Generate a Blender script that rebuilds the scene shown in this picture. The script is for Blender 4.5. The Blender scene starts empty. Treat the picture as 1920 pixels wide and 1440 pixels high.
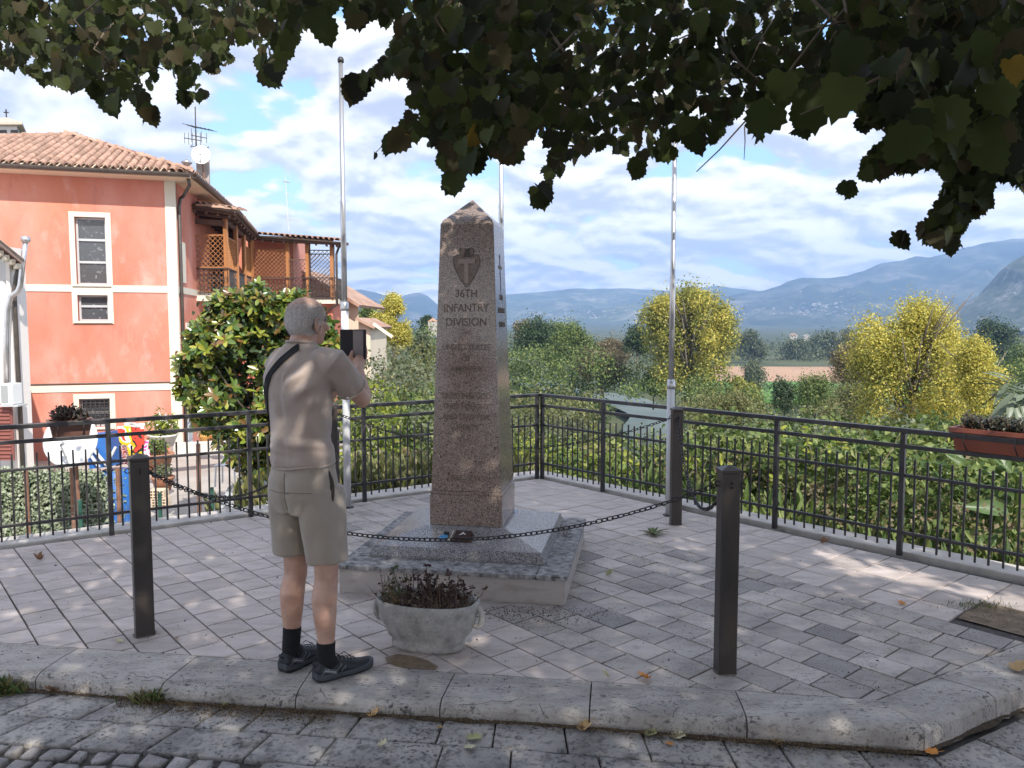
import bpy, math, random
import numpy as np
from mathutils import Vector, Matrix, noise
R = random.Random(7)
rng = np.random.default_rng(11)
PI = math.pi
C = bpy.context.scene.collection
sc = bpy.context.scene
# ------------------------------------------------------------------ camera
F_PX, TILT, EYE = 1480.0, math.radians(4.3), 1.6
cam_d = bpy.data.cameras.new('camera'); cam = bpy.data.objects.new('camera', cam_d); C.objects.link(cam)
cam.location = (0, 0, EYE); cam.rotation_euler = (PI/2-TILT, 0, 0)
cam_d.sensor_width = 36; cam_d.lens = F_PX/1920*36; cam_d.clip_start = .05; cam_d.clip_end = 40000
sc.camera = cam
# ------------------------------------------------------------------ light
SUN_EL, SUN_AZ = math.radians(42), math.radians(25)      # behind the camera, a little to the right
S_DIR = Vector((math.sin(SUN_AZ)*math.cos(SUN_EL), -math.cos(SUN_AZ)*math.cos(SUN_EL), math.sin(SUN_EL)))
sd = bpy.data.lights.new('sun', 'SUN'); sd.energy = 2.6; sd.angle = math.radians(.5); sd.color = (1, .95, .88)
so = bpy.data.objects.new('sun', sd); C.objects.link(so); so.rotation_euler = S_DIR.to_track_quat('Z', 'Y').to_euler()
so.location = (0, 0, 50)
sc.view_settings.view_transform = 'Standard'; sc.view_settings.look = 'None'
sc.view_settings.gamma = 1; sc.view_settings.use_curve_mapping = False
sc.view_settings.exposure = 1.32
sc.render.engine = 'CYCLES'; cy = sc.cycles; cy.max_bounces = 6; cy.diffuse_bounces = 3; cy.glossy_bounces = 3; cy.transmission_bounces = 3; cy.volume_bounces = 0; cy.caustics_reflective = False; cy.caustics_refractive = False
w = bpy.data.worlds.new('World'); sc.world = w; w.use_nodes = True
def build_world():
    nt = w.node_tree; N = nt.nodes; L = nt.links.new
    for n in list(N): N.remove(n)
    out = N.new('ShaderNodeOutputWorld'); bg = N.new('ShaderNodeBackground'); bg.inputs[1].default_value = .15
    sky = N.new('ShaderNodeTexSky'); sky.sky_type = 'NISHITA'; sky.sun_disc = False
    sky.sun_elevation = SUN_EL; sky.sun_rotation = PI-SUN_AZ; sky.air_density = 1.0; sky.dust_density = .6; sky.ozone_density = 1.6
    tc = N.new('ShaderNodeTexCoord'); sep = N.new('ShaderNodeSeparateXYZ'); L(tc.outputs['Generated'], sep.inputs[0])
    def math_(op, a, b=None, c=None, clamp=False):
        m = N.new('ShaderNodeMath'); m.operation = op; m.use_clamp = clamp
        for i, v in enumerate((a, b, c)):
            if v is None: continue
            if isinstance(v, (int, float)): m.inputs[i].default_value = v
            else: L(v, m.inputs[i])
        return m.outputs[0]
    z = math_('MAXIMUM', sep.outputs[2], 0.0)
    d = math_('ADD', z, .30)
    X = math_('DIVIDE', sep.outputs[0], d); Y = math_('DIVIDE', sep.outputs[1], d)
    def cloud_noise(ox, oy, scale, detail=9, rough=.56, sx=1.0, sy=1.0):
        cb = N.new('ShaderNodeCombineXYZ'); L(math_('MULTIPLY_ADD', X, sx, ox), cb.inputs[0]); L(math_('MULTIPLY_ADD', Y, sy, oy), cb.inputs[1])
        t = N.new('ShaderNodeTexNoise'); t.inputs['Scale'].default_value = scale; t.inputs['Detail'].default_value = detail
        t.inputs['Roughness'].default_value = rough; t.inputs['Distortion'].default_value = .25
        L(cb.outputs[0], t.inputs['Vector']); return t.outputs[0]
    big = cloud_noise(3.4, 7.2, 3.1, 12, .50)
    offs = cloud_noise(3.4, 7.15, 3.1, 12, .50)           # same field a little nearer: shading of the bellies
    wisp = cloud_noise(11.0, 2.0, 1.5, 6, .6)
    low = math_('MULTIPLY', math_('SUBTRACT', .34, z, clamp=True), .30)
    dens = math_('ADD', math_('MULTIPLY_ADD', wisp, .30, math_('MULTIPLY', big, .85)), low)
    def ramp(fac, a, b, ca=(0,0,0,1), cb=(1,1,1,1)):
        r = N.new('ShaderNodeValToRGB'); r.color_ramp.elements[0].position = a; r.color_ramp.elements[1].position = b
        r.color_ramp.elements[0].color = ca; r.color_ramp.elements[1].color = cb; r.color_ramp.interpolation = 'EASE'; L(fac, r.inputs[0]); return r.outputs[0]
    mask = ramp(dens, .505, .565)
    shade = math_('MULTIPLY_ADD', math_('SUBTRACT', big, offs), 5.5, .52, clamp=True)
    col = ramp(shade, 0, 1, (1.9, 2.02, 2.4, 1), (3.9, 3.8, 3.7, 1))
    # the sky of a hazy day: a little milk in the blue
    milk = N.new('ShaderNodeMixRGB'); milk.inputs[0].default_value = .45; L(sky.outputs[0], milk.inputs[1]); milk.inputs[2].default_value = (.85, 1.75, 3.5, 1)
    vb = N.new('ShaderNodeVectorMath'); vb.operation = 'SCALE'; L(col, vb.inputs[0]); L(math_('MULTIPLY_ADD', math_('SUBTRACT', .28, z, clamp=True), 1.9, 1.0), vb.inputs['Scale'])
    mx = N.new('ShaderNodeMixRGB'); L(mask, mx.inputs[0]); L(milk.outputs[0], mx.inputs[1]); L(vb.outputs[0], mx.inputs[2])
    L(mx.outputs[0], bg.inputs[0]); L(bg.outputs[0], out.inputs[0])
build_world()
# ------------------------------------------------------------------ where a point of the photograph stands in the world
def ray(x, y):
    u = (x-960)/F_PX; v = (720-y)/F_PX
    return Vector((u, math.cos(TILT)+v*math.sin(TILT), -math.sin(TILT)+v*math.cos(TILT)))
def at(x, y, Y):
    d = ray(x, y); t = Y/d.y; return Vector((d.x*t, Y, EYE+d.z*t))
def gp(x, y, z=0):
    d = ray(x, y); t = (z-EYE)/d.z; return Vector((d.x*t, d.y*t, z))
def px(p):
    z = p[2]-EYE; c = p[1]*math.cos(TILT)-z*math.sin(TILT); u = p[1]*math.sin(TILT)+z*math.cos(TILT)
    return (960+F_PX*p[0]/c, 720-F_PX*u/c) if c > .05 else (1e6, 1e6)
# ------------------------------------------------------------------ materials
MATS = {}
def M(name, c1, c2=None, c3=None, scale=5, rough=.6, bump=0, bscale=60, metal=0, orand=0, irand=0, speck=None, spec=.5,
      trans=0, stretch=(1,1,1), detail=6, blotch=None, icol=None, ramp=(.3,.7), coat=0, sheen=0, bdist=.01, rrand=0, patch=0):
    m = bpy.data.materials.new(name); m.use_nodes = True; nt = m.node_tree; N = nt.nodes; L = nt.links.new
    b = N['Principled BSDF']; out = N['Material Output']
    tc = N.new('ShaderNodeTexCoord'); mp = N.new('ShaderNodeMapping'); mp.inputs['Scale'].default_value = stretch
    L(tc.outputs['Object'], mp.inputs[0]); vec = mp.outputs[0]
    def nz(s, det=6, ro=.6, v=None):
        t = N.new('ShaderNodeTexNoise'); t.inputs['Scale'].default_value = s; t.inputs['Detail'].default_value = det; t.inputs['Roughness'].default_value = ro
        L(v or vec, t.inputs['Vector']); return t.outputs[0]
    def mix(f, a, c):
        x = N.new('ShaderNodeMixRGB')
        for i, v in ((0, f), (1, a), (2, c)):
            if isinstance(v, (int, float)): x.inputs[i].default_value = v
            elif isinstance(v, tuple): x.inputs[i].default_value = (*v[:3], 1)
            else: L(v, x.inputs[i])
        return x.outputs[0]
    def rp(f, *st):
        r = N.new('ShaderNodeValToRGB'); e = r.color_ramp.elements
        while len(e) < len(st): e.new(.5)
        for k, (p, c) in enumerate(st): e[k].position = p; e[k].color = (*c, 1) if isinstance(c, tuple) else (c, c, c, 1)
        L(f, r.inputs[0]); return r.outputs[0]
    if c2 is None: col = mix(0, c1, c1)
    elif c3 is None: col = rp(nz(scale, detail), (ramp[0], c1), (ramp[1], c2))
    else: col = rp(nz(scale, detail), (ramp[0], c1), (.5, c2), (ramp[1], c3))
    if icol:
        g = N.new('ShaderNodeNewGeometry'); st = [((i+.5)/len(icol), c) for i, c in enumerate(icol)]
        ic = rp(g.outputs['Random Per Island'], *st); col = ic if irand == 0 else mix(irand, col, ic)
    if blotch:
        for bc, bs, lo, hi, amt in blotch: col = mix(rp(nz(bs, 7, .65), (lo, 0.0), (hi, amt)), col, bc)
    if speck:
        for scol, ss, lo, hi, amt in speck:
            f_ = rp(nz(ss, 3, .5), (lo, 0.0), (hi, amt))
            if patch: mm = N.new('ShaderNodeMath'); mm.operation = 'MULTIPLY'; L(f_, mm.inputs[0]); L(rp(nz(patch, 5, .6), (.44, .06), (.58, 1.0)), mm.inputs[1]); f_ = mm.outputs[0]
            col = mix(f_, col, scol)
    if orand:
        oi = N.new('ShaderNodeObjectInfo'); mr = N.new('ShaderNodeMapRange'); mr.inputs[3].default_value = 1-orand; mr.inputs[4].default_value = 1+orand*.6
        L(oi.outputs['Random'], mr.inputs[0]); hs = N.new('ShaderNodeHueSaturation'); L(mr.outputs[0], hs.inputs['Value']); L(col, hs.inputs['Color']); col = hs.outputs[0]
    L(col, b.inputs['Base Color'])
    b.inputs['Roughness'].default_value = rough; b.inputs['Metallic'].default_value = metal
    b.inputs['Specular IOR Level'].default_value = spec
    if coat: b.inputs['Coat Weight'].default_value = coat; b.inputs['Coat Roughness'].default_value = .15
    if sheen: b.inputs['Sheen Weight'].default_value = sheen
    if rrand: L(rp(nz(bscale*.3, 5), (.3, max(0., rough-rrand)), (.7, min(1., rough+rrand))), b.inputs['Roughness'])
    if bump:
        bp = N.new('ShaderNodeBump'); bp.inputs['Strength'].default_value = bump; bp.inputs['Distance'].default_value = bdist
        L(nz(bscale, 8, .65), bp.inputs['Height']); L(bp.outputs[0], b.inputs['Normal'])
    if trans:
        tr = N.new('ShaderNodeBsdfTranslucent'); L(col, tr.inputs[0]); ms = N.new('ShaderNodeMixShader'); ms.inputs[0].default_value = trans
        L(b.outputs[0], ms.inputs[1]); L(tr.outputs[0], ms.inputs[2]); L(ms.outputs[0], out.inputs[0])
    m.diffuse_color = (*c1, 1); MATS[name] = m; return m
# ------------------------------------------------------------------ geometry
class G:
    def __init__(s): s.v = []; s.f = []
    def add(s, vs, fs):
        o = len(s.v); s.v += [tuple(v) for v in vs]; s.f += [tuple(i+o for i in f) for f in fs]; return s
    def box(s, c, d, rz=0, m=None):
        hx, hy, hz = d[0]/2, d[1]/2, d[2]/2; c = Vector(c); M_ = m or Matrix.Rotation(rz, 3, 'Z')
        vs = [c+M_@Vector((x*hx, y*hy, z*hz)) for z in (-1, 1) for x, y in ((-1,-1),(1,-1),(1,1),(-1,1))]
        return s.add(vs, [(3,2,1,0),(4,5,6,7),(0,1,5,4),(1,2,6,5),(2,3,7,6),(3,0,4,7)])
    def span(s, p, q, wd, ht, up=(0,0,1)):
        """a bar from p to q, wd wide and ht high"""
        p, q = Vector(p), Vector(q); d = q-p; L_ = d.length; t = d.normalized(); up = Vector(up)
        r = t.cross(up)
        if r.length < 1e-4: r = Vector((1,0,0))
        r.normalize(); u = r.cross(t)
        return s.box((p+q)/2, (L_, wd, ht), m=Matrix((t, -r, u)).transposed())
    def prism(s, poly, z0, z1, fn=None):
        n = len(poly); fn = fn or (lambda x, y, z: (x, y, z))
        vs = [fn(x, y, z0) for x, y in poly]+[fn(x, y, z1) for x, y in poly]
        return s.add(vs, [tuple(range(n-1, -1, -1)), tuple(range(n, 2*n))]+[(i, (i+1) % n, n+(i+1) % n, n+i) for i in range(n)])
    def tube(s, pts, r, n=8, cap=True, flat=1.0, up=None):
        pts = [Vector(p) for p in pts]; k = len(pts); rs = r if isinstance(r, (list, tuple)) else [r]*k
        vs = []; ref = Vector(up) if up else Vector((0,0,1)); prev = None
        for i, p in enumerate(pts):
            t = (pts[min(i+1, k-1)]-pts[max(i-1, 0)])
            t = t.normalized() if t.length > 1e-9 else Vector((0,0,1))
            if prev is None:
                a = ref.cross(t)
                if a.length < .05: a = Vector((1,0,0)).cross(t)
            else: a = prev-t*prev.dot(t)
            a.normalize(); prev = a; b = t.cross(a)
            for j in range(n):
                an = 2*PI*j/n; vs.append(p+a*math.cos(an)*rs[i]+b*math.sin(an)*rs[i]*flat)
        fs = [(i*n+j, i*n+(j+1) % n, (i+1)*n+(j+1) % n, (i+1)*n+j) for i in range(k-1) for j in range(n)]
        if cap: fs += [tuple(range(n-1, -1, -1)), tuple((k-1)*n+j for j in range(n))]
        return s.add(vs, fs)
    def lathe(s, c, prof, n=20, sx=1, sy=1, rz=0, p=2.0):
        """prof [(radius, z)...]; p>2 squares the plan"""
        c = Vector(c); vs = []; k = len(prof); ca, sa = math.cos(rz), math.sin(rz)
        for r, z in prof:
            for j in range(n):
                a = 2*PI*j/n; x, y = math.cos(a), math.sin(a)
                q = (abs(x)**p+abs(y)**p)**(-1/p); x *= q*r*sx; y *= q*r*sy
                vs.append(c+Vector((x*ca-y*sa, x*sa+y*ca, z)))
        fs = [(i*n+j, i*n+(j+1) % n, (i+1)*n+(j+1) % n, (i+1)*n+j) for i in range(k-1) for j in range(n)]
        fs += [tuple(range(n-1, -1, -1)), tuple((k-1)*n+j for j in range(n))]
        return s.add(vs, fs)
    def quad(s, a, b, c, d): return s.add([a, b, c, d], [(0,1,2,3)])
def mesh(name, g, mat=None, smooth=False):
    me = bpy.data.meshes.new(name); me.from_pydata(g.v, [], g.f)
    if mat: me.materials.append(mat)
    if smooth: me.polygons.foreach_set('use_smooth', [True]*len(me.polygons))
    me.update(); return me
def link(name, me, parent=None, kind=None, label=None):
    o = bpy.data.objects.new(name, me); C.objects.link(o)
    if parent is not None:
        o.parent = parent
        if parent.parent is None and parent.type == 'EMPTY': o.matrix_parent_inverse = Matrix.Translation(parent.location).inverted()
    if kind: o['kind'] = kind
    if label: o['label'] = label
    return o
def obj(name, g, mat=None, parent=None, smooth=False, kind=None, label=None, bevel=0):
    o = link(name, mesh(name, g, mat, smooth), parent, kind, label)
    if bevel:
        b = o.modifiers.new('edges', 'BEVEL'); b.width = bevel; b.segments = 2; b.limit_method = 'ANGLE'; b.angle_limit = math.radians(35)
    return o
def thing(name, label, cat, loc=(0,0,0), group=None):
    o = bpy.data.objects.new(name, None); C.objects.link(o); o.location = loc; o.empty_display_size = .1
    o['label'] = label; o['category'] = cat
    if group: o['group'] = group
    return o
def tag(o, label, cat, group=None):
    o['label'] = label; o['category'] = cat
    if group: o['group'] = group
    return o
def struct(name, g, mat, smooth=False, parent=None, bevel=0):
    o = obj(name, g, mat, parent, smooth, bevel=bevel); o['kind'] = 'structure'; return o
def npmesh(name, V, T, mat, smooth=False):
    """V (n,3) float, T (m,3) int triangles"""
    me = bpy.data.meshes.new(name); V = np.asarray(V, np.float32); T = np.asarray(T, np.int32)
    me.vertices.add(len(V)); me.vertices.foreach_set('co', V.ravel())
    me.loops.add(T.size); me.loops.foreach_set('vertex_index', T.ravel())
    me.polygons.add(len(T)); me.polygons.foreach_set('loop_start', np.arange(0, T.size, 3, dtype=np.int32))
    me.polygons.foreach_set('loop_total', np.full(len(T), 3, np.int32))
    if smooth: me.polygons.foreach_set('use_smooth', np.ones(len(T), bool))
    me.materials.append(mat); me.update(calc_edges=True); me.validate(); return me
# leaf templates: x across, y from stalk to tip, z out of the blade
def tmpl(outline, fold=.12, curl=-.15):
    v = [(0, 0, 0), (0, .5, curl*.25), (0, 1, curl)]; f = []
    n = len(outline)
    rt = [(x, y, abs(x)*fold*2+curl*y*y) for x, y in outline]; lf = [(-x, y, z) for x, y, z in rt]
    v += rt+lf
    def fan(o, flip):
        idx = [o+i for i in range(n)]
        t = []
        for i in range(n-1):
            t.append((1, idx[i], idx[i+1]))
        t += [(1, 0, idx[0]), (1, idx[-1], 2)]
        return [(a, c, b) if flip else (a, b, c) for a, b, c in t]
    return np.array(v, float), np.array(fan(3, False)+fan(3+n, True))
T_DIAMOND = (np.array([(0,0,0),(.32,.42,.07),(0,1,-.08),(-.32,.42,.07)], float), np.array([(0,1,2),(0,2,3)]))
T_LINDEN = tmpl([(.18,-.09),(.38,-.05),(.44,.08),(.55,.15),(.47,.28),(.53,.42),(.40,.50),(.42,.64),(.28,.67),(.26,.80),(.11,.84)], .14, -.2)
T_MAG = tmpl([(.10,.08),(.20,.35),(.21,.6),(.13,.85)], .12, -.12)
T_LANCE = tmpl([(.07,.15),(.10,.45),(.05,.8)], .1, -.25)
def unit(a): return a/np.maximum(np.linalg.norm(a, axis=1, keepdims=True), 1e-9)
def leaves(P, Nn, Tip, size, T=T_DIAMOND):
    """place the template at every P with blade normal Nn, tip direction Tip"""
    tv, tf = T; n = len(P); Nn = unit(Nn); Y = unit(Tip-Nn*(Tip*Nn).sum(1, keepdims=True)); X = np.cross(Y, Nn)
    s = np.asarray(size).reshape(-1, 1, 1)*np.ones((n, 1, 1))
    V = P[:, None, :]+s*(tv[None, :, 0, None]*X[:, None]+tv[None, :, 1, None]*Y[:, None]+tv[None, :, 2, None]*Nn[:, None])
    F = (tf[None]+(np.arange(n)*len(tv))[:, None, None]).reshape(-1, 3)
    return V.reshape(-1, 3), F
def rdir(n, up=0.):
    d = rng.normal(size=(n, 3)); d = unit(d); d[:, 2] += up; return unit(d)
def clumps_in(c, r, k, cr, squash=.25):
    """k clump spheres filling an ellipsoid c, radii r; cr = clump radius"""
    out = []
    for _ in range(k):
        d = rdir(1)[0]; t = rng.uniform(.1, 1)**.45
        out.append((c[0]+d[0]*t*(r[0]-cr*.6), c[1]+d[1]*t*(r[1]-cr*.6), c[2]+d[2]*t*(r[2]-cr*.6), cr*rng.uniform(.45, 1.4)))
    return out
def foliage_data(cl, n, size, T=T_DIAMOND, up=.15, droop=.3, face=.75, tall=.85):
    cl = np.array(cl); wgt = cl[:, 3]**2; k = rng.choice(len(cl), n, p=wgt/wgt.sum()); d = rdir(n, up)
    rad = cl[k, 3]*np.where(rng.random(n) < .14, rng.uniform(1.1, 1.7, n), rng.uniform(.3, 1.15, n)**.6)
    tz = tall*rng.uniform(.75, 1.35, len(cl))[k]; P = cl[k, :3]+d*rad[:, None]*np.c_[np.ones(n), np.ones(n), tz]
    Nn = d*face+rdir(n)*.8; Tip = rdir(n)+np.array((0, 0, -droop))
    return leaves(P, Nn, Tip, size*rng.uniform(.6, 1.35, n), T)
def foliage(name, cl, n, size, mat, parent=None, T=T_DIAMOND, kind=None, **kw):
    V, F = foliage_data(cl, n, size, T, **kw); return link(name, npmesh(name, V, F, mat), parent, kind)
# ------------------------------------------------------------------ material list
paver_m = M('travertine', (.31,.268,.235), (.445,.388,.345), (.52,.465,.42), scale=3.2, rough=.62, bump=.35, bscale=90, orand=.24, stretch=(1,1.6,1), detail=8,
            blotch=[((.12,.11,.11), 2.6, .50, .72, .62), ((.36,.30,.23), 3.3, .60, .74, .4), ((.16,.15,.15), 14, .55, .70, .5)],
            speck=[((.05,.045,.045), 95, .59, .64, .9), ((.08,.075,.07), 34, .60, .66, .7)], rrand=.1, patch=2.3)
paver_b = M('travertine_left', (.38,.32,.285), (.485,.415,.375), (.555,.485,.445), scale=4, rough=.6, bump=.25, bscale=80, orand=.2, stretch=(1.2,3.5,1),
            blotch=[((.30,.25,.18), 1.5, .60, .74, .3)], speck=[((.09,.08,.075), 80, .60, .66, .7)], patch=1.9)
paver_d = M('travertine_dark', (.235,.21,.195), (.33,.30,.28), scale=9, rough=.7, bump=.35, bscale=90, orand=.15, speck=[((.05,.05,.05), 80, .6, .66, .8)])
joint_m = M('joint', (.035,.032,.03), (.10,.09,.08), scale=30, rough=.95)
kerb_m = M('kerb_stone', (.29,.26,.23), (.43,.39,.35), (.54,.495,.45), scale=4, rough=.75, bump=.5, bscale=70, orand=.12, stretch=(1,2.2,1),
           blotch=[((.15,.135,.12), 6, .50, .72, .45), ((.22,.175,.12), 9, .56, .70, .35), ((.13,.12,.11), 34, .54, .66, .5)], speck=[((.05,.045,.045), 110, .56, .64, .75), ((.06,.055,.05), 34, .58, .65, .8)], patch=5)
slab_m = M('street_slab', (.17,.155,.14), (.38,.35,.32), (.60,.555,.50), scale=5, rough=.8, bump=.7, bscale=35, orand=.2,
           blotch=[((.20,.155,.10), 5, .55, .70, .55), ((.07,.068,.065), 10, .52, .66, .75), ((.08,.075,.07), 30, .52, .62, .6)], speck=[((.05,.05,.05), 60, .56, .64, .85)], bdist=.02, patch=4)
cobble_m = M('cobble', (.17,.155,.145), (.42,.385,.36), scale=12, rough=.75, bump=.6, bscale=60, orand=.25, speck=[((.07,.07,.07), 70, .6, .66, .7)])
dirt_m = M('dirt', (.03,.022,.014), (.09,.065,.04), scale=40, rough=1)
soil_m = M('soil', (.12,.085,.055), (.26,.195,.135), scale=14, rough=1, bump=.5, bscale=50, speck=[((.03,.025,.02), 60, .6, .66, .8)])
granite_m = M('granite_red', (.235,.175,.142), (.335,.26,.215), scale=30, rough=.15, bump=.02, bscale=150, detail=3,
              speck=[((.035,.027,.024), 150, .54, .58, .88), ((.42,.35,.30), 120, .60, .64, .75), ((.10,.07,.06), 60, .58, .63, .5)], spec=.6)
granite_g = M('granite_grey', (.20,.19,.19), (.29,.275,.27), scale=30, rough=.25, bump=.02, bscale=150, detail=3,
              speck=[((.04,.038,.042), 150, .53, .57, .9), ((.47,.45,.45), 130, .60, .64, .8)], spec=.6)
plinth_m = M('plinth_marble', (.26,.225,.20), (.38,.34,.31), (.45,.41,.38), scale=6, rough=.6, bump=.15, bscale=90, stretch=(1,1,2.6),
             blotch=[((.16,.145,.135), 6, .55, .72, .45)])
plinth_t = M('plinth_top', (.09,.09,.09), (.25,.24,.235), (.42,.40,.39), scale=24, rough=.8, bump=.3, bscale=120, blotch=[((.05,.05,.05), 19, .5, .62, .85), ((.09,.09,.09), 5, .52, .70, .3)])
iron_m = M('painted_iron', (.018,.017,.018), (.038,.034,.036), scale=11, rough=.42, bump=.25, bscale=60, spec=.5, bdist=.004,
           blotch=[((.10,.055,.035), 17, .64, .70, .6), ((.09,.09,.10), 40, .66, .72, .4)])
bollard_m = M('bollard_iron', (.022,.019,.017), (.062,.049,.042), scale=6, rough=.42, bump=.25, bscale=50, stretch=(1,1,.25), bdist=.004,
              blotch=[((.085,.058,.042), 4, .54, .68, .7), ((.14,.13,.125), 40, .68, .72, .4)])
chain_m = M('chain_iron', (.012,.011,.012), (.03,.024,.02), scale=30, rough=.45, metal=.3)
pole_w = M('pole_white', (.56,.56,.56), (.68,.68,.68), scale=4, rough=.4, blotch=[((.25,.22,.2), 14, .66, .72, .6)], stretch=(1,1,.3))
pole_g = M('pole_metal', (.42,.42,.42), (.60,.60,.60), scale=5, rough=.33, metal=.75, stretch=(1,1,.2))
curb_m = M('curb_concrete', (.42,.38,.34), (.56,.52,.47), scale=7, rough=.9, bump=.5, bscale=80, blotch=[((.22,.2,.18), 8, .56, .7, .5)])
# ------------------------------------------------------------------ terrain
FD1 = Vector((.832, .554, 0)); FD2 = Vector((.657, -.754, 0)); FC = Vector((.295, 8.14, 0))      # fence directions and corner
FN1 = Vector((-.554, .832, 0)); FN2 = Vector((.754, .657, 0))                                   # outward normals
def yard_edge(y): return -2.3-.17*(y-7)
def sstep(a, b, x): t = min(1, max(0, (x-a)/(b-a))); return t*t*(3-2*t)
RIV = [(70, 2), (92, 11), (112, 18.5), (135, 22.5), (160, 20), (200, 5), (300, -30), (500, -120)]   # (y, x) centre line of the river
def river_x(y):
    for (y0, x0), (y1, x1) in zip(RIV, RIV[1:]):
        if y0 <= y <= y1: t = (y-y0)/(y1-y0); t = t*t*(3-2*t); return x0+(x1-x0)*t
    return RIV[0][1] if y < 70 else RIV[-1][1]
def ground_z(x, y):
    p = Vector((x, y, 0))-FC
    d = max(p.dot(FN1), p.dot(FN2))                                # metres beyond the fence line
    if d < .6: return -.6
    yd = sstep(1.4, -1.2, x-yard_edge(y))*(1-sstep(33, 50, y))
    slope = -13+10.0*math.exp(-max(0, d-.6)/16)
    hill = 7*sstep(-10, -60, x)*sstep(25, 80, y)*(1-sstep(250, 500, y))
    z = slope+hill+.5*noise.noise(Vector((x*.08, y*.08, 0)))*sstep(3, 30, d)
    z = z*(1-yd)+(-2.1)*yd
    w_ = abs(x-river_x(y))
    if 66 < y < 480: z = z-(z+15.2)*sstep(13, 8.5, w_)
    far = sstep(900, 4500, y); z += far*25*(1+noise.noise(Vector((x*.0007, y*.0007, 3))))
    return z
def build_terrain():
    ys = [2.2*1.045**i for i in range(185)]; ys = [y for y in ys if y < 7500]; us = [i/110 for i in range(-110, 111)]
    g = G(); 
    for y in ys:
        for u in us:
            x = u*abs(u)**.25*(y*1.15+14); g.v.append((x, y, ground_z(x, y)))
    n = len(us)
    for j in range(len(ys)-1):
        for i in range(n-1): g.f.append((j*n+i, j*n+i+1, (j+1)*n+i+1, (j+1)*n+i))
    m = bpy.data.materials.new('valley_ground'); m.use_nodes = True; nt = m.node_tree; N = nt.nodes; L = nt.links.new; b = N['Principled BSDF']; b.inputs['Roughness'].default_value = .95
    tc = N.new('ShaderNodeTexCoord'); t = N.new('ShaderNodeTexNoise'); t.inputs['Scale'].default_value = .02; t.inputs['Detail'].default_value = 8; L(tc.outputs['Object'], t.inputs[0])
    r = N.new('ShaderNodeValToRGB'); e = r.color_ramp.elements; e[0].position = .38; e[0].color = (.035,.055,.018,1); e[1].position = .62; e[1].color = (.10,.105,.04,1); L(t.outputs[0], r.inputs[0])
    L(r.outputs[0], b.inputs['Base Color'])
    struct('terrain', g, m, smooth=True)
build_terrain()
wat = M('river_water', (.06,.085,.06), (.11,.13,.09), scale=.12, rough=.35, bump=.35, bscale=.9, spec=.15, bdist=.12)
g = G(); yy = [66+i*4 for i in range(100)]
for y in yy: x = river_x(y); g.v += [(x-2.5, y, -13.7), (x+8, y, -13.7)]
g.f = [(2*i, 2*i+1, 2*i+3, 2*i+2) for i in range(len(yy)-1)]
struct('river', g, wat)
# fields on the plain, laid a little above the terrain
def field(name, corners, c1, c2, sc_, z=-12.3, stretch=(1,1,1)):
    P = [gp(x, y, z) for x, y in corners]; g = G().add([(p.x, p.y, z) for p in P]+[(p.x, p.y, z-.6) for p in P], [(0,1,2,3),(0,4,5,1),(1,5,6,2),(2,6,7,3),(3,7,4,0)])
    struct(name, g, M(name+'_m', c1, c2, scale=sc_, rough=1, stretch=stretch))
field('ploughed_field', [(1340,714),(1960,718),(1960,689),(1340,687)], (.34,.20,.12), (.46,.29,.18), .05, stretch=(1,.25,1))
field('green_field', [(1330,750),(1760,750),(1760,715.5),(1330,715.5)], (.07,.17,.03), (.12,.24,.045), .04)
# concrete yard below the terrace on the left
yard_m = M('yard_concrete', (.34,.305,.27), (.46,.42,.375), scale=.9, rough=.9, bump=.3, bscale=20, blotch=[((.30,.27,.24), .7, .55, .7, .5)])
g = G(); rows = 24
for i in range(rows+1):
    y = 3+i*30/rows; e = yard_edge(y)+.2; g.v += [(-34, y, -2.05), (e, y, -2.05)]
g.f = [(2*i, 2*i+1, 2*i+3, 2*i+2) for i in range(rows)]
struct('yard', g, yard_m)
# ------------------------------------------------------------------ terrace
def clip(poly, a, b):
    """keep the part of poly left of the line a->b"""
    out = []; n = len(poly)
    for i in range(n):
        p, q = poly[i], poly[(i+1) % n]
        sp = (b[0]-a[0])*(p[1]-a[1])-(b[1]-a[1])*(p[0]-a[0]); sq = (b[0]-a[0])*(q[1]-a[1])-(b[1]-a[1])*(q[0]-a[0])
        if sp >= 0: out.append(p)
        if (sp >= 0) != (sq >= 0): t = sp/(sp-sq); out.append((p[0]+(q[0]-p[0])*t, p[1]+(q[1]-p[1])*t))
    return out
def area(p): return abs(sum(p[i][0]*p[(i+1) % len(p)][1]-p[(i+1) % len(p)][0]*p[i][1] for i in range(len(p)))/2)
def inset(poly, d):
    if area(poly) < 1e-5: return []
    s = sum(poly[i][0]*poly[(i+1) % len(poly)][1]-poly[(i+1) % len(poly)][0]*poly[i][1] for i in range(len(poly)))
    if s < 0: poly = poly[::-1]
    out = poly
    for i in range(len(poly)):
        p, q = poly[i], poly[(i+1) % len(poly)]; L_ = math.hypot(q[0]-p[0], q[1]-p[1])
        if L_ < 1e-4: continue
        nx, ny = -(q[1]-p[1])/L_*d, (q[0]-p[0])/L_*d
        out = clip(out, (p[0]+nx, p[1]+ny), (q[0]+nx, q[1]+ny))
        if len(out) < 3: return []
    return out
KA, KB, KCc = (-2.583, 3.873), (1.556, 3.261), (2.583, 3.873)          # inner edge of the kerb
kd = Vector((KB[0]-KA[0], KB[1]-KA[1])).normalized(); KL = (KA[0]-kd.x*2, KA[1]-kd.y*2)
kd2 = Vector((KCc[0]-KB[0], KCc[1]-KB[1])).normalized(); KR = (KCc[0]+kd2.x*3, KCc[1]+kd2.y*3)
def off(v, k): return (FC.x+v.x*k, FC.y+v.y*k)
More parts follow.
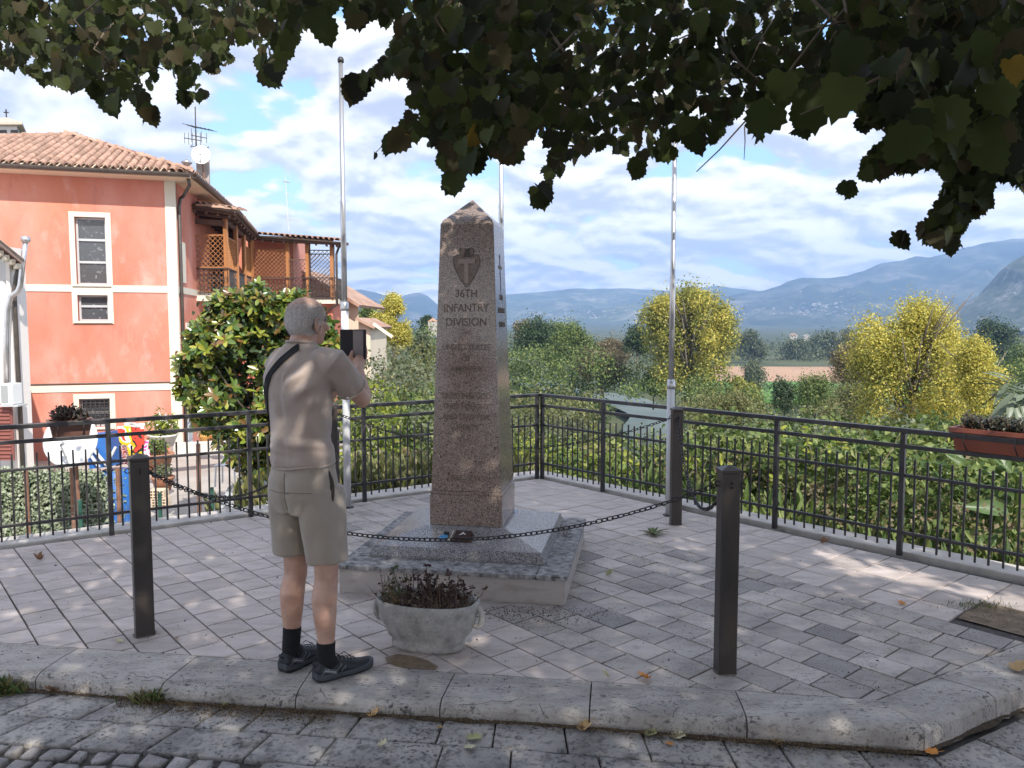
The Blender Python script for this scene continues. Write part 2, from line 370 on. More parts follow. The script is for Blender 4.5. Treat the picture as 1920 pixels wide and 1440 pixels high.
TL = (FC.x-FD1.x*6.6, FC.y-FD1.y*6.6); TR = (FC.x+FD2.x*7.6, FC.y+FD2.y*7.6)
KX = (3.5, 4.42)
g = G(); g.prism([KL, KB, KX, (FC.x, FC.y), TL], -3.2, -.012)
terrace = struct('terrace', g, joint_m)
# kerb course just inside the fence and the raised curb outside it
g = G()
def strip(g, a, b, n, d0, d1, z0, z1):
    g.prism([(a.x+n.x*d0, a.y+n.y*d0), (b.x+n.x*d0, b.y+n.y*d0), (b.x+n.x*d1, b.y+n.y*d1), (a.x+n.x*d1, a.y+n.y*d1)], z0, z1)
A1 = FC-FD1*6.6; B2 = FC+FD2*5.1; mit = .36
g = G().prism([(A1.x+FN1.x*.05, A1.y+FN1.y*.05), (FC.x+(FN1.x+FN2.x)*.035, FC.y+.05*1.3), (FC.x, FC.y+.33*1.22), (A1.x+FN1.x*.30, A1.y+FN1.y*.30)], -3.2, .018)
g.prism([(FC.x+.002, FC.y+.05*1.3), (B2.x+FN2.x*.05, B2.y+FN2.y*.05), (B2.x+FN2.x*.30, B2.y+FN2.y*.30), (FC.x+.002, FC.y+.33*1.22)], -3.2, .020)
struct('terrace_coping', g, curb_m, bevel=.01)
hole = [(gp(1793,1158).x, gp(1793,1158).y), (gp(1846,1128).x, gp(1846,1128).y)]
ax = Vector((math.cos(math.radians(-50)), math.sin(math.radians(-50)))); ay = Vector((-ax.y, ax.x))      # rows run along ax
def T2(u, v): return (ax.x*u+ay.x*v, ax.y*u+ay.y*v)
def inv2(p): return (p[0]*ax.x+p[1]*ax.y, p[0]*ay.x+p[1]*ay.y)
h0, h1 = inv2(hole[0]), inv2(hole[1]); HU, HV0, HV1 = min(h0[0], h1[0]), h0[1], h1[1]
CU0 = inv2((FC.x, FC.y))
tiles = []
u_f, v_f = inv2((FC.x, FC.y))                                         # right fence is roughly the line v = v_f
bounds = [(KL, KB), (KB, KR), ((FC.x+FD2.x*9, FC.y+FD2.y*9), (FC.x, FC.y)), ((FC.x, FC.y), TL)]
RWID = .182; nb = 4; BW = .243
vb = v_f-nb*BW-.01
def add_row(v0, v1, us, kind):
    for a, b in zip(us, us[1:]):
        q = [T2(a, v0), T2(b, v0), T2(b, v1), T2(a, v1)]
        for c in bounds: q = clip(q, *c)
        if len(q) < 3: continue
        cu, cv = (a+b)/2, (v0+v1)/2
        if cu > HU and HV0-.02 < cv < HV1+.02: continue
        q = inset(q, .0032+R.uniform(0, .002))
        if len(q) < 3 or area(q) < .0006: continue
        tiles.append((q, kind, cu, cv))
for k in range(-1, nb):                                               # stack-bonded border along the right fence
    v0 = vb+k*BW if k >= 0 else None
    if k < 0: continue
    add_row(v0, v0+BW, [u_f-6+i*.247 for i in range(70)], 'b')
k = 0; v1 = vb
while v1 > -12:
    v0 = v1-RWID; left = k > 9
    s = R.uniform(0, .25) if not left else .05*(k % 2)
    us = [u_f-9+s]
    while us[-1] < u_f+13: us.append(us[-1]+(R.choice((.21,.23,.25,.27)) if not left else .205))
    add_row(v0, v1, us, 'c' if not left else 'l'); v1 = v0; k += 1
SLAB_C = Vector((-.2,)) if False else None
def in_view(q):
    c = (sum(p[0] for p in q)/len(q), sum(p[1] for p in q)/len(q)); X, Y = px((c[0], c[1], 0)); return -40 < X < 1960 and Y < 1460
tiles = [t for t in tiles if in_view(t[0]) or R.random() < 0]+[t for t in tiles if not in_view(t[0])]
vis = sorted([t for t in tiles if in_view(t[0])], key=lambda t: min(p[1] for p in t[0]))
rest = vis[290:]+[t for t in tiles if not in_view(t[0])]
def tile_geo(g, q, dz=None, tilt=0):
    s = sum(q[i][0]*q[(i+1) % len(q)][1]-q[(i+1) % len(q)][0]*q[i][1] for i in range(len(q)))
    if s < 0: q = q[::-1]
    cx = sum(p[0] for p in q)/len(q); cy = sum(p[1] for p in q)/len(q); q2 = [(cx+(x-cx)*.985, cy+(y-cy)*.985) for x, y in q]; n = len(q)
    z = R.uniform(-.0015, .0015) if dz is None else dz
    a, b = R.uniform(-.004, .004), R.uniform(-.004, .004)
    zz = lambda x, y: z+a*(x-cx)+b*(y-cy)
    g.add([(x, y, -.02) for x, y in q]+[(x, y, zz(x, y)-.003) for x, y in q]+[(x, y, zz(x, y)) for x, y in q2],
          [(i, (i+1) % n, n+(i+1) % n, n+i) for i in range(n)]+[(n+i, n+(i+1) % n, 2*n+(i+1) % n, 2*n+i) for i in range(n)]+[tuple(range(2*n, 3*n))])
def tmat(t):
    if t[1] == 'l': return paver_b
    if t[1] == 'c' and R.random() < .06: return paver_d
    return paver_m if t[1] == 'c' else paver_b
for t in vis[:290]:
    g = G(); tile_geo(g, t[0]); obj('paving_tile', g, tmat(t), terrace)
for mm in (paver_m, paver_b, paver_d):
    g = G()
    for t in rest:
        if tmat_cached(t) is mm if False else ((paver_b if t[1] != 'c' else (paver_d if (hash((round(t[2], 2), round(t[3], 2))) % 17 == 0) else paver_m)) is mm): tile_geo(g, t[0])
    if g.v: obj('paving_tiles', g, mm, terrace, kind='stuff')
# the open planting square at the right edge
pp = [T2(HU, HV0), T2(HU+1.6, HV0), T2(HU+1.6, HV1), T2(HU, HV1)]
g = G(); n_ = 14
for j in range(n_+1):
    for i in range(n_+1):
        q = T2(HU+.004+1.59*i/n_, HV0+.004+(HV1-HV0-.008)*j/n_); e_ = min(i, j, n_-i, n_-j); g.v.append((q[0], q[1], -.001+.010*noise.noise(Vector((q[0]*9, q[1]*9, 0)))-.0*e_))
g.f = [(j*(n_+1)+i, j*(n_+1)+i+1, (j+1)*(n_+1)+i+1, (j+1)*(n_+1)+i) for j in range(n_) for i in range(n_)]
struct('planting_bed', g, soil_m, smooth=True)
# ------------------------------------------------------------------ kerb
KZ = -.073
def kz(x): return KZ-.018*max(0, x)
kout = Vector((kd.y, -kd.x))                                         # towards the street
kout2 = Vector((kd2.y, -kd2.x))
kerb = struct('kerb', G().prism([(KL[0]+kout.x*.02, KL[1]+kout.y*.02), (KL[0]+kout.x*.20, KL[1]+kout.y*.20), (KB[0]+kout.x*.10, KB[1]+kout.y*.10), (KB[0]+kout.x*.02, KB[1]+kout.y*.02)], -.3, -.05), joint_m)
def kerb_stone(p_in0, p_out0, p_in1, p_out1, w0=.0):
    """bevelled block: inner edge flush with the paving, nose rounded, face down to the street"""
    pi0, po0, pi1, po1 = map(Vector, (p_in0, p_out0, p_in1, p_out1))
    n = 26; prof = [(0, -.12), (0, .0), (.4, .002), (.80, .0), (.88, -.002), (.975, -.016), (1.0, -.028), (1.004, -.060), (1.012, -.08)]
    g = G(); d0 = R.uniform(-.002, .003); ch = R.uniform(.0, .004)
    for i in range(n+1):
        t = i/n; a = pi0.lerp(pi1, t); b = po0.lerp(po1, t)
        for s, z in prof:
            q = a.lerp(b, s); wob = (.0035*noise.noise(Vector((q.x*14, q.y*14, z*20)))+(.0045*noise.noise(Vector((q.x*38, q.y*38, z*30)))-.004*max(0, noise.noise(Vector((q.x*21, q.y*21, 7)))-.25)*4 if s > .85 else 0)); g.v.append((q.x, q.y+wob, (z if z > -.05 else (-.045 if z > -.07 else kz(q.x)-.01))+d0+wob*.6))
    m = len(prof); g.f = [(i*m+j, (i+1)*m+j, (i+1)*m+j+1, i*m+j+1) for i in range(n) for j in range(m-1)]
    g.f += [tuple(range(m)), tuple(n*m+j for j in range(m-1, -1, -1))]
    obj('kerb_stone', g, kerb_m, kerb, smooth=False)
jin = [(-4.55, 4.164), (-3.92, 4.071), (-3.3, 3.979), (-2.75, 3.897), (-2.155, 3.81), (-1.522, 3.716), (-.926, 3.628), (-.262, 3.530), (.358, 3.438), (.978, 3.346), (1.556, 3.261)]
jout = [(-4.6, 3.83), (-3.96, 3.75), (-3.33, 3.67), (-2.76, 3.60), (-2.184, 3.505), (-1.569, 3.40), (-.94, 3.315), (-.307, 3.243), (.322, 3.175), (.957, 3.10), (1.642, 3.03)]
jg = .003
for i in range(len(jin)-1):
    a, b, c, d = Vector(jin[i]), Vector(jout[i]), Vector(jin[i+1]), Vector(jout[i+1]); t = (c-a).normalized()*jg; s = -kd.y*0
    kerb_stone(a+t+kout*.003, b+t, c-t+kout*.003, d-t)
rin = [(1.556, 3.261), (1.93, 3.484), (2.583, 3.873), (3.3, 4.30)]
rout = [(1.642, 3.03), (2.10, 3.31), (2.78, 3.70), (3.55, 4.13)]
for i in range(3):
    a, b, c, d = Vector(rin[i]), Vector(rout[i]), Vector(rin[i+1]), Vector(rout[i+1]); t = (c-a).normalized()*jg
    kerb_stone(a+t+kout2*.003, b+t, c-t+kout2*.003, d-t)
# ------------------------------------------------------------------ street
g = G(); zs_ = [kz(x)-.02 for x in (-30, 0, 6)]; g.v = [(-30, -30, zs_[0]), (0, -30, zs_[0]), (0, 3.3, zs_[0]), (-4, 4.0, zs_[0]), (-30, 4.0, zs_[0]), (6, -30, zs_[2]), (6, 5.5, zs_[2]), (1.7, 3.15, kz(1.7)-.02), (30, -30, zs_[2]-.2), (30, 9, zs_[2]-.2)]; g.f = [(0,1,2,3,4), (1,5,7,2), (5,6,7), (5,8,9,6)]
street = struct('street', g, M('street_bed', (.05,.045,.04), (.12,.105,.09), scale=20, rough=.95))
def lift(q, base, mat, name, parent, zt=.0, rough=.006, sub=5):
    """a stone with a worn uneven top"""
    q = inset(q, .004)
    if len(q) < 3 or area(q) < .0004: return
    s = sum(q[i][0]*q[(i+1) % len(q)][1]-q[(i+1) % len(q)][0]*q[i][1] for i in range(len(q)))
    if s < 0: q = q[::-1]
    ring = []
    for i in range(len(q)):
        p, r_ = q[i], q[(i+1) % len(q)]; k = max(1, int(math.hypot(r_[0]-p[0], r_[1]-p[1])/.05))
        ring += [(p[0]+(r_[0]-p[0])*j/k, p[1]+(r_[1]-p[1])*j/k) for j in range(k)]
    cx = sum(p[0] for p in ring)/len(ring); cy = sum(p[1] for p in ring)/len(ring); n = len(ring); g = G(); o = R.uniform(0, 90)
    def nz(x, y): return rough*noise.noise(Vector((x*11+o, y*11, 1)))
    jit = [(x+.004*noise.noise(Vector((x*23, y*23, o))), y+.004*noise.noise(Vector((x*23, y*23, o+5)))) for x, y in ring]
    g.v += [(x, y, base) for x, y in jit]+[(x, y, base+.016+nz(x, y)*.4) for x, y in jit]
    for sc_, up in ((.95, .021), (.6, .022)):
        g.v += [(cx+(x-cx)*sc_, cy+(y-cy)*sc_, base+up+nz(cx+(x-cx)*sc_, cy+(y-cy)*sc_)+zt) for x, y in jit]
    g.v.append((cx, cy, base+.022+nz(cx, cy)+zt))
    for k in range(3): g.f += [(k*n+i, k*n+(i+1) % n, (k+1)*n+(i+1) % n, (k+1)*n+i) for i in range(n)]
    g.f += [(3*n+i, 3*n+(i+1) % n, 4*n) for i in range(n)]
    g.v = [(a, b, c+kz(a)-KZ) for a, b, c in g.v]
    return obj(name, g, mat, parent, smooth=True)
sd_ = kd; so_ = kout; base0 = Vector((-3.4, 3.70))                    # first row starts at the kerb foot
sd_ = Vector((.9922, -.1246)); so_ = Vector((-.1246, -.9922))
def SP(u, v): p = Vector((-3.33, 3.650))+sd_*u+so_*v; return (p.x, p.y)
lim = (((1.66, 3.02), (4.0, 4.28)))
def street_row(v0, v1, widths, skew, u0=-.3, u1=5.6):
    u = u0
    while u < u1:
        wd = R.choice(widths)*R.uniform(.9, 1.1); sk = lambda t: skew*max(-.3, 1-max(0, t-1.0)*.5); q = [SP(u, v0), SP(u+wd, v0), SP(u+wd-sk(u+wd), v1), SP(u-sk(u), v1)]
        if px((*q[0], KZ))[1] < 1600: lift(q, KZ-.02, slab_m, 'paving_stone', street)
        u += wd
street_row(.02, .225, (.22,.3,.36,.2), .10, u0=-1.6)
street_row(.225, .43, (.26,.32,.38,.44), .10, u0=-1.6)
street_row(.43, .65, (.3,.36,.4), .05, u0=2.45)
street_row(.65, .87, (.3,.36,.4), .05, u0=2.6)
for i in range(14):                                                   # slabs beyond the corner, running with the right kerb
    for j in range(3):
        p = Vector((1.66, 3.01))+kd2*(i*.30)+kout2*(.012+j*.22); q = [p, p+kd2*.30, p+kd2*.30+kout2*.22, p+kout2*.22]
        qq = [(v.x, v.y) for v in q]; a_ = SP(5.05, 0); 
        if j and i == 0: continue
        if px((*qq[0], KZ))[0] < 2100: lift(qq, KZ-.021, slab_m, 'paving_stone', street)
nco = 0
for j in range(6):                                                    # small cobbles at the left foot of the picture
    u = -1.2+.05*(j % 2)
    while u < 2.62:
        wd = R.uniform(.075, .12); v0 = .44+j*.088
        c_ = [(u+R.uniform(0, .016), v0+R.uniform(0, .014)), (u+wd-R.uniform(0, .02), v0+R.uniform(0, .018)), (u+wd-R.uniform(0, .018), v0+.085-R.uniform(0, .016)), (u+wd*.4, v0+.09), (u+R.uniform(0, .018), v0+.082-R.uniform(0, .018))]
        q = [SP(a, b) for a, b in c_]
        if u+wd < 2.44+.07*j: lift(q, KZ-.02, cobble_m, 'cobblestone', street, rough=.012)
        u += wd
# litter of dirt and seeds along the foot of the kerb
g = G()
seed_m = M('seed_litter', (.07,.045,.022), (.17,.115,.06), scale=50, rough=.95, icol=[(.05,.03,.015),(.12,.075,.035),(.21,.15,.08)])
def litter(x0, x1, n, wdt, zz=KZ, r=(.0025, .005)):
    for _ in range(n):
        x = R.uniform(x0, x1); t = abs(R.gauss(0, 1))*wdt; k0 = min(range(len(jout)-1), key=lambda i: abs((jout[i][0]+jout[i+1][0])/2-x)); a, b = jout[k0], jout[k0+1]
        yk = a[1]+(b[1]-a[1])*(x-a[0])/(b[0]-a[0]); c = Vector((x, yk-.022-t, kz(x)+.004+R.uniform(0, .006)+max(0, .012-t*.25))); s = R.uniform(*r)
        vs = [c+Vector((R.uniform(-1, 1), R.uniform(-1, 1), R.uniform(-.6, .6)))*s for _ in range(4)]; vs[3] = c+Vector((0, 0, s))
        g.add(vs, [(0,1,2),(0,1,3),(1,2,3),(2,0,3)])
litter(-1.75, -.75, 3200, .045); litter(-2.3, 1.6, 3000, .012); litter(.3, 1.6, 900, .03)
obj('seed_litter', g, seed_m, kind='stuff')

# black earth and moss in the gutter between kerb and street
g = G(); pts = jout+rout[1:]; n = 0; row = []
for (a, b) in zip(pts, pts[1:]):
    A_, B_ = Vector(a), Vector(b); d = (B_-A_); L_ = d.length; d.normalize(); o_ = Vector((d.y, -d.x)); k = int(L_/.02)
    for i in range(k): q = A_+d*(L_*i/k); w_ = .012+.020*abs(noise.noise(Vector((q.x*6, q.y*6, 3))))*2+.006*noise.noise(Vector((q.x*40, q.y*40, 1))); q0_ = q-o_*.006; q1_ = q+o_*w_; z = kz(q.x); g.v += [(q0_.x, q0_.y, z+.012), (q1_.x, q1_.y, z+.002)]
m = len(g.v)//2; g.f = [(2*i, 2*i+1, 2*i+3, 2*i+2) for i in range(m-1)]
struct('gutter_earth', g, dirt_m)
# hairline cracks in the kerb stones
ck = M('crack', (.025,.022,.02))
for x0, y0, dx, dy, n_ in ((545,1300,-60,-14,12),(600,1290,30,26,8),(860,1322,120,-18,14),(250,1262,70,18,10),(1130,1310,90,14,10),(1500,1330,70,18,10),(180,1262,40,26,8),(1010,1318,20,30,6),(1280,1322,-16,26,6)):
    P = []; x, y = x0, y0
    for i in range(n_): P.append(gp(x, y, .0022)); x += dx/n_+R.uniform(-5, 5); y += dy/n_+R.uniform(-5, 5)
    obj('crack', G().tube(P, [.0014]*n_, 4, flat=.5), ck, kerb)
# ------------------------------------------------------------------ fence
RAILS = ((.875, .045, .026), (.765, .040, .022), (.565, .036, .018), (.165, .036, .018))
def build_fence(name, label, start, d, length, posts, first=True, nbal=12, mat=None):
    mat = mat or iron_m; t = thing(name, label, 'fence', (start.x, start.y, 0)); nrm = Vector((-d.y, d.x, 0))
    for s in posts:
        p = start+d*s; obj('post', G().box((p.x, p.y, .428), (.034, .034, .856), rz=math.atan2(d.y, d.x)), mat, t, bevel=.003)
    for z, wd, ht in RAILS:
        n = 10; g = G(); a = start+Vector((0, 0, z))-(nrm*0); b = start+d*length+Vector((0, 0, z))
        if z < .85: a += d*0; 
        g.span(a, b, wd if z > .85 else .020, ht+.004 if z < .7 else ht+.006)
        obj('rail', g, mat, t, bevel=.003)
    bm = mesh('baluster', G().box((0, 0, 0), (.013, .008, .62)), mat); sp = sorted(posts)
    outs = 1 if nrm.y > 0 else -1
    for a, b in zip(sp, sp[1:]):
        for i in range(1, nbal+1):
            s = a+(b-a)*i/(nbal+1); p = start+d*s+nrm*outs*.016
            X, Y = px((p.x, p.y, .3))
            o = link('baluster', bm, t); o.location = Vector((p.x, p.y, .365+R.uniform(-.006, .006))); 
            o.matrix_parent_inverse = Matrix.Translation(t.location).inverted(); o.rotation_euler = (R.uniform(-.008, .008), R.uniform(-.012, .012), math.atan2(d.y, d.x)+R.uniform(-.1, .1))
    return t
p1 = [.012, .975, 1.93, 2.945, 3.99, 5.0, 6.0]
build_fence('railing', 'dark iron railing on the left edge of the terrace, pink house behind it', FC-FD1*.03, -FD1, 6.1, p1)
p2 = [.03, .875, 1.77, 2.695, 3.651, 4.60, 5.0]
build_fence('railing', 'dark iron railing on the right edge of the terrace above the river', FC, FD2, 5.03, p2, nbal=11)
# ------------------------------------------------------------------ bollards
def bollard(label, x, y, ztop, wdt=.085, rz=.0, lean=(0, 0)):
    t = thing('bollard', label, 'bollard', (x, y, 0), 'iron bollards around the monument')
    h = wdt/2; g = G(); sq = [(-h, -h), (h, -h), (h, h), (-h, h)]
    o = obj('post', g.box((x, y, (ztop-.02)/2), (wdt, wdt, ztop-.02), rz=rz), bollard_m, t, bevel=.006)
    g = G(); hh = h+.005; ca, sa = math.cos(rz), math.sin(rz)
    def P(a, b, z): return (x+a*ca-b*sa, y+a*sa+b*ca, z)
    g.add([P(-hh,-hh,ztop-.02),P(hh,-hh,ztop-.02),P(hh,hh,ztop-.02),P(-hh,hh,ztop-.02),P(-hh,-hh,ztop-.008),P(hh,-hh,ztop-.008),P(hh,hh,ztop-.008),P(-hh,hh,ztop-.008),P(0,0,ztop+.012)],
          [(3,2,1,0),(0,1,5,4),(1,2,6,5),(2,3,7,6),(3,0,4,7),(4,5,8),(5,6,8),(6,7,8),(7,4,8)])
    obj('cap', g, bollard_m, t)
    obj('footing', G().lathe((x, y, 0), [(wdt*.62, .0005), (wdt*.58, .003), (wdt*.5, .005)], 14, rz=rz, p=3.5), M('footing_dirt', (.07,.055,.045), (.2,.17,.14), scale=60, rough=1) if 'footing_dirt' not in MATS else MATS['footing_dirt'], t)
    for an in (0, PI/2, PI, -PI/2):
        if R.random() < 2:
            c = Vector(P(math.cos(an)*(h+.008), math.sin(an)*(h+.008), ztop-.075)); dv = Vector((math.cos(an+rz), math.sin(an+rz), 0))
            obj('chain_eye', G().tube([c+dv*.012*math.cos(a)+Vector((0, 0, .012*math.sin(a))) for a in [i*2*PI/10 for i in range(11)]], .0028, 5), chain_m, t, smooth=True)
    return Vector((x, y, ztop-.085))
b_l = bollard('weathered front left iron bollard with a brownish face, left of the man', -1.905, 3.985, .935, .090, rz=.55)
b_r = bollard('dark front right iron bollard standing near the corner of the kerb', .985, 3.545, .955, .085, rz=.06)
b_br = bollard('dark iron bollard at the foot of the right flagpole', 1.315, 6.25, .94, .085, rz=.02)
b_bl = bollard('iron bollard half hidden behind the man beside the left flagpole', -1.475, 6.42, .955, .085, rz=.3)
lk = G(); A, B_ = .0115, .0075; pts = []
for i in range(17):
    a = 2*PI*i/16; x = A*(1 if math.cos(a) > 0 else -1)*min(1, abs(math.cos(a))*1.3)+.0*a; pts.append((math.copysign(.0065, math.cos(a))+.0095*math.cos(a), .0095*math.sin(a), 0))
lk.tube(pts, .0028, 6, cap=False, up=(0, 0, 1))
link_me = mesh('link', lk, chain_m, True)
def chain(label, p, q, sag, pitch=.0262):
    t = thing('chain', label, 'chain', p, 'chains hanging between the bollards'); n = 400; P = []
    for i in range(n+1):
        s = i/n; v = Vector(p).lerp(Vector(q), s); v.z -= sag*(1-(2*s-1)**2); P.append(v)
    acc = 0; nxt = 0; k = 0
    for a, b in zip(P, P[1:]):
        L_ = (b-a).length
        while acc+L_ >= nxt and k < 296:
            c = a.lerp(b, (nxt-acc)/L_); d = (b-a).normalized(); o = link('link', link_me, t); side = d.cross(Vector((0,0,1))).normalized(); up = side.cross(d)
            rl = (PI/4 if k % 2 else -PI/4)+.35+R.uniform(-.25, .25); yv = side*math.cos(rl)+up*math.sin(rl); zv = d.cross(yv)
            o.matrix_parent_inverse = Matrix.Translation(t.location).inverted()
            o.matrix_local = Matrix.Translation(c)@Matrix((d, yv, zv)).transposed().to_4x4() if False else o.matrix_local
            mw = Matrix.Translation(c)@Matrix((d, yv, zv)).transposed().to_4x4(); o.matrix_basis = mw
            nxt += pitch; k += 1
        acc += L_
    return t
def eyep(b, q): d = (Vector(q)-Vector(b)); d.z = 0; d.normalize(); return Vector(b)+d*.058
chain('black chain sagging low across the front of the monument behind the man', eyep(b_l, b_r), eyep(b_r, b_l), .30)
chain('black chain hanging from the front left bollard back towards the left flagpole', eyep(b_l, b_bl), eyep(b_bl, b_l), .36)
chain('black chain behind the obelisk crossing in front of the railing', eyep(b_bl, b_br), eyep(b_br, b_bl), .26)
chain('black chain hanging steeply between the two bollards on the right', eyep(b_br, b_r), eyep(b_r, b_br), .36)
# ------------------------------------------------------------------ flagpoles
def flagpole(label, x, y, top, joint, r0=.032, r1=.021):
    t = thing('flagpole', label, 'flagpole', (x, y, 0), 'flagpoles behind the obelisk')
    obj('lower_pole', G().lathe((x, y, 0), [(r0, 0), (r0, joint)], 20), pole_w, t, smooth=False).data.polygons.foreach_set('use_smooth', [True]*20+[False]*2)
    obj('collar', G().lathe((x, y, joint), [(r0+.002, -.03), (r0+.005, -.01), (r0+.003, .035), (r1+.002, .05)], 20), pole_g, t, smooth=True)
    obj('upper_pole', G().lathe((x, y, 0), [(r1+.003, joint+.04), (r1+.002, joint+.9), (r1-.001, joint+.91), (r1-.002, top)], 20), pole_g, t, smooth=True)
    obj('finial', G().lathe((x, y, top), [(r1+.002, 0), (r1+.006, .004), (r1+.006, .028), (r1-.004, .045)], 16), iron_m, t, smooth=True)
    obj('base_ring', G().lathe((x, y, 0), [(r0+.022, -.004), (r0+.02, .008), (r0+.004, .01)], 18), iron_m, t)
    g = G(); rp_ = [Vector((x+.035+.004*math.sin(i), y-.012, .55+i*(joint*.3+.2)/4)) for i in range(6)]
    obj('halyard', g.tube(rp_, .0022, 5), M('rope_'+label[:3], (.05,.05,.05)) if 'rope' not in MATS else MATS['rope'], t)
M('rope', (.06,.055,.05))
flagpole('left flagpole, white below and bare metal above, its top clear of the leaves', -1.442, 6.83, 3.80, 1.75)
flagpole('middle flagpole rising from behind the obelisk into the leaves', -.095, 7.05, 3.9, 1.75)
flagpole('right flagpole beside the iron bollard, its peeling lower half painted white', 1.322, 6.54, 3.85, 1.10)
# ------------------------------------------------------------------ monument
UA = Vector((.9855, -.1694, 0)); VA = Vector((.1694, .9855, 0)); OA, OB = -1.137, 5.10
mon = thing('obelisk_monument', 'reddish granite war memorial obelisk on a stepped plinth with incised lettering', 'monument', UA*OA+VA*OB)
def W3(a, b, z): p = UA*(OA+a)+VA*(OB+b); return (p.x, p.y, z)
def frustum(g, a0, a1, b0, b1, z0, A0, A1, B0, B1, z1):
    g.add([W3(a0,b0,z0),W3(a1,b0,z0),W3(a1,b1,z0),W3(a0,b1,z0),W3(A0,B0,z1),W3(A1,B0,z1),W3(A1,B1,z1),W3(A0,B1,z1)],
          [(3,2,1,0),(4,5,6,7),(0,1,5,4),(1,2,6,5),(2,3,7,6),(3,0,4,7)]); return g
a0, a1, b0, b1 = -.668, .690, -.712, .640
for nm, (fa, fb) in dict(front=((a0,a1),(b0,b0+.025)), back=((a0,a1),(b1-.025,b1)), left=((a0,a0+.025),(b0+.027,b1-.027)), right=((a1-.025,a1),(b0+.027,b1-.027))).items():
    obj('base_panel', frustum(G(), fa[0], fa[1], fb[0], fb[1], 0, fa[0], fa[1], fb[0], fb[1], .142), plinth_m, mon, bevel=.002)
obj('base_core', frustum(G(), a0+.03, a1-.03, b0+.03, b1-.03, 0, a0+.03, a1-.03, b0+.03, b1-.03, .14), joint_m, mon)
e_ = .012                                                              # top slabs of the plinth, laid as a frame
am = .0
for q in ((a0-e_, a1-.17, b0-e_, b0+.2), (a1-.168, a1+e_, b0-e_, b1-.22), (a0-e_, a1-.17, b0+.202, b1+e_), (a1-.168, a1+e_, b1-.218, b1+e_)):
    obj('top_slab', frustum(G(), q[0], q[1], q[2], q[3], .143, q[0], q[1], q[2], q[3], .171), plinth_t, mon, bevel=.004)
ga = .548; obj('plinth_edge', frustum(frustum(G(), -ga, ga, -.535, .545, .170, -ga, ga, -.535, .545, .184), -ga, ga, -.535, .545, .1841, -ga+.022, ga-.022, -.513, .523, .238), granite_g, mon, bevel=.003)
obj('sloping_plinth', frustum(G(), -ga+.022, ga-.022, -.513, .523, .2385, -.262, .262, -.262, .262, .312), granite_g, mon, bevel=.003)
obj('block', frustum(G(), -.238, .238, -.236, .236, .3125, -.238, .238, -.236, .236, .507), granite_m, mon, bevel=.003)
obj('moulding', frustum(frustum(G(), -.232, .232, -.230, .230, .506, -.232, .232, -.230, .230, .513), -.237, .237, -.235, .235, .5132, -.237, .237, -.235, .235, .532), granite_m, mon, bevel=.002)
hw0, hw1, zs0, zs1 = .229, .172, .533, 2.235
def hw(z): return hw0+(hw1-hw0)*(z-zs0)/(zs1-zs0)
g = frustum(G(), -hw0, hw0, -hw0, hw0, zs0, -hw1, hw1, -hw1, hw1, zs1)
g.v = g.v[:8]; g.f = [f for f in g.f if f != (4,5,6,7)]
g.v += [W3(-hw1+.012, -hw1+.012, zs1+.026), W3(hw1-.012, -hw1+.012, zs1+.026), W3(hw1-.012, hw1-.012, zs1+.026), W3(-hw1+.012, hw1-.012, zs1+.026), W3(0, 0, 2.412)]
g.f += [(4,5,9,8),(5,6,10,9),(6,7,11,10),(7,4,8,11),(8,9,12),(9,10,12),(10,11,12),(11,8,12)]
shaft = obj('shaft', g, granite_m, mon, bevel=.003)
inc_m = M('incised_letter', (.095,.067,.044), (.14,.10,.066), scale=60, rough=.6)
inc_l = M('carved_light', (.25,.195,.16), (.33,.26,.215), scale=60, rough=.7)
tn = (hw0-hw1)/(zs1-zs0)
def face_pt(side, a, z, out=.0012):
    if side == 'front': return Vector(W3(a, -hw(z)-out, z))
    return Vector(W3(hw(z)+out, a, z))
def face_mat(side, a, z, out=.001):
    o = face_pt(side, a, z, out); X = (face_pt(side, a+.1, z)-face_pt(side, a, z)).normalized(); Yv = (face_pt(side, a, z+.1)-face_pt(side, a, z)).normalized()
    return Matrix.Translation(o)@Matrix((X, Yv, X.cross(Yv))).transposed().to_4x4()
def text_on(name, s, mat4, size, mat, parent, ext=.0006, wx=1.0, bold=0):
    cu = bpy.data.curves.new(name, 'FONT'); cu.body = s; cu.size = size; cu.align_x = 'CENTER'; cu.align_y = 'CENTER'; cu.extrude = ext; cu.resolution_u = 3; cu.offset = bold
    tmp = bpy.data.objects.new(name, cu); C.objects.link(tmp); dg = bpy.context.evaluated_depsgraph_get()
    me = bpy.data.meshes.new_from_object(tmp.evaluated_get(dg)); bpy.data.objects.remove(tmp); me.materials.clear(); me.materials.append(mat)
    me.transform(mat4@Matrix.Diagonal((wx, 1, 1, 1))); return link(name, me, parent)
for s, z, sz, wx in (('36TH', 1.795, .070, .9), ('INFANTRY', 1.705, .072, .86), ('DIVISION', 1.615, .072, .9), ('UNITED STATES', 1.455, .052, .84), ('OF', 1.385, .048, .9), ('AMERICA', 1.318, .052, .95),
                     ('TRUSTING GOD', 1.145, .052, .86), ('THEY FOUGHT', 1.078, .052, .86), ('AND DIED FOR', 1.010, .052, .86), ('LIBERTY', .944, .052, .9), ('1943 - 1945', .615, .058, .9)):
    text_on('inscription', s, face_mat('front', -.002, z), sz, inc_m, shaft, wx=wx, bold=.0006)
for z, sz in ((1.55, .05), (1.232, .05), (.872, .05)):
    g = G(); m4 = face_mat('front', -.002, z, .0); g.add([m4@Vector(v) for v in ((-.02,-.0025,.0015),(.02,-.0025,.0015),(.02,.0025,.0015),(-.02,.0025,.0015))], [(0,1,2,3)]); obj('incised_dash', g, inc_m, shaft)
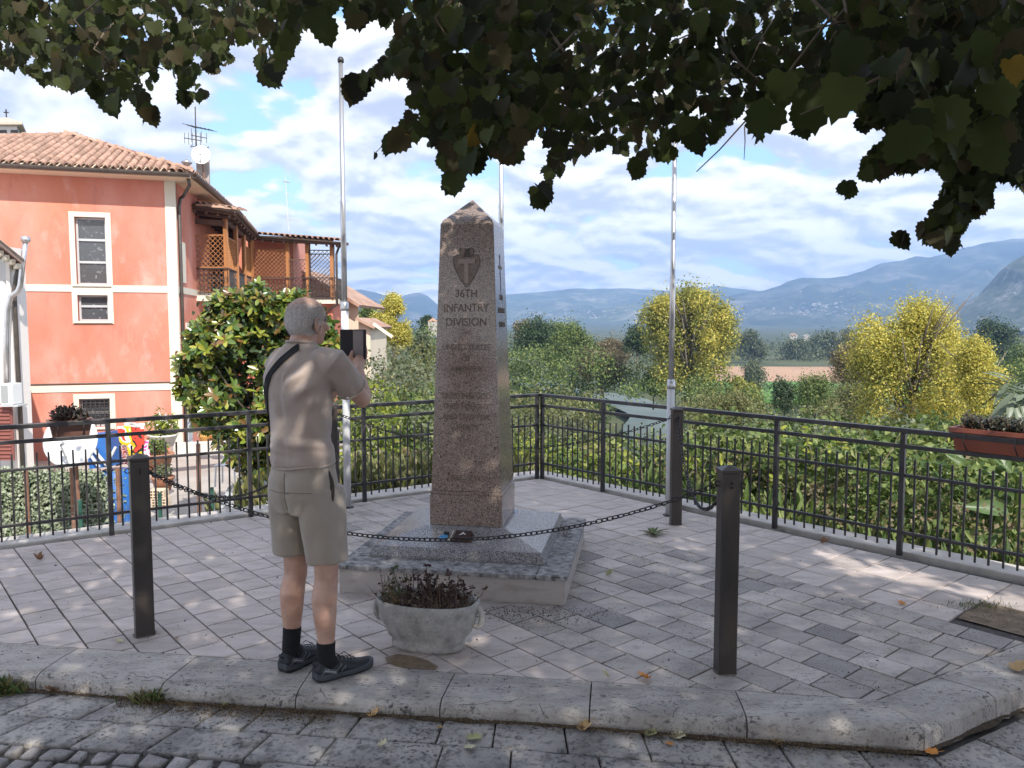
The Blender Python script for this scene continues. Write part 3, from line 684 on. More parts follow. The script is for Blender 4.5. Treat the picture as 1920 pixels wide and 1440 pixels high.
for s, z, sz in (('36TH', 1.775, .05), ('INFANTRY', 1.69, .05), ('DIVISION', 1.60, .05), ('TEXAS', 1.44, .045)):
    if s != 'TEXAS': text_on('inscription', s, face_mat('right', 0, z), sz, inc_m, shaft)
# carved arrowhead with a T, front; sword on the right-hand face
zc = 1.975
def crv(fn, a, b, n): return [fn(a+(b-a)*i/n) for i in range(n+1)]
head = [(0,-.150),(.020,-.128),(.055,-.075),(.084,-.010),(.092,.030),(.086,.058),(.066,.070),(.040,.066),(.030,.060),(.046,.080),(.052,.100),(.040,.116),(.018,.114),(0,.106)]
def smoothpath(P, k=4):
    out = []
    for i in range(len(P)-1):
        p0, p1, p2, p3 = P[max(i-1, 0)], P[i], P[i+1], P[min(i+2, len(P)-1)]
        for j in range(k):
            t = j/k; out.append(tuple(.5*((2*p1[d])+(-p0[d]+p2[d])*t+(2*p0[d]-5*p1[d]+4*p2[d]-p3[d])*t*t+(-p0[d]+3*p1[d]-3*p2[d]+p3[d])*t**3) for d in (0, 1)))
    return out+[P[-1]]
hp = smoothpath(head)
ring = hp+[(-a, b) for a, b in hp[-2::-1]]
obj('emblem_outline', G().tube([face_pt('front', a*.93, zc+b*.93, .001) for a, b in ring], .0042, 6, cap=False, flat=.5), inc_m, shaft, smooth=True)
g = G(); rr = ring[:-1]; g.add([face_pt('front', a*.88, zc+b*.88, .0014) for a, b in rr]+[face_pt('front', 0, zc, .0014)], [(i, (i+1) % len(rr), len(rr)) for i in range(len(rr))])
obj('emblem_field', g, M('emblem_field', (.19,.14,.112), (.26,.20,.165), scale=40, rough=.75, speck=[((.03,.025,.02), 150, .55, .6, .8)]), shaft)
g = G()
for q in ((-.013,.013,-.112,.040,.006),(-.056,.056,.010,.040,.0065)):
    A_ = [face_pt('front', x, zc+y, q[4]) for x, y in ((q[0],q[2]),(q[1],q[2]),(q[1],q[3]),(q[0],q[3]))]; B_ = [face_pt('front', x, zc+y, .001) for x, y in ((q[0]-.002,q[2]-.002),(q[1]+.002,q[2]-.002),(q[1]+.002,q[3]+.002),(q[0]-.002,q[3]+.002))]
    g.add(B_+A_, [(4,5,6,7),(0,1,5,4),(1,2,6,5),(2,3,7,6),(3,0,4,7)])
obj('emblem_letter', g, inc_l, shaft)
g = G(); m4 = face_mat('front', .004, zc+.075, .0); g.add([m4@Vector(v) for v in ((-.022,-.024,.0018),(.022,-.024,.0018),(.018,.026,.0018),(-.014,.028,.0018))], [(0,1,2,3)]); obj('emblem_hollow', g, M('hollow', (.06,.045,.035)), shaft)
g = G(); zs = 1.96
for poly in ([(-.008,.0),(.008,.0),(.012,-.05),(.004,-.19),(0,-.21),(-.004,-.19),(-.012,-.05)], [(-.055,.0),(.055,.0),(.062,.016),(.05,.022),(-.05,.022),(-.062,.016)], [(-.012,.022),(.012,.022),(.010,.07),(.018,.085),(0,.10),(-.018,.085),(-.010,.07)]):
    g.add([face_pt('right', a, zs+b, .0015) for a, b in poly], [tuple(range(len(poly)))])
obj('sword_relief', g, inc_m, shaft)
# things on the sloping plinth
def on_slope(a, b): t = (b+.513)/(.513-.262); return W3(a, b, .2385+t*(.312-.2385))
sl = math.atan2(.312-.2385, .513-.262)
cB = Vector(on_slope(.02, -.40)); MB = Matrix((UA, (VA*math.cos(sl)+Vector((0,0,math.sin(sl)))), Vector((0,0,1)))).transposed(); MB = Matrix((UA, VA*math.cos(sl)+Vector((0,0,math.sin(sl))), UA.cross(VA*math.cos(sl)+Vector((0,0,math.sin(sl)))))).transposed()
nS = MB.col[2]
t = thing('memorial_plaque', 'small dark brown memorial plaque lying on the sloping plinth behind the chain', 'plaque', cB)
pm = M('plaque_brown', (.06,.028,.022), (.10,.05,.04), scale=20, rough=.4)
obj('stand', G().box(cB+nS*.008, (.125, .085, .014), m=MB), pm, t, bevel=.002)
cP = cB+nS*.026+MB.col[1]*.006
obj('plate', G().box(cP, (.105, .08, .016), m=MB), M('plate_brown', (.045,.025,.022), rough=.3), t, bevel=.002)
wm = M('white_paint', (.7,.7,.68), rough=.6)
g = G(); 
for dx, dy, ln, an in ((-.004,.004,.03,1.2),(.008,-.002,.022,-.5),(-.012,-.012,.018,.4)): g.box(cP+nS*.0092+MB.col[0]*dx+MB.col[1]*dy, (ln, .006, .0016), m=MB@Matrix.Rotation(an, 3, 'Z'))
obj('figure', g, wm, t)
cC = Vector(on_slope(-.105, -.40))
t = thing('grave_candle', 'small blue candle tin left on the plinth beside the brown plaque', 'candle', cC)
obj('tray', G().box(cC+nS*.006, (.052, .04, .010), m=MB@Matrix.Rotation(.3, 3, 'Z')), M('blue_tin', (.02,.11,.30), (.10,.35,.55), scale=60, rough=.3), t, bevel=.002)
obj('lid', G().box(cC+nS*.014+MB.col[1]*.035+MB.col[0]*.012, (.03, .012, .02), m=MB), M('black_tin', (.02,.02,.02)), t, bevel=.001)
cW = Vector(on_slope(-.058, -.41))
tag(obj('votive_stick', G().tube([cW+nS*.004, cW+nS*.03+MB.col[1]*.05+UA*.01], .004, 6).lathe(cW-Vector((0,0,.002)), [(.014, 0), (.016, .004), (.006, .009)], 12), M('wax', (.55,.48,.38), rough=.5)), 'short pale candle stub with spilled wax between the blue tin and the plaque', 'candle')
# ------------------------------------------------------------------ pink house
pink_m = M('pink_render', (.52,.165,.10), (.60,.225,.16), (.66,.31,.245), scale=.55, rough=.9, bump=.15, bscale=25, detail=9, stretch=(1,1,.5),
           blotch=[((.63,.225,.115), .35, .46, .66, .6), ((.38,.13,.10), 2.4, .55, .72, .5), ((.70,.44,.38), 1.3, .55, .70, .55), ((.40,.16,.12), 7, .60, .72, .4)], ramp=(.32,.68))
cream_m = M('cream_trim', (.62,.57,.46), (.70,.65,.54), scale=2, rough=.85)
soffit_m = M('soffit', (.78,.62,.46), (.84,.68,.52), scale=2, rough=.9)
gutter_m = M('gutter_metal', (.085,.07,.062), (.13,.11,.095), scale=6, rough=.45, metal=.4)
tile_m = M('roof_tile', (.30,.165,.115), (.42,.26,.185), (.50,.345,.26), scale=1.6, rough=.9, bump=.2, bscale=30, orand=.28,
           blotch=[((.50,.34,.08), 1.9, .62, .72, .6), ((.22,.19,.16), 2.6, .58, .70, .5)])
glass_m = M('window_glass', (.045,.05,.055), (.09,.095,.10), scale=40, rough=.12, spec=.9, speck=[((.26,.28,.30), 9, .60, .70, .8)])
frame_m = M('aluminium', (.55,.56,.56), rough=.4, metal=.3)
wood_m = M('pergola_wood', (.36,.15,.05), (.50,.22,.085), scale=6, rough=.6, stretch=(1,1,.2))
dwood_m = M('dark_beam', (.09,.05,.038), (.15,.085,.06), scale=5, rough=.7)
wiron_m = M('wrought_iron', (.045,.04,.04), rough=.5)
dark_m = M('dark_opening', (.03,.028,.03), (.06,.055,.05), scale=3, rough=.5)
HC = at(334, 609, 22.0); HC.z = 0
E1 = Vector((-.957, -.29, 0)); E2 = Vector((-.1757, .984, 0)).normalized()      # along the front (leftwards) and along the side (away)
NF = Vector((.29, -.957, 0)); NS = Vector((E2.y, -E2.x, 0))
def on_plane(x, y, P0, n):
    d = ray(x, y); o = Vector((0, 0, EYE)); t = (P0-o).dot(n)/d.dot(n); return o+d*t
def fsz(x, y): p = on_plane(x, y, HC, NF); return (p-HC).dot(E1), p.z
def ssz(x, y): p = on_plane(x, y, HC, NS); return (p-HC).dot(E2), p.z
def FP(s, z, out=0): return HC+E1*s+NF*out+Vector((0, 0, z))
def SPt(s, z, out=0): return HC+E2*s+NS*out+Vector((0, 0, z))
def wall_box(g, fn, s0, s1, z0, z1, o0, o1):
    vs = [fn(s, z, o) for o in (o0, o1) for s, z in ((s0,z0),(s1,z0),(s1,z1),(s0,z1))]
    return g.add(vs, [(0,3,2,1),(4,5,6,7),(0,1,5,4),(1,2,6,5),(2,3,7,6),(3,0,4,7)])
house = thing('pink_house', 'pink rendered two storey house with cream bands, tiled roof and wooden lattice balcony', 'house', FP(0, -2.1))
ZG, ZE = -2.1, fsz(320, 334)[1]
LEN = 10.0; DEP = 8.0
# front wall pieces round the window openings
def frect(x0, y0, x1, y1): a = fsz(x0, y0); b = fsz(x1, y1); return (b[0], a[0], b[1], a[1])     # s0,s1,z0,z1
W1 = frect(139, 406, 202, 534); W2 = frect(145, 553, 204, 602); W3_ = frect(148, 748, 208, 800)
def wall_with_holes(name, fn, s0, s1, z0, z1, holes, mat, parent, o0=0, o1=-.3):
    g = G(); zs = sorted({z0, z1}|{h[2] for h in holes}|{h[3] for h in holes})
    for za, zb in zip(zs, zs[1:]):
        hs = sorted([h for h in holes if h[2] <= za+1e-6 and h[3] >= zb-1e-6]); s = s0
        for h in hs: wall_box(g, fn, s, h[0], za, zb, o1, o0); s = h[1]
        wall_box(g, fn, s, s1, za, zb, o1, o0)
    return obj(name, g, mat, parent)
wall_with_holes('wall', FP, 0, LEN, ZG, ZE, [W1, W2, W3_], pink_m, house)
g = G(); wall_box(g, SPt, .3, DEP, ZG, ZE, -.3, 0); obj('side_wall', g, pink_m, house)
g = G(); wall_box(g, FP, .2, LEN, ZG, ZE, -DEP-.1, -DEP+.1); obj('rear_wall', g, pink_m, house)
# cream pilasters and bands
px0 = frect(313, 500, 333, 520)
g = G(); wall_box(g, FP, -.03, px0[1], ZG, ZE-.01, .001, .03); wall_box(g, SPt, -.03, .10, ZG, ZE-.012, .001, .03); obj('corner_pilaster', g, cream_m, house)
for ya, yb in ((534.5, 547.5), (721.5, 734)):
    a = fsz(180, ya)[1]; b = fsz(180, yb)[1]
    g = G(); wall_box(g, FP, px0[1]+.002, LEN, b, a, .001, .025); obj('cream_band', g, cream_m, house)
    g = G(); wall_box(g, SPt, .102, DEP, b, a, .001, .025); obj('cream_band', g, cream_m, house)
ledge = fsz(180, 721.5)[1]; g = G(); g.tube([FP(px0[1], ledge+.04, .03), FP(LEN, ledge+.05, .03)], .018, 6); obj('cable', g, gutter_m, house)
def window(h, mull, name='window', bars=False, dark=False, fw=.13):
    s0, s1, z0, z1 = h; t = obj(name, wall_box(G(), FP, s0+.04, s1-.04, z0+.04, z1-.04, -.21, -.20), glass_m, house)
    g = G(); o = .028
    for q in ((s0-fw, s0, z0-fw*.6, z1+fw), (s1, s1+fw, z0-fw*.6, z1+fw), (s0, s1, z1, z1+fw), (s0, s1, z0-fw*.6, z0)): wall_box(g, FP, *q, .001, o)
    obj('surround', g, cream_m, t)
    g = G(); 
    for q in ((s0, s0+.05, z0, z1), (s1-.05, s1, z0, z1), (s0+.05, s1-.05, z1-.05, z1), (s0+.05, s1-.05, z0, z0+.05)): wall_box(g, FP, *q, -.215, -.16)
    for m_ in mull: wall_box(g, FP, s0+.05, s1-.05, m_-.03, m_+.03, -.215, -.155)
    obj('frame', g, frame_m, t)
    obj('sill', wall_box(G(), FP, s0-.1, s1+.1, z0-.05, z0-.005, -.1, .07), cream_m, t)
    if bars:
        g = G(); n = 6
        for i in range(n+1): s = s0+.04+(s1-s0-.08)*i/n; g.tube([FP(s, z0+.02, -.06), FP(s, z1-.04, -.06)], .012, 5)
        for zz in (z1-.12, z1-.40, z0+.2): wall_box(g, FP, s0, s1, zz-.012, zz+.012, -.068, -.05)
        for i in range(n): s = s0+.04+(s1-s0-.08)*(i+.5)/n; g.tube([FP(s+.03*math.cos(a), (z0+z1)/2+.1+.10*math.sin(a), -.06) for a in [k*PI/5 for k in range(11)]], .008, 4)
        obj('grille', g, wiron_m, t)
    return t
window(W1, [fsz(170, 449)[1], fsz(170, 491)[1]]); window(W2, [fsz(170, 574)[1]]); window(W3_, [fsz(170, 775)[1]], bars=True)
# roof
OV = .62; zt = ZE+.02
apx = FP(3.26, 0, -3.9); apx.z = 7.34
def RC(s, d, z): return FP(s, z, -d)
cor_r = HC-E1*OV+NF*OV-E2*0; cor_r = HC+NF*OV+NS*OV*.8; cor_l = FP(LEN+OV, 0, OV); cor_bl = FP(LEN+OV, 0, -DEP-OV); cor_br = HC+E2*(DEP+OV)+NS*OV*.8
for c_ in (cor_r, cor_l, cor_bl, cor_br): c_.z = zt
g = G(); g.add([cor_r, cor_l, cor_bl, cor_br]+[c_-Vector((0,0,.10)) for c_ in (cor_r, cor_l, cor_bl, cor_br)]+[apx], [(7,6,5,4),(0,1,5,4),(1,2,6,5),(2,3,7,6),(3,0,4,7),(0,1,8),(1,2,8),(2,3,8),(3,0,8)])
roof = obj('roof', g, soffit_m, house)
g = G()
def gutter(g, a, b, out, r=.095):
    n = 8; A_ = []; d = (b-a).normalized()
    for p in (a, b):
        for i in range(n+1): an = PI+PI*i/n; A_.append(p+out*(r+r*math.cos(an))+Vector((0,0,r*math.sin(an))))
        for i in range(n, -1, -1): an = PI+PI*i/n; A_.append(p+out*(r+(r-.012)*math.cos(an))+Vector((0,0,(r-.012)*math.sin(an))))
    m = 2*(n+1); return g.add(A_, [(i, (i+1) % m, m+(i+1) % m, m+i) for i in range(m)]+[tuple(range(m-1, -1, -1)), tuple(range(m, 2*m))])
zv = Vector((0,0,.0)); obj('gutter', gutter(G(), cor_r+zv, cor_l+zv, NF), gutter_m, house); obj('gutter', gutter(G(), cor_r+zv, cor_br+zv, NS), gutter_m, house)
g = G(); pth = [cor_r+Vector((-.10,.10,-.12)), cor_r+Vector((-.12,.22,-.26)), SPt(.45, ZE-.42, .14), SPt(.32, ZE-.5, .09), SPt(.22, ZE-.75, .07), SPt(.22, ZG+.1, .07)]
obj('downpipe', g.tube(pth, .048, 8), gutter_m, house, smooth=True)
# coppi: half-round tiles laid in courses on the slopes that show
def tile_mesh(L_=.46, r0=.098, r1=.078):
    g = G(); n = 6; th = .014; vs = []
    for y, r in ((0, r0), (L_, r1)):
        for k, rr in enumerate((r, r-th)):
            for i in range(n+1): a = PI*i/n; vs.append((rr*math.cos(a), y, rr*math.sin(a)*.95+(.02 if y == 0 else 0)))
    m = n+1; fs = []
    for i in range(n): fs += [(i, i+1, 2*m+i+1, 2*m+i), (m+i+1, m+i, 3*m+i, 3*m+i+1), (i+1, i, m+i, m+i+1)]
    return mesh('tile', g.add(vs, fs), tile_m)
tm = tile_mesh()
def cover(e0, e1, top, nmax, lim=None, sp=.205, cs=.37, merge=True, name='roof_tile', skip=0):
    """tiles on the triangle (or quad when top is a pair) above eave e0-e1"""
    U = (e1-e0).normalized(); W_ = (e1-e0).length
    tp = top if isinstance(top, (list, tuple)) else (top, top)
    q = tp[0]-e0; q2 = tp[1]-e0; V = (q-U*q.dot(U)); H = V.length; V.normalize(); Nn = U.cross(V)
    if Nn.z < 0: Nn = -Nn
    u0, u1 = q.dot(U), q2.dot(U); out = []
    j = 0
    while j*cs < H-.05:
        v = j*cs; t = v/H; a = u0*t; b = W_+(u1-W_)*t; i = math.ceil(a/sp)
        while i*sp <= b: out.append((i*sp, v)); i += 1
        j += 1
    Rm = Matrix((U, V, Nn)).transposed().to_4x4(); single = []; g = G()
    base = [Vector(v.co) for v in tm.vertices]; bf = [tuple(p.vertices) for p in tm.polygons]
    def key(a): p = e0+U*a[0]+V*a[1]; X, Y = px(p); return (not (-30 < X < 700)), p.length
    out.sort(key=key)
    for k, (u, v) in enumerate(out):
        p = e0+U*(u+R.uniform(-.008, .008))+V*(v-.06+R.uniform(-.012, .012))+Nn*(.035+R.uniform(0, .008))
        tw = Matrix.Rotation(R.uniform(-.02, .02), 4, 'Z')@Matrix.Rotation(R.uniform(.05, .08), 4, 'X'); m4 = Matrix.Translation(p)@Rm@tw
        if k < nmax:
            o = link('tile', tm, roof); o.matrix_basis = m4; single.append(o)
        else: g.add([m4@b_ for b_ in base], bf)
    # flat bed between the covers
    if g.v: obj('roof_tiles', g, tile_m, roof, kind='stuff')
cover(cor_l, cor_r, apx, 296)
cover(cor_r, cor_br, apx, 0)
g = G(); hip0 = cor_r+Vector((0,0,.06)); hip1 = apx+Vector((0,0,.06)); k = 22
for i in range(k):
    a = hip0.lerp(hip1, i/k); b = hip0.lerp(hip1, (i+1.15)/k); g.tube([a, b], [.115, .09], 8)
for i in range(26):
    c0 = cor_l+Vector((0,0,.06)); a = c0.lerp(hip1, i/26); b = c0.lerp(hip1, (i+1.15)/26); g.tube([a, b], [.115, .09], 8)
obj('hip_tiles', g, tile_m, roof)
# chimney with flue cowl and dish
cb = at(381, 320, 24.5); t0 = obj('chimney', G().box((cb.x, cb.y, cb.z), (.36, .36, 1.0), rz=.3), M('chimney_block', (.28,.25,.23), (.42,.38,.35), scale=5, rough=.95, bump=.4), roof)
obj('cowl', G().lathe(at(350, 309, 23.6), [(.10,-.2),(.10,.02),(.15,.04),(.15,.09),(.05,.15)], 14), M('zinc', (.45,.46,.47), rough=.3, metal=.8), roof, smooth=True)
dish_m = M('dish_white', (.72,.70,.62), (.80,.79,.74), scale=6, rough=.45)
def dish(label, c, r, nrm, pole_to=None, mat=dish_m, arm=True):
    t = thing('satellite_dish', label, 'satellite dish', c); n = Vector(nrm).normalized(); q = n.to_track_quat('Z', 'Y').to_matrix(); g = G(); K = 8; S_ = 32; vs = []
    for th in (0, -.012):
        for k in range(K+1):
            rr = r*k/K
            for j in range(S_): a = 2*PI*j/S_; vs.append(c+q@Vector((rr*math.cos(a), rr*1.08*math.sin(a), .22*rr*rr/r-.10*r+th)))
    m = (K+1)*S_; fs = []
    for k in range(K):
        for j in range(S_):
            a, b, d, e = k*S_+j, k*S_+(j+1) % S_, (k+1)*S_+(j+1) % S_, (k+1)*S_+j; fs += [(a, b, d, e), (m+a, m+e, m+d, m+b)]
    fs += [(K*S_+j, K*S_+(j+1) % S_, m+K*S_+(j+1) % S_, m+K*S_+j) for j in range(S_)]
    obj('reflector', g.add(vs, fs), mat, t, smooth=True)
    f = c+q@Vector((0, -r*.25, r*1.0)); g = G().tube([c+q@Vector((0, -r*1.02, -.0)), f+q@Vector((0,-.03,0))], .014, 6); obj('feed_arm', g, frame_m, t)
    obj('receiver', G().tube([f+q@Vector((0,0,.04)), f-q@Vector((0,0,.05))], [.028, .035], 8), frame_m, t)
    if pole_to is not None: obj('mast', G().tube([c-n*.12, Vector((c.x-n.x*.12, c.y-n.y*.12, c.z-.1)), Vector(pole_to)], .024, 8), M('rust_'+label[:5], (.16,.075,.045), (.26,.14,.09), scale=8, rough=.8), t)
    return t
dc = at(377, 291, 24.0); dish('cream satellite dish on the chimney of the pink house', dc, .27, (.25, -.95, .25), pole_to=(dc.x+.05, dc.y+.2, dc.z-1.0))
def antenna(label, base, top, bars, mat=wiron_m, parent=None):
    t = thing('tv_antenna', label, 'antenna', base); obj('mast', G().tube([base, top], .018, 6), mat, t)
    for nm, p, d, L_, els, el in bars:
        p = Vector(base).lerp(Vector(top), p); d = Vector(d).normalized(); s = d.cross(Vector((0,0,1))).normalized() if nm == 'h' else Vector((0,0,1)); g = G().tube([p-d*L_*.3, p+d*L_*.7], .013, 5)
        for i in range(els): q = p+d*(L_*(-.28+.96*i/(els-1))); e = el*(1-.35*i/els); g.tube([q-s*e, q+s*e], .008, 4)
        obj('boom', g, mat, t)
antenna('tall roof antenna with several booms above the chimney of the pink house', at(368, 300, 24.2), at(366, 200, 24.2), [('h', .62, (1,-.3,-.25), .9, 7, .28), ('v', .38, (-1,.3,.2), .6, 5, .22), ('h', .25, (.9,.4,.0), .5, 4, .25), ('v', .45, (.8,-.3,-.2), .6, 4, .2)])
antenna('thin lone antenna mast standing behind the porch roof', at(541, 432, 34), at(535, 334, 34), [('h', .22, (1,-.2,-.2), .7, 6, .12), ('h', .93, (.5,1,0), .3, 5, .12), ('h', .7, (1,.4,0), .3, 3, .08)], mat=frame_m)
# ---- balcony wing
def Bx(a, b, wd, ht): return G().span(a, b, wd, ht)
cf = at(355, 552, 24.6); cr = at(429, 552, 24.6); zb = 2.50; zr = 3.33
c0 = Vector((cf.x, cf.y, 0)); c1 = Vector((cr.x, cr.y, 0)); k0 = Vector((at(475, 609, 29.4).x, 29.4, 0)); c2 = c1+E2*((29.4-c1.y)/E2.y); c3 = Vector((at(632, 609, 29.6).x, 29.6, 0)); back = SPt(4.5, 0)
def Z(v, z): return Vector((v.x, v.y, z))
bal = 'balcony'
w0 = SPt((c0.y-HC.y)/E2.y-.2, 0); depth_v = Vector((.15, 1, 0))
g = G().prism([(w0.x-.3, w0.y), (c1.x+.06, c1.y-.06), (c2.x+.04, c2.y), (c2.x-.3, c2.y+3), (w0.x-1.5, w0.y+8)], zb-.17, zb); bslab = obj('balcony_slab', g, cream_m, house)
g = G().prism([(c2.x-.2, c2.y-.02), (c3.x+.1, c3.y-.05), (c3.x-.3, c3.y+2.2), (c2.x-.7, c2.y+2.4)], zb-.12, zb+.05); obj('balcony_slab', g, cream_m, house)
# recessed wing wall and its parts
wg0 = Vector((c2.x-2.6, c2.y+1.1, 0)); wg1 = Vector((c2.x+1.15, c2.y+1.5, 0))
g = G().prism([(wg0.x, wg0.y), (wg1.x, wg1.y), (wg1.x-.4, wg1.y+4), (wg0.x-.4, wg0.y+4)], ZG, 5.0); obj('wing_wall', g, pink_m, house)
g = G().prism([(c2.x-.4, c2.y+.9), (c3.x-.2, c3.y+.2), (c3.x-.5, c3.y+3.5), (c2.x-1, c2.y+4)], ZG, zb-.12); obj('wing_base_wall', g, pink_m, house)
obj('door', G().box((c0.x-.05+.35, c0.y+2.2, zb+1.05), (.9, .06, 2.1), rz=-.17), dark_m, house)
g = G(); 
def fpost(p, z0, z1, m=wood_m, w_=.11): return obj('post', G().box((p.x, p.y, (z0+z1)/2), (w_, w_, z1-z0), rz=-.17), m, house)
P1 = [c0.lerp(c1, t) for t in (0.02, .96)]; P2 = [c1.lerp(c2, t) for t in (.33, .66, .97)]; P3 = [c2.lerp(c3, t) for t in (.01, .43, .66, .95)]; P3b = [c2.lerp(c3, t)+Vector((0, 1.6, 0)) for t in (.55, .85)]
for p in P1: fpost(p, zb, 4.95)
for p in P2: fpost(p, zb, 4.85)
for p in P3: fpost(p, zb, 4.75)
for p in P3b: fpost(p, zb, 4.75, dwood_m, .10)
def lattice(a, b, z0, z1, n=None, m=wood_m):
    U = (b-a); L_ = U.length; U.normalize(); g = G(); s = .155; H = z1-z0; 
    nn = int((L_+H)/s)+1
    for k in range(-1, nn+1):
        for sg in (1, -1):
            x0 = k*s-H if sg == 1 else k*s; pts = []
            xa, xb = (x0, x0+H) if sg == 1 else (x0, x0-H); t0, t1 = 0., 1.
            dx = xb-xa
            lo, hi = (0-xa)/dx, (L_-xa)/dx
            if lo > hi: lo, hi = hi, lo
            t0, t1 = max(0, lo), min(1, hi)
            if t1-t0 < .02: continue
            pa = a+U*(xa+dx*t0)+Vector((0,0,z0+H*t0)); pb = a+U*(xa+dx*t1)+Vector((0,0,z0+H*t1)); off_ = U.cross(Vector((0,0,1)))*(.006*sg); g.span(pa+off_, pb+off_, .012, .034, up=U.cross(Vector((0,0,1))))
    for zz in (z0, z1): g.span(Z(a, zz), Z(b, zz), .04, .035)
    o = obj('lattice_panel', g, m, house); return o
zl = 4.35
lattice(P1[0], P1[1], zr+.04, zl); lattice(P1[0]+Vector((0,.1,0)), P1[1]+Vector((0,.1,0)), zb+.1, zr)
lattice(P1[1], P2[0], zb+.4, zl-.05); lattice(P2[1], P2[2], zb+.4, zl)
lattice(P3[0], P3[1], zr, zl); lattice(P3[0]+Vector((0,.1,0)), P3[1]+Vector((0,.1,0)), zb+.1, zr); lattice(P3[2], P3[3], zb+.2, zl, m=dwood_m); lattice(P3[1], P3[2], zb+.1, zl-.35, m=dwood_m); lattice(P3b[0], P3b[1], zb+.2, zl, m=dwood_m)
def railp(a, b, z0, z1, dense=False):
    U = b-a; L_ = U.length; U.normalize(); g = G()
    for zz in (z0+.08, z1): g.span(Z(a, zz), Z(b, zz), .035, .03)
    n = int(L_/.12)
    for i in range(n+1):
        p = a+U*(L_*i/n); g.tube([Z(p, z0+.02), Z(p, z1)], .009, 4)
        if i < n:
            c = Z(a+U*(L_*(i+.5)/n), (z0+z1)/2+.08); g.tube([c+U*(.04*math.cos(t))+Vector((0,0,.09*math.sin(t))) for t in [k*PI/4 for k in range(9)]], .007, 4)
            c.z -= .26; g.tube([c+U*(.04*math.cos(t))+Vector((0,0,.07*math.sin(t))) for t in [k*PI/4 for k in range(9)]], .007, 4)
    obj('balcony_railing', g, wiron_m, house)
o1 = Vector((.02, -.1, 0)); railp(c0+o1, c1+o1, zb, zr); railp(c1+o1, c2+o1, zb, zr); railp(c1+o1, c2+o1+Vector((.02,0,0)), zb+.02, zr); railp(c2+o1, c3+o1, zb+.02, zr); railp(c3+o1, c3+Vector((-.1,1.9,0)), zb+.02, zr)
# porch roof
rz0 = 4.93
e0, e1_ = c0+Vector((-.15, -.35, 0)), c1+Vector((.42, -.45, 0)); e2_ = c2+Vector((.35, -.35, 0)); e3_ = c3+Vector((.35, -.4, 0))
def pz(e, z): return Z(e, z)
sl1 = [pz(e0, 5.28), pz(e1_, 5.02), pz(e2_, 4.84), pz(c2+Vector((-.9, .6, 0)), 5.02), pz(SPt(2.2, 0, -.1), 5.36)]
def slab(name, P, th, mat): n = len(P); return obj(name, G().add(P+[p-Vector((0,0,th)) for p in P], [tuple(range(n)), tuple(range(2*n-1, n-1, -1))]+[(i, (i+1) % n, n+(i+1) % n, n+i) for i in range(n)]), mat, house)
slab('porch_roof', sl1, .12, dwood_m)
sl2 = [pz(e2_, 4.845), pz(e3_, 4.62), pz(e3_+Vector((-.3, 2.5, 0)), 4.85), pz(c2+Vector((-.9, 2.6, 0)), 5.05)]
slab('porch_roof', sl2, .12, dwood_m)
g = gutter(G(), pz(e0, 5.27), pz(e1_, 5.01), Vector((0,-1,0)), .055); gutter(g, pz(e1_, 5.01), pz(e2_, 4.83), Vector((1,-.1,0)), .055); gutter(g, pz(e2_, 4.83), pz(e3_, 4.60), Vector((0,-1,0)), .055); obj('porch_gutter', g, gutter_m, house)
for a, b, n in ((sl1[0], sl1[1], 5), (sl1[1], sl1[2], 8), (sl2[0], sl2[1], 8)):
    for i in range(n):
        p = a.lerp(b, (i+.5)/n)-Vector((0, 0, .17)); d = Vector((-.25, 1, .12)) if a is not sl1[1] else Vector((-1, .1, .12)); obj('rafter', G().span(p+d.normalized()*.05, p+d*1.3, .07, .09), dwood_m, house)
for a, b in ((P1[0], P1[1]), (P1[1], P2[2]), (P3[0], P3[3])): obj('beam', G().span(Z(a, 4.80), Z(b, 4.70), .12, .16), dwood_m, house)
def tiles_on(a, b, up_, n, m_):
    g = G(); bs = [Vector(v.co) for v in tm.vertices]; bf = [tuple(p.vertices) for p in tm.polygons]; U = (b-a).normalized(); V = (up_-U*up_.dot(U)).normalized(); Nn = U.cross(V); Nn = Nn if Nn.z > 0 else -Nn; Rm = Matrix((U, V, Nn)).transposed().to_4x4(); L_ = (b-a).length
    for j in range(m_):
        for i in range(int(L_/.2)): m4 = Matrix.Translation(a+U*(.1+i*.2)+V*(j*.36-.04)+Nn*.03)@Rm; g.add([m4@q for q in bs], bf)
    obj('porch_tiles', g, tile_m, house, kind='stuff')
tiles_on(sl1[0]+(sl1[1]-sl1[0])*.3, sl1[1], Vector((-.1, 1, .12)), 0, 3); tiles_on(sl2[0], sl2[1], Vector((-.1, 1, .1)), 0, 4); tiles_on(sl1[1], sl1[2], Vector((-1,.1,.08)), 0, 3)
obj('wall_lamp', G().box(at(375, 577, 27)+Vector((0,0,0)), (.12,.1,.28)), cream_m, house)
dp = [Z(e3_, 4.58)+Vector((0,.02,0)), Z(e3_, 4.45)+Vector((-.22,.3,0)), Z(c3, 4.2)+Vector((.04,-.1,0)), Z(c3, 2.35)+Vector((.04,-.1,0)), Z(c3, 2.2)+Vector((-.25,.1,0)), Z(c3, 2.0)+Vector((-.5,.2,0)), Z(c3, ZG)+Vector((-.5,.2,0))]
obj('downpipe', G().tube(dp, .045, 8), gutter_m, house, smooth=True)
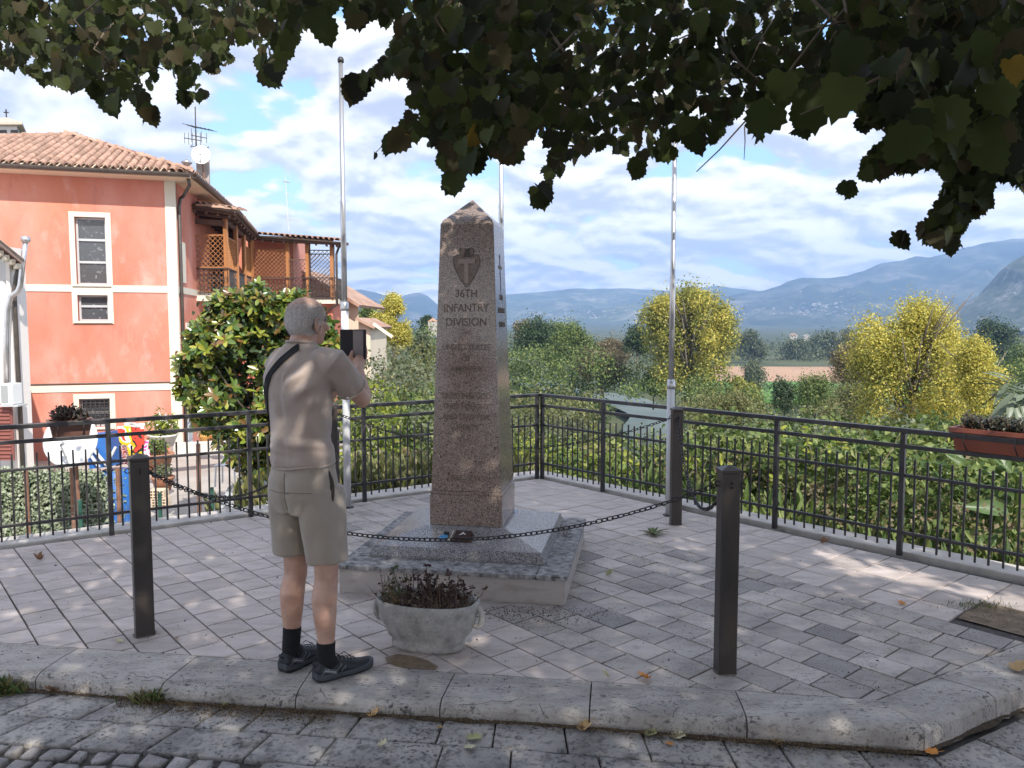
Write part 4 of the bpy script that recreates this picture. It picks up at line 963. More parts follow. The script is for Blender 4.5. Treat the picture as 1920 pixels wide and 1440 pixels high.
# ground floor side: shutter door, pale side windows
for s, z0, z1, w_ in ((.9, ssz(346, 650)[1], ssz(346, 605)[1], .55),): obj('side_window', wall_box(G(), SPt, s, s+w_, z0, z1, .001, .03), cream_m, house)
obj('side_window', wall_box(G(), SPt, .5, 1.0, ssz(342, 530)[1], ssz(342, 455)[1], .001, .04), cream_m, house)
dz = obj('side_door', wall_box(G(), SPt, .5, 1.15, ZG, ZG+1.95, .001, .05), M('grey_door', (.42,.46,.50), (.50,.54,.57), scale=3, rough=.6), house)
for i in range(7): obj('slat', wall_box(G(), SPt, .54, 1.11, ZG+.12+i*.26, ZG+.30+i*.26, .051, .065), MATS['grey_door'], dz)
# ------------------------------------------------------------------ cream house further along and its lean-to
ch = thing('cream_house', 'plain cream gabled house beyond the pink house porch', 'house', at(670, 609, 34)); Yc = 33.5
def gable(P, z0, mat, nm, parent, dep=6): n = len(P); g = G().add([p for p in P]+[p+Vector((-1.2, dep, 0)) for p in P], [tuple(range(n)), tuple(range(2*n-1, n-1, -1))]+[(i, (i+1) % n, n+(i+1) % n, n+i) for i in range(n)]); return obj(nm, g, mat, parent)
crm = M('cream_render', (.62,.53,.41), (.68,.59,.47), scale=1, rough=.9)
gable([at(520, 1400, Yc)*1, at(672, 1400, Yc), at(672, 573, Yc), at(640, 555, Yc), at(560, 500, Yc), at(520, 520, Yc)][0:0] or [Z(at(520, 609, Yc), -6), Z(at(672, 609, Yc), -6), at(672, 573, Yc), at(645, 556, Yc), at(560, 506, Yc), at(520, 530, Yc)], 0, crm, 'wall', ch)
obj('roof', G().span(at(676, 574, Yc-.3)+Vector((0,3,0)), at(556, 503, Yc-.3)+Vector((0,3,0)), 6.6, .12), tile_m, ch)
lt = thing('low_annex', 'low cream annex with tiled lean-to roof right of the cream house', 'building', at(690, 640, 31))
obj('wall', G().add([Z(at(672, 609, 31), -6), Z(at(694, 609, 31), -6), at(694, 612, 31), at(672, 600, 31), Z(at(672, 609, 31), -6)+Vector((0,4,0)), Z(at(694, 609, 31), -6)+Vector((0,4,0)), at(694, 612, 31)+Vector((0,4,0)), at(672, 600, 31)+Vector((0,4,0))], [(0,1,2,3),(7,6,5,4),(1,5,6,2),(2,6,7,3)]), crm, lt)
obj('roof', G().span(at(668, 597, 30.9)+Vector((0,2,0)), at(704, 615, 30.9)+Vector((0,2,0)), 4.4, .09), tile_m, lt)
obj('gutter_board', G().span(at(700, 607, 29), at(736, 632, 29), .12, .10), M('pale_board', (.70,.62,.52), rough=.7), lt)
# ------------------------------------------------------------------ belfry behind the pink roof
bt = thing('belfry', 'white belfry with low tiled roof and iron cross behind the pink roof', 'tower', at(10, 260, 40)); q = at(5, 262, 40)
wl = M('white_render', (.55,.54,.53), (.64,.63,.62), scale=2, rough=.9)
obj('wall', G().prism([(q.x-2.2, 40), (at(33, 262, 40).x, 40), (at(50, 262, 44).x, 44), (q.x-2.4, 44)], 7.5, at(30, 237, 40).z), wl, bt)
zt_ = at(40, 237, 40).z
g = G(); pp_ = [Vector((q.x-2.6, 39.6, zt_)), Vector((at(42, 243, 39.6).x, 39.6, zt_)), Vector((at(58, 243, 44.3).x, 44.3, zt_)), Vector((q.x-2.6, 44.4, zt_))]; g.add(pp_+[p+Vector((0,0,.12)) for p in pp_]+[at(12, 220, 42)], [(3,2,1,0),(0,1,5,4),(1,2,6,5),(2,3,7,6),(3,0,4,7),(4,5,8),(5,6,8),(6,7,8),(7,4,8)])
obj('roof', g, M('old_tile', (.42,.34,.26), (.56,.47,.37), scale=6, rough=.9, stretch=(3,1,1)), bt)
cz = at(12, 220, 42); obj('cross', G().box(cz+Vector((0,0,.16)), (.05,.05,.5)).box(cz+Vector((0,0,.25)), (.26,.05,.05)), wiron_m, bt)
for x in (6, 27): p = at(x, 251, 39.99); obj('opening', G().box(p, (.34, .06, .36)), dark_m, bt)
# ------------------------------------------------------------------ white house at the left edge
wh = thing('white_house', 'white house at the left edge of the picture with timber eaves and a steel flue', 'house', at(5, 700, 15.5)); Yw = 15.5
x_r = at(22, 609, Yw).x
obj('wall', G().prism([(x_r-3, Yw-.3), (x_r, Yw), (x_r-4.6, Yw+6), (x_r-7, Yw+5)], -2.1, at(20, 525, Yw).z+.4), wl, wh)
obj('quoin', G().box((x_r+.035, Yw+.15, 0.5), (.07, .5, 5.2)), M('pale_pilaster', (.78,.72,.66), rough=.8), wh)
er = at(44, 488, Yw-.5); g = G(); g.add([at(44, 490, Yw-.6), at(-10, 448, Yw-.6), at(-60, 380, Yw+2.8), at(30, 470, Yw+3.2)], [(0,1,2,3)]); 
P_ = [at(42, 492, Yw-.7), at(-30, 432, Yw-.7), at(-110, 420, Yw+3), at(8, 520, Yw+3)]
obj('eave', G().add(P_+[p+Vector((0,0,.09)) for p in P_], [(3,2,1,0),(4,5,6,7),(0,1,5,4),(1,2,6,5),(2,3,7,6),(3,0,4,7)]), M('eave_board', (.45,.30,.24), (.55,.38,.31), scale=4, rough=.8), wh)
for i in range(5): a = at(36-i*11, 498-i*8, Yw-.55); obj('rafter', G().span(a, a+Vector((-1.9, 2.5, .0)), .07, .08), cream_m, wh)
g = gutter(G(), at(46, 487, Yw-.7), at(-30, 425, Yw-.7), Vector((.4,-.9,0)), .06); obj('gutter', g, gutter_m, wh)
steel = M('steel_flue', (.55,.54,.53), (.7,.69,.68), scale=6, rough=.3, metal=.85)
Pf = [at(48, 452, Yw-.3), at(43, 490, Yw-.3), at(38, 535, Yw-.3), at(33, 547, Yw-.3), at(20, 556, Yw-.3), at(13, 585, Yw-.3), at(11, 640, Yw-.3), at(12, 720, Yw-.3)]
obj('flue', G().tube(Pf, .05, 10), steel, wh, smooth=True); obj('flue_cowl', G().lathe(at(48, 455, Yw-.3), [(.055,0),(.085,.02),(.085,.10),(.05,.12)], 14), steel, wh, smooth=True)
obj('downpipe', G().tube([at(36, 500, Yw-.1), at(30, 520, Yw-.1), at(27, 545, Yw-.1), at(27, 560, Yw-.1), Z(at(30, 600, Yw-.1), at(30, 880, Yw-.1).z)], .045, 8), gutter_m, wh, smooth=True)
ac = thing('air_conditioner', 'white air conditioning unit on the corner of the white house', 'air conditioner', at(21, 738, Yw-.4)); c_ = at(21, 738, Yw-.45)
obj('case', G().box(c_, (.24,.3,.40)), M('ac_white', (.72,.72,.70), rough=.5), ac, bevel=.01); obj('grille', G().box(c_+Vector((-.03,-.155,0)), (.13,.012,.33)), M('ac_grille', (.3,.31,.31), rough=.5), ac); obj('bracket', G().box(c_+Vector((.05,-.02,-.22)), (.35,.3,.03)), frame_m, ac)
sh = obj('shutter', G().box(at(4, 810, Yw-.42), (.42,.05,1.1)), M('shutter_red', (.26,.09,.07), rough=.7), wh)
for i in range(14): obj('slat', G().box(at(4, 810, Yw-.46)+Vector((.02,0,-.48+i*.074)), (.30,.03,.035)), MATS['shutter_red'], sh)
# ------------------------------------------------------------------ vegetation
def leafmat(name, cols, rough=.55, trans=.22, spec=.4): return M(name, cols[0], icol=cols, rough=rough, trans=trans, spec=spec)
lm_green = leafmat('leaf_green', [(.05,.09,.02),(.095,.145,.032),(.145,.20,.045),(.22,.25,.075)])
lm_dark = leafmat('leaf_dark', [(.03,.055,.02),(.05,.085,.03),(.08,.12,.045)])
lm_olive = leafmat('leaf_olive', [(.09,.105,.03),(.13,.145,.042),(.18,.185,.06),(.23,.21,.09)])
lm_grey = leafmat('leaf_greygreen', [(.075,.10,.045),(.115,.14,.07),(.17,.19,.11)])
lm_yel = leafmat('leaf_yellow', [(.34,.32,.06),(.52,.45,.07),(.66,.54,.10),(.44,.43,.10)], trans=.3)
lm_yg = leafmat('leaf_yellowgreen', [(.14,.17,.03),(.25,.27,.045),(.38,.36,.06),(.48,.42,.10)], trans=.3)
lm_lime = leafmat('leaf_lime', [(.13,.18,.025),(.21,.26,.035),(.33,.35,.05)], trans=.3)
lm_brown = leafmat('leaf_brown', [(.15,.11,.055),(.22,.17,.09),(.13,.13,.05),(.28,.22,.13)])
lm_mag = leafmat('leaf_magnolia', [(.05,.10,.02),(.11,.17,.03),(.20,.25,.035),(.30,.30,.045),(.16,.085,.03),(.08,.14,.03)], rough=.25, trans=.15, spec=.7)
bark_m = M('bark', (.10,.08,.06), (.20,.17,.14), scale=12, rough=.95, bump=.5, bscale=50, stretch=(1,1,.25))
def trunk_geo(base, top, r, branches=5, spread=1.0):
    g = G(); base, top = Vector(base), Vector(top); k = 6; P = [base.lerp(top, i/k)+Vector((R.uniform(-1,1), R.uniform(-1,1), 0))*r*.4*(i > 0) for i in range(k+1)]
    g.tube(P, [r*(1-.75*i/k) for i in range(k+1)], 7)
    H = (top-base).length
    for _ in range(branches):
        t = R.uniform(.3, .8); a = base.lerp(top, t); an = R.uniform(0, 2*PI); d = Vector((math.cos(an)*spread, math.sin(an)*spread, R.uniform(.5, 1.1))).normalized()
        L_ = H*R.uniform(.25, .45); g.tube([a, a+d*L_*.5+Vector((0,0,.03*H)), a+d*L_+Vector((0,0,.1*H))], [r*.4, r*.25, r*.08], 5)
    return g
def crown(spec, k, cr):
    out = []
    for c, r in spec: out += clumps_in(c, r, k, cr)
    return out
def tree(name, label, cat, base, ell, k, cr, n, size, mat, trunk=None, group=None, T=T_DIAMOND, **kw):
    t = thing(name, label, cat, base, group); foliage('crown', crown(ell, k, cr), n, size, mat, t, T=T, **kw)
    if trunk: obj('trunk', trunk_geo(base, trunk[0], trunk[1], trunk[2] if len(trunk) > 2 else 6), bark_m, t, smooth=True)
    return t
def E_(x, y, Y, wpx, hpx, dr=.9):                                      # ellipsoid seen at a pixel
    c = at(x, y, Y); s = Y/F_PX; return ((c.x, c.y, c.z), (wpx/2*s, wpx/2*s*dr, hpx/2*s))
# poplar in the middle distance
t = tree('poplar_tree', 'tall yellowing poplar standing by the river behind the right flagpole', 'tree', at(1292, 775, 88),
     [E_(1260, 640, 88, 120, 190), E_(1320, 650, 88, 130, 200), E_(1235, 600, 88, 80, 90), E_(1300, 580, 88, 90, 80), E_(1350, 620, 88, 70, 110), E_(1290, 700, 88, 170, 120)],
     20, 1.15, 42000, .26, lm_yg, tall=1.35, trunk=(at(1290, 570, 88), .5, 26))
foliage('yellow_crown', crown([E_(1305, 575, 87.5, 100, 60), E_(1350, 600, 87, 70, 70), E_(1240, 575, 87, 60, 50), E_(1320, 650, 86, 90, 120)], 14, .9, ), 8000, .24, lm_yel, t)
t = tree('autumn_tree', 'large golden yellow autumn tree standing behind the right railing', 'tree', at(1700, 900, 34),
     [E_(1715, 640, 34, 170, 170), E_(1645, 660, 34, 120, 120), E_(1700, 730, 34, 230, 190), E_(1770, 800, 34, 220, 170), E_(1690, 840, 34, 200, 130), E_(1735, 600, 34, 100, 90), E_(1790, 690, 34, 110, 160)],
     26, .50, 40000, .10, lm_yel, tall=1.25, trunk=(at(1725, 585, 34), .15, 28))
foliage('green_crown', crown([E_(1680, 780, 34.5, 180, 160), E_(1640, 700, 34.2, 110, 130), E_(1760, 740, 34.2, 150, 190), E_(1700, 660, 34.3, 130, 160), E_(1800, 860, 33.5, 200, 120), E_(1720, 880, 33.5, 220, 120)], 20, .5), 38000, .095, lm_yg, t)
tree('autumn_tree', 'smaller golden tree leaning out at the right beyond the flower box', 'tree', at(1840, 900, 30), [E_(1840, 720, 30, 90, 150), E_(1850, 800, 30, 100, 120), E_(1825, 670, 30, 50, 60)], 26, .40, 34000, .085, lm_yel, trunk=(at(1840, 660, 30), .12, 8))
tree('autumn_tree', 'compact bright yellow tree beside the cream house, between man and obelisk', 'tree', at(738, 700, 52), [E_(740, 605, 52, 70, 90), E_(715, 610, 52, 40, 60), E_(738, 570, 52, 36, 40), E_(752, 630, 52, 45, 50)], 26, .4, 24000, .125, lm_yel, trunk=(at(738, 570, 52), .15, 6))
# trees one can tell apart in the wood behind the river
wood = [(1010,640,120,90,110,lm_dark,'dark green round tree in the wood right of the obelisk'),(1075,650,110,100,105,lm_green,'mid green tree in the wood between the railing corner and the poplar'),
        (985,625,60,55,118,lm_brown,'small russet tree at the top of the wood beside the obelisk'),(1130,690,110,70,95,lm_brown,'brownish tree on the river bank left of the poplar'),
        (1045,625,90,50,140,lm_green,'distant green tree on the skyline right of the obelisk'),(1150,655,80,50,120,lm_brown,'dull russet tree just left of the tall poplar'),
        (1195,640,60,70,110,lm_dark,'dark tree directly behind the left side of the poplar'),(1410,650,70,70,300,lm_grey,'grey green tree right of the poplar beyond the fields'),
        (1415,705,50,70,160,lm_grey,'grey bush at the left end of the green field'),(1468,745,60,80,60,lm_dark,'dark green bushy tree before the green field'),
        (1530,745,90,110,56,lm_green,'green tree in front of the ploughed field'),(1590,700,80,120,60,lm_brown,'brownish green tree left of the golden tree'),(1600,770,130,110,50,lm_olive,'olive green tree under the golden tree at its left'),
        (1500,660,80,60,330,lm_grey,'first of the grey green trees lining the ploughed field'),(1550,655,90,70,335,lm_grey,'broad grey green tree behind the ploughed field'),(1590,650,80,70,340,lm_olive,'olive tree at the right end of the far tree line'),
        (790,655,70,70,60,lm_grey,'grey green olive tree left of the obelisk'),(800,606,40,36,110,lm_dark,'small dark conifer against the hills left of the obelisk'),(690,590,50,50,75,lm_green,'green tree peeping between the cream house and the yellow tree'),
        (1870,640,110,90,170,lm_dark,'dark tree at the foot of the rocky hill'),(1840,655,60,60,190,lm_olive,'yellowish round tree between the two golden trees and the hill'),(1905,700,70,110,120,lm_green,'green tree at the right edge above the flower box'),(1370,790,170,120,34,lm_olive,'wide olive bush below the poplar behind the right bollard'),
        (1225,720,60,60,98,lm_green,'green bush leaning over the river behind the right flagpole'),(1395,740,70,80,85,lm_yg,'yellow green bush at the right foot of the poplar')]
for x, y, wd, hh, Y, m, lab in wood:
    s = Y/F_PX; base = at(x, y+hh*.5, Y); base.z -= .5*hh*s*.6
    tree('tree', lab, 'tree', base, [E_(x-wd*.18, y, Y, wd*.62, hh*.85), E_(x+wd*.2, y+hh*.08, Y, wd*.6, hh*.8), E_(x, y-hh*.15, Y, wd*.5, hh*.6)], 16, max(wd, hh)*s*.12, int(1500+wd*hh*.85), max(.06, 3.4*s), m, tall=1.1, trunk=(at(x, y, Y), wd*s*.03, 4))
# undergrowth that nobody could count, as masses
def mass(name, rows, mat, size_px, dens, gate=None):
    cl = []; tot = 0
    P = []
    Vs, Fs, off_ = [], [], 0
    for x0, x1, ytop, ybot, Y0, Y1, step in rows:
        cl = []; x = x0; A = 0
        while x <= x1:
            t = (x-x0)/max(1, x1-x0); Y = Y0+(Y1-Y0)*t; yt = (ytop[0]+(ytop[1]-ytop[0])*t) if isinstance(ytop, tuple) else ytop
            y = yt+R.uniform(-10, 14)
            r = step*R.uniform(.45, .75)
            while y < ybot:
                xx = x+R.uniform(-.4, .4)*step; c = at(xx, y+r, Y*R.uniform(.93, 1.07))
                if (gate is None or noise.noise(Vector((xx*.012, y*.017, gate))) > .02) and not (1150-r*.8 < xx < 1262+r*.8 and 752-r*.8 < y+r < 797+r*.8): cl.append((c.x, c.y, c.z, r*Y/F_PX))
                y += step*.6
            x += step*.6
        n = int((x1-x0)*(ybot-min(ytop if isinstance(ytop, tuple) else (ytop,)))*dens); Ym = (Y0+Y1)/2
        V, F = foliage_data(cl, n, size_px*Ym/F_PX*(.9 if Ym > 50 else 1), tall=.8); Vs.append(V); Fs.append(F+off_); off_ += len(V)
    return link(name, npmesh(name, np.vstack(Vs), np.vstack(Fs), mat), None, 'stuff')
# rows: x0,x1,ytop,ybottom,Y0,Y1,step
mass('far_woodland', [(1380,1990,648,692,330,330,30),(1400,1990,632,665,480,480,22),(1780,1990,622,700,230,200,40),(880,1240,628,700,150,140,34),(640,830,612,650,120,120,24)], lm_grey, 4.2, .42)
mass('woodland', [(950,1220,(640,676),770,100,92,46),(1180,1420,700,770,82,82,36),(1830,1990,660,860,70,60,50),(770,830,612,680,80,80,26)], lm_green, 5.5, .40)
mass('riverside_scrub', [(950,1150,(715,735),830,70,62,50),(1230,1420,(745,730),840,60,60,46),(1400,1960,(750,760),880,42,36,60),(640,830,640,760,34,34,50)], lm_olive, 6, .19)
mass('willow_scrub', [(955,1148,(735,742),840,42,36,34),(1265,1420,(745,750),830,44,40,40)], lm_olive, 6.5, .16)
mass('tangled_vines', [(640,830,(650,655),905,24,24,56),(960,1180,(765,790),910,22,20,56)], lm_grey, 7.5, .14)
mass('bramble', [(640,830,(735,720),930,16,16,50),(955,1150,(800,815),930,15,13,54),(1140,1960,(815,780),1010,13,9.5,64),(1260,1960,(775,770),900,24,20,64)], lm_green, 10.5, .10)
mass('green_thicket', [(1260,1960,(800,800),1080,10.5,8,70),(930,1260,(850,840),960,12.5,11,50),(1600,1990,(870,850),1120,7.2,6.4,60)], lm_green, 14.5, .052)
mass('pale_bramble', [(1140,1960,(822,790),1000,12.5,9.2,70),(955,1150,(805,820),920,14,12.5,60)], lm_olive, 10, .045, gate=1)
mass('shadow_foliage', [(1140,1960,(835,800),1040,11.5,8.8,66)], lm_dark, 12, .04, gate=12)  # dark leaf patches put in to stand for deep shadow among the bushes
mass('brown_bracken', [(1260,1960,(850,830),1090,10,7.6,60)], lm_brown, 9, .03, gate=21)
mass('silvery_scrub', [(1280,1960,(785,780),930,19,15,70),(640,830,(745,730),920,15,15,56)], lm_grey, 9, .06, gate=5)
mass('yellow_shrubs', [(655,745,(690,720),880,14,14,30),(955,1090,(815,820),930,13,12,36),(1480,1760,(800,830),900,26,20,46)], lm_lime, 8, .065)
mass('dry_stalks', [(650,820,(830,830),960,9.5,10.5,34),(1560,1960,(930,930),1130,6.9,5.6,46)], lm_brown, 11, .018)
# tall grass and weeds on the bank right behind the railings: upright blades
def blades(name, rows, mat, n, h=(.25, .6)):
    P, Nn, Tp, S_ = [], [], [], []
    for a, b, w_, zlo, zhi in rows:
        for _ in range(n):
            p = Vector(a).lerp(Vector(b), R.random())+Vector((R.gauss(0, w_), R.gauss(0, w_), R.uniform(zlo, zhi))); P.append(p); Nn.append((R.gauss(0, 1), R.gauss(0, 1), .1)); Tp.append((R.gauss(0, .3), R.gauss(0, .3), 1)); S_.append(R.uniform(*h))
    V, F = leaves(np.array(P), np.array(Nn), np.array(Tp), np.array(S_), T_LANCE); return link(name, npmesh(name, V, F, mat), None, 'stuff')
q0 = FC+FN1*1.0; 
blades('tall_grass', [(q0-FD1*2.6, q0+FD1*.2, .25, -1.0, .0)], lm_olive, 4200, (.12, .32))
blades('tall_weeds', [(FC+FN2*1.1+FD2*.2, FC+FN2*1.0+FD2*6.5, .28, -1.3, -.15)], lm_green, 5200, (.10, .26))
# magnolia
mb = at(485, 900, 13.5); mb.z = -2.05
t = thing('magnolia_tree', 'glossy magnolia with green and bronze leaves standing behind the man', 'tree', mb)
YM = 12.6
els = [E_(375, 700, YM, 100, 110), E_(395, 760, YM, 100, 110), E_(500, 600, YM, 190, 120), E_(440, 620, YM, 120, 120), E_(480, 640, YM, 230, 180), E_(400, 690, YM, 130, 130), E_(560, 640, YM, 150, 170), E_(480, 740, YM, 210, 170), E_(410, 770, YM+.3, 90, 110), E_(470, 590, YM, 120, 90), E_(545, 580, YM, 70, 70), E_(480, 810, YM, 170, 110), E_(600, 660, YM, 80, 120), E_(385, 640, YM, 70, 60), E_(490, 860, YM+.2, 80, 110)]
cl = np.array(crown(els, 15, .19)); k = rng.choice(len(cl), 2300); d = rdir(2300, .35); P = cl[k, :3]+d*(cl[k, 3]*rng.uniform(.5, 1.25, 2300))[:, None]
# whorls: 6-8 leaves round each twig end
Pn, Nn, Tn = [], [], []
for p, dd in zip(P, d):
    ax_ = Vector(dd)+Vector((R.gauss(0,.3), R.gauss(0,.3)-.15, .35)); ax_.normalize(); s = ax_.orthogonal().normalized(); b = ax_.cross(s); m_ = R.randint(6, 8); ph = R.random()*6
    for i in range(m_):
        an = ph+2*PI*i/m_; rad = s*math.cos(an)+b*math.sin(an); tip = (rad+ax_*R.uniform(.25, .9)).normalized(); nn = (ax_-tip*ax_.dot(tip)).normalized()+Vector((R.gauss(0,.2), R.gauss(0,.2), R.gauss(0,.2))); Pn.append(p); Nn.append(nn); Tn.append(tip)
Pn, Nn, Tn = map(np.array, (Pn, Nn, Tn)); sz = rng.uniform(.11, .19, len(Pn))
order = np.argsort(Pn[:, 1])[:270]; rest_ = np.setdiff1d(np.arange(len(Pn)), order)
V, F = leaves(Pn[rest_], Nn[rest_], Tn[rest_], sz[rest_], T_MAG); link('foliage', npmesh('foliage', V, F, lm_mag), t, 'stuff')
mag1 = [M('magnolia_leaf_%d' % i, c, rough=.25, trans=.15, spec=.7) for i, c in enumerate([(.11,.17,.03),(.22,.26,.035),(.34,.34,.05),(.20,.11,.035),(.13,.20,.035)])]
lmes = []
for m_ in mag1: V, F = leaves(np.zeros((1,3)), np.array([[0,0,1.]]), np.array([[0,1.,0]]), np.array([1.]), T_MAG); lmes.append(npmesh('leaf', V, F, m_))
def leaf_obj(me, p, n, tip, s, parent, name='leaf'):
    n = Vector(n).normalized(); tip = Vector(tip); y = (tip-n*tip.dot(n)).normalized(); x = y.cross(n); o = link(name, me, parent); o.matrix_basis = Matrix.Translation(Vector(p))@Matrix((x, y, n)).transposed().to_4x4()@Matrix.Scale(s, 4); return o
for i in order: leaf_obj(R.choice(lmes), Pn[i], Nn[i], Tn[i], sz[i], t)
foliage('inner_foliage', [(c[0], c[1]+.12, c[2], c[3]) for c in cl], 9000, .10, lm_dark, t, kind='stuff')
g = trunk_geo(mb, at(480, 640, YM+.2), .09, 12, .9); obj('trunk', g, bark_m, t, smooth=True)
# big-leaved plant at the right edge, behind the railing
bl = thing('broad_leaf_plant', 'large broad leaved banana like plant at the right edge below the flower box', 'plant', Vector((3.9, 5.6, -1.2)))
big_m = leafmat('leaf_broad', [(.10,.16,.05),(.07,.12,.035),(.15,.20,.08)], rough=.4, trans=.25)
T_BIG = tmpl([(.06,.02),(.14,.15),(.20,.4),(.17,.7),(.07,.92)], .22, -.4); V, F = leaves(np.zeros((1,3)), np.array([[0,0,1.]]), np.array([[0,1.,0]]), np.array([1.]), T_BIG); bme = npmesh('leaf', V, F, big_m)
for x, y, Y, dx, dz_, s in ((1880,1010,6.2,-1,.15,.9),(1890,960,6.4,-.8,.7,.9),(1900,930,6.1,-1,.4,1.0),(1890,1060,6.0,-.9,-.4,.8),(1830,900,6.8,-.6,.9,.7),(1880,880,6.6,-1,.9,.8),(1915,870,6.3,-.7,1,.9),(1850,870,7.2,.5,.6,.7),(1840,1000,6.9,-.5,.2,.6),(1900,1100,5.9,-1,-.2,.8),(1800,880,7.4,-.3,.6,.6),(1935,820,6.6,-.9,.8,.8)):
    for q in range(2): leaf_obj(bme, at(x+R.uniform(-25,25), y+R.uniform(-30,30), Y*R.uniform(.96,1.1)), (R.uniform(-.5,.5), -1, R.uniform(.0,.7)), (dx, R.uniform(-.2,.3), dz_-.35*q), s*R.uniform(.26,.38), bl)
obj('stem', G().tube([Vector((4.1, 6.3, -1.6)), Vector((4.05, 6.2, .4))], [.07, .04], 8), lm_green, bl)
pl = thing('strap_leaf_plant', 'plant with drooping pale strap leaves at the right edge above the flower box', 'plant', at(1930, 800, 9)); gm = leafmat('leaf_strap', [(.12,.15,.09),(.20,.24,.16),(.08,.10,.05)], rough=.4)
V, F = leaves(np.zeros((1,3)), np.array([[0,0,1.]]), np.array([[0,1.,0]]), np.array([1.]), T_LANCE); sme = npmesh('leaf', V, F, gm)
for i in range(60):
    p = at(R.uniform(1885, 1950), R.uniform(715, 790), R.uniform(8.6, 9.3)); a = R.uniform(0, 2*PI); leaf_obj(sme, p, (math.cos(a)*.6, math.sin(a)*.6-.3, .8), (-abs(math.cos(a)), math.sin(a), R.uniform(-.7, .5)), R.uniform(.28, .42), pl)
obj('stem', G().tube([at(1935, 1000, 9), at(1925, 730, 9)], [.06, .03], 7), bark_m, pl)
# ------------------------------------------------------------------ linden overhead
lin = thing('linden_tree', 'big linden tree whose dark leafy boughs hang over the terrace', 'tree', (3.6, .2, KZ))
lind = [(.032,.043,.014),(.048,.062,.018),(.072,.088,.024),(.026,.028,.016),(.075,.062,.028)]
lm_lin = M('linden_leaf', lind[1], icol=lind, rough=.6, trans=.48, spec=.2)
POLY = [(-60,-60),(-60,170),(0,148),(30,145),(60,160),(125,180),(170,190),(200,178),(218,220),(255,215),(278,236),(286,205),(282,178),(300,150),(325,140),(320,182),(350,203),(400,195),(408,152),(430,145),(448,122),(425,80),(450,88),(476,84),(470,125),(482,142),(512,165),(550,130),(556,100),(566,72),(605,75),(612,32),(640,40),(672,55),(700,42),(725,60),(738,62),(715,105),(684,140),(650,155),(666,193),(700,165),(740,152),(770,165),(755,210),(735,245),(745,288),(772,270),(800,270),(825,335),(848,368),(862,345),(865,320),(895,325),(910,290),(950,310),(978,280),(1000,262),(1030,275),(1010,340),(1022,392),(1052,350),(1060,325),(1095,318),(1105,285),(1130,298),(1170,300),(1190,342),(1212,310),(1245,312),(1275,270),(1300,290),(1340,285),(1372,235),(1400,218),(1415,218),(1420,268),(1468,215),(1490,202),(1502,262),(1560,225),(1612,212),(1622,252),(1650,245),(1672,235),(1650,265),(1618,290),(1588,372),(1640,345),(1690,340),(1755,325),(1775,335),(1740,395),(1688,476),(1740,470),(1785,480),(1815,430),(1868,392),(1862,360),(1888,345),(1925,372),(1990,380),(1990,-60)]
PA = np.array(POLY, float)
def inside(X, Y, P=PA):
    c = np.zeros(len(X), bool); n = len(P)
    for i in range(n):
        x0, y0 = P[i]; x1, y1 = P[(i+1) % n]; m_ = ((y0 > Y) != (y1 > Y)); t = (Y-y0)/((y1-y0) if y1 != y0 else 1e-9); c ^= m_ & (X < x0+t*(x1-x0))
    return c
def bough_depth(x, y):
    """how far off the boughs hang, by where they are seen"""
    d = 3.6+.5*math.sin(x*.006)+.35*math.sin(x*.017+1)
    if x > 1560 and y > 250: d = 4.3
    return d
def seen(X, Y, n): pass
P_, N_, T_, S_ = [], [], [], []
def add_leaf(x, y, Y, s, face=.8):
    p = at(x, y, Y); v = Vector((R.gauss(0, .55), -face+R.gauss(0, .35), R.gauss(.15, .45))); tip = Vector((R.gauss(0, .55), R.gauss(-.1, .3), -1)); P_.append(p-tip.normalized()*s*.4); N_.append(v); T_.append(tip); S_.append(s)
cnt = 0
xs = rng.uniform(-50, 1980, 60000); ys = rng.uniform(-50, 480, 60000); ok = inside(xs, ys)&inside(xs, ys+20)&inside(xs-15, ys)&inside(xs+15, ys); xs, ys = xs[ok], ys[ok]
NL = 5700
for x, y in zip(xs[:NL], ys[:NL]):
    d = bough_depth(x, y)+R.choice((0, 0, .5, .9, 1.5, 2.0))+R.gauss(0, .2); s = R.uniform(.048, .092)
    add_leaf(x, y, d, s)
ex = (xs > 1540)&(ys > 190); 
for x, y in list(zip(xs[ex], ys[ex]))[:1500]: add_leaf(x, y, bough_depth(x, y)+R.gauss(.3, .35), R.uniform(.06, .10))
# leaves hanging in the corners of the outline, so that its tips read
for i, (x, y) in enumerate(POLY[2:-2]):
    x0, y0 = POLY[i+1]; x1, y1 = POLY[i+3]
    if y > max(y0, y1)-2:
        for k in range(3): add_leaf(x+R.uniform(-8, 8), y-14-R.uniform(0, 16), bough_depth(x, y)+R.gauss(0, .1), R.uniform(.08, .11), 1.1)
# large leaves close to the camera, right
near = []
for _ in range(64):
    x = R.uniform(1400, 1960); yb_ = 205 if x < 1660 else 300; y = R.uniform(90, yb_-25)
    if x < 1560 and y < 150: continue
    near.append((x, y))
for x, y in near+[(1432,225),(1450,195),(1525,205),(1508,215),(1545,190),(1590,185),(1630,205),(1700,250),(1760,260),(1890,300),(1905,250),(1850,300)]:
    add_leaf(x, y, R.uniform(2.1, 3.0), R.uniform(.09, .13), 1.0)
P_, N_, T_, S_ = map(np.array, (P_, N_, T_, S_)); app = S_/P_[:, 1]
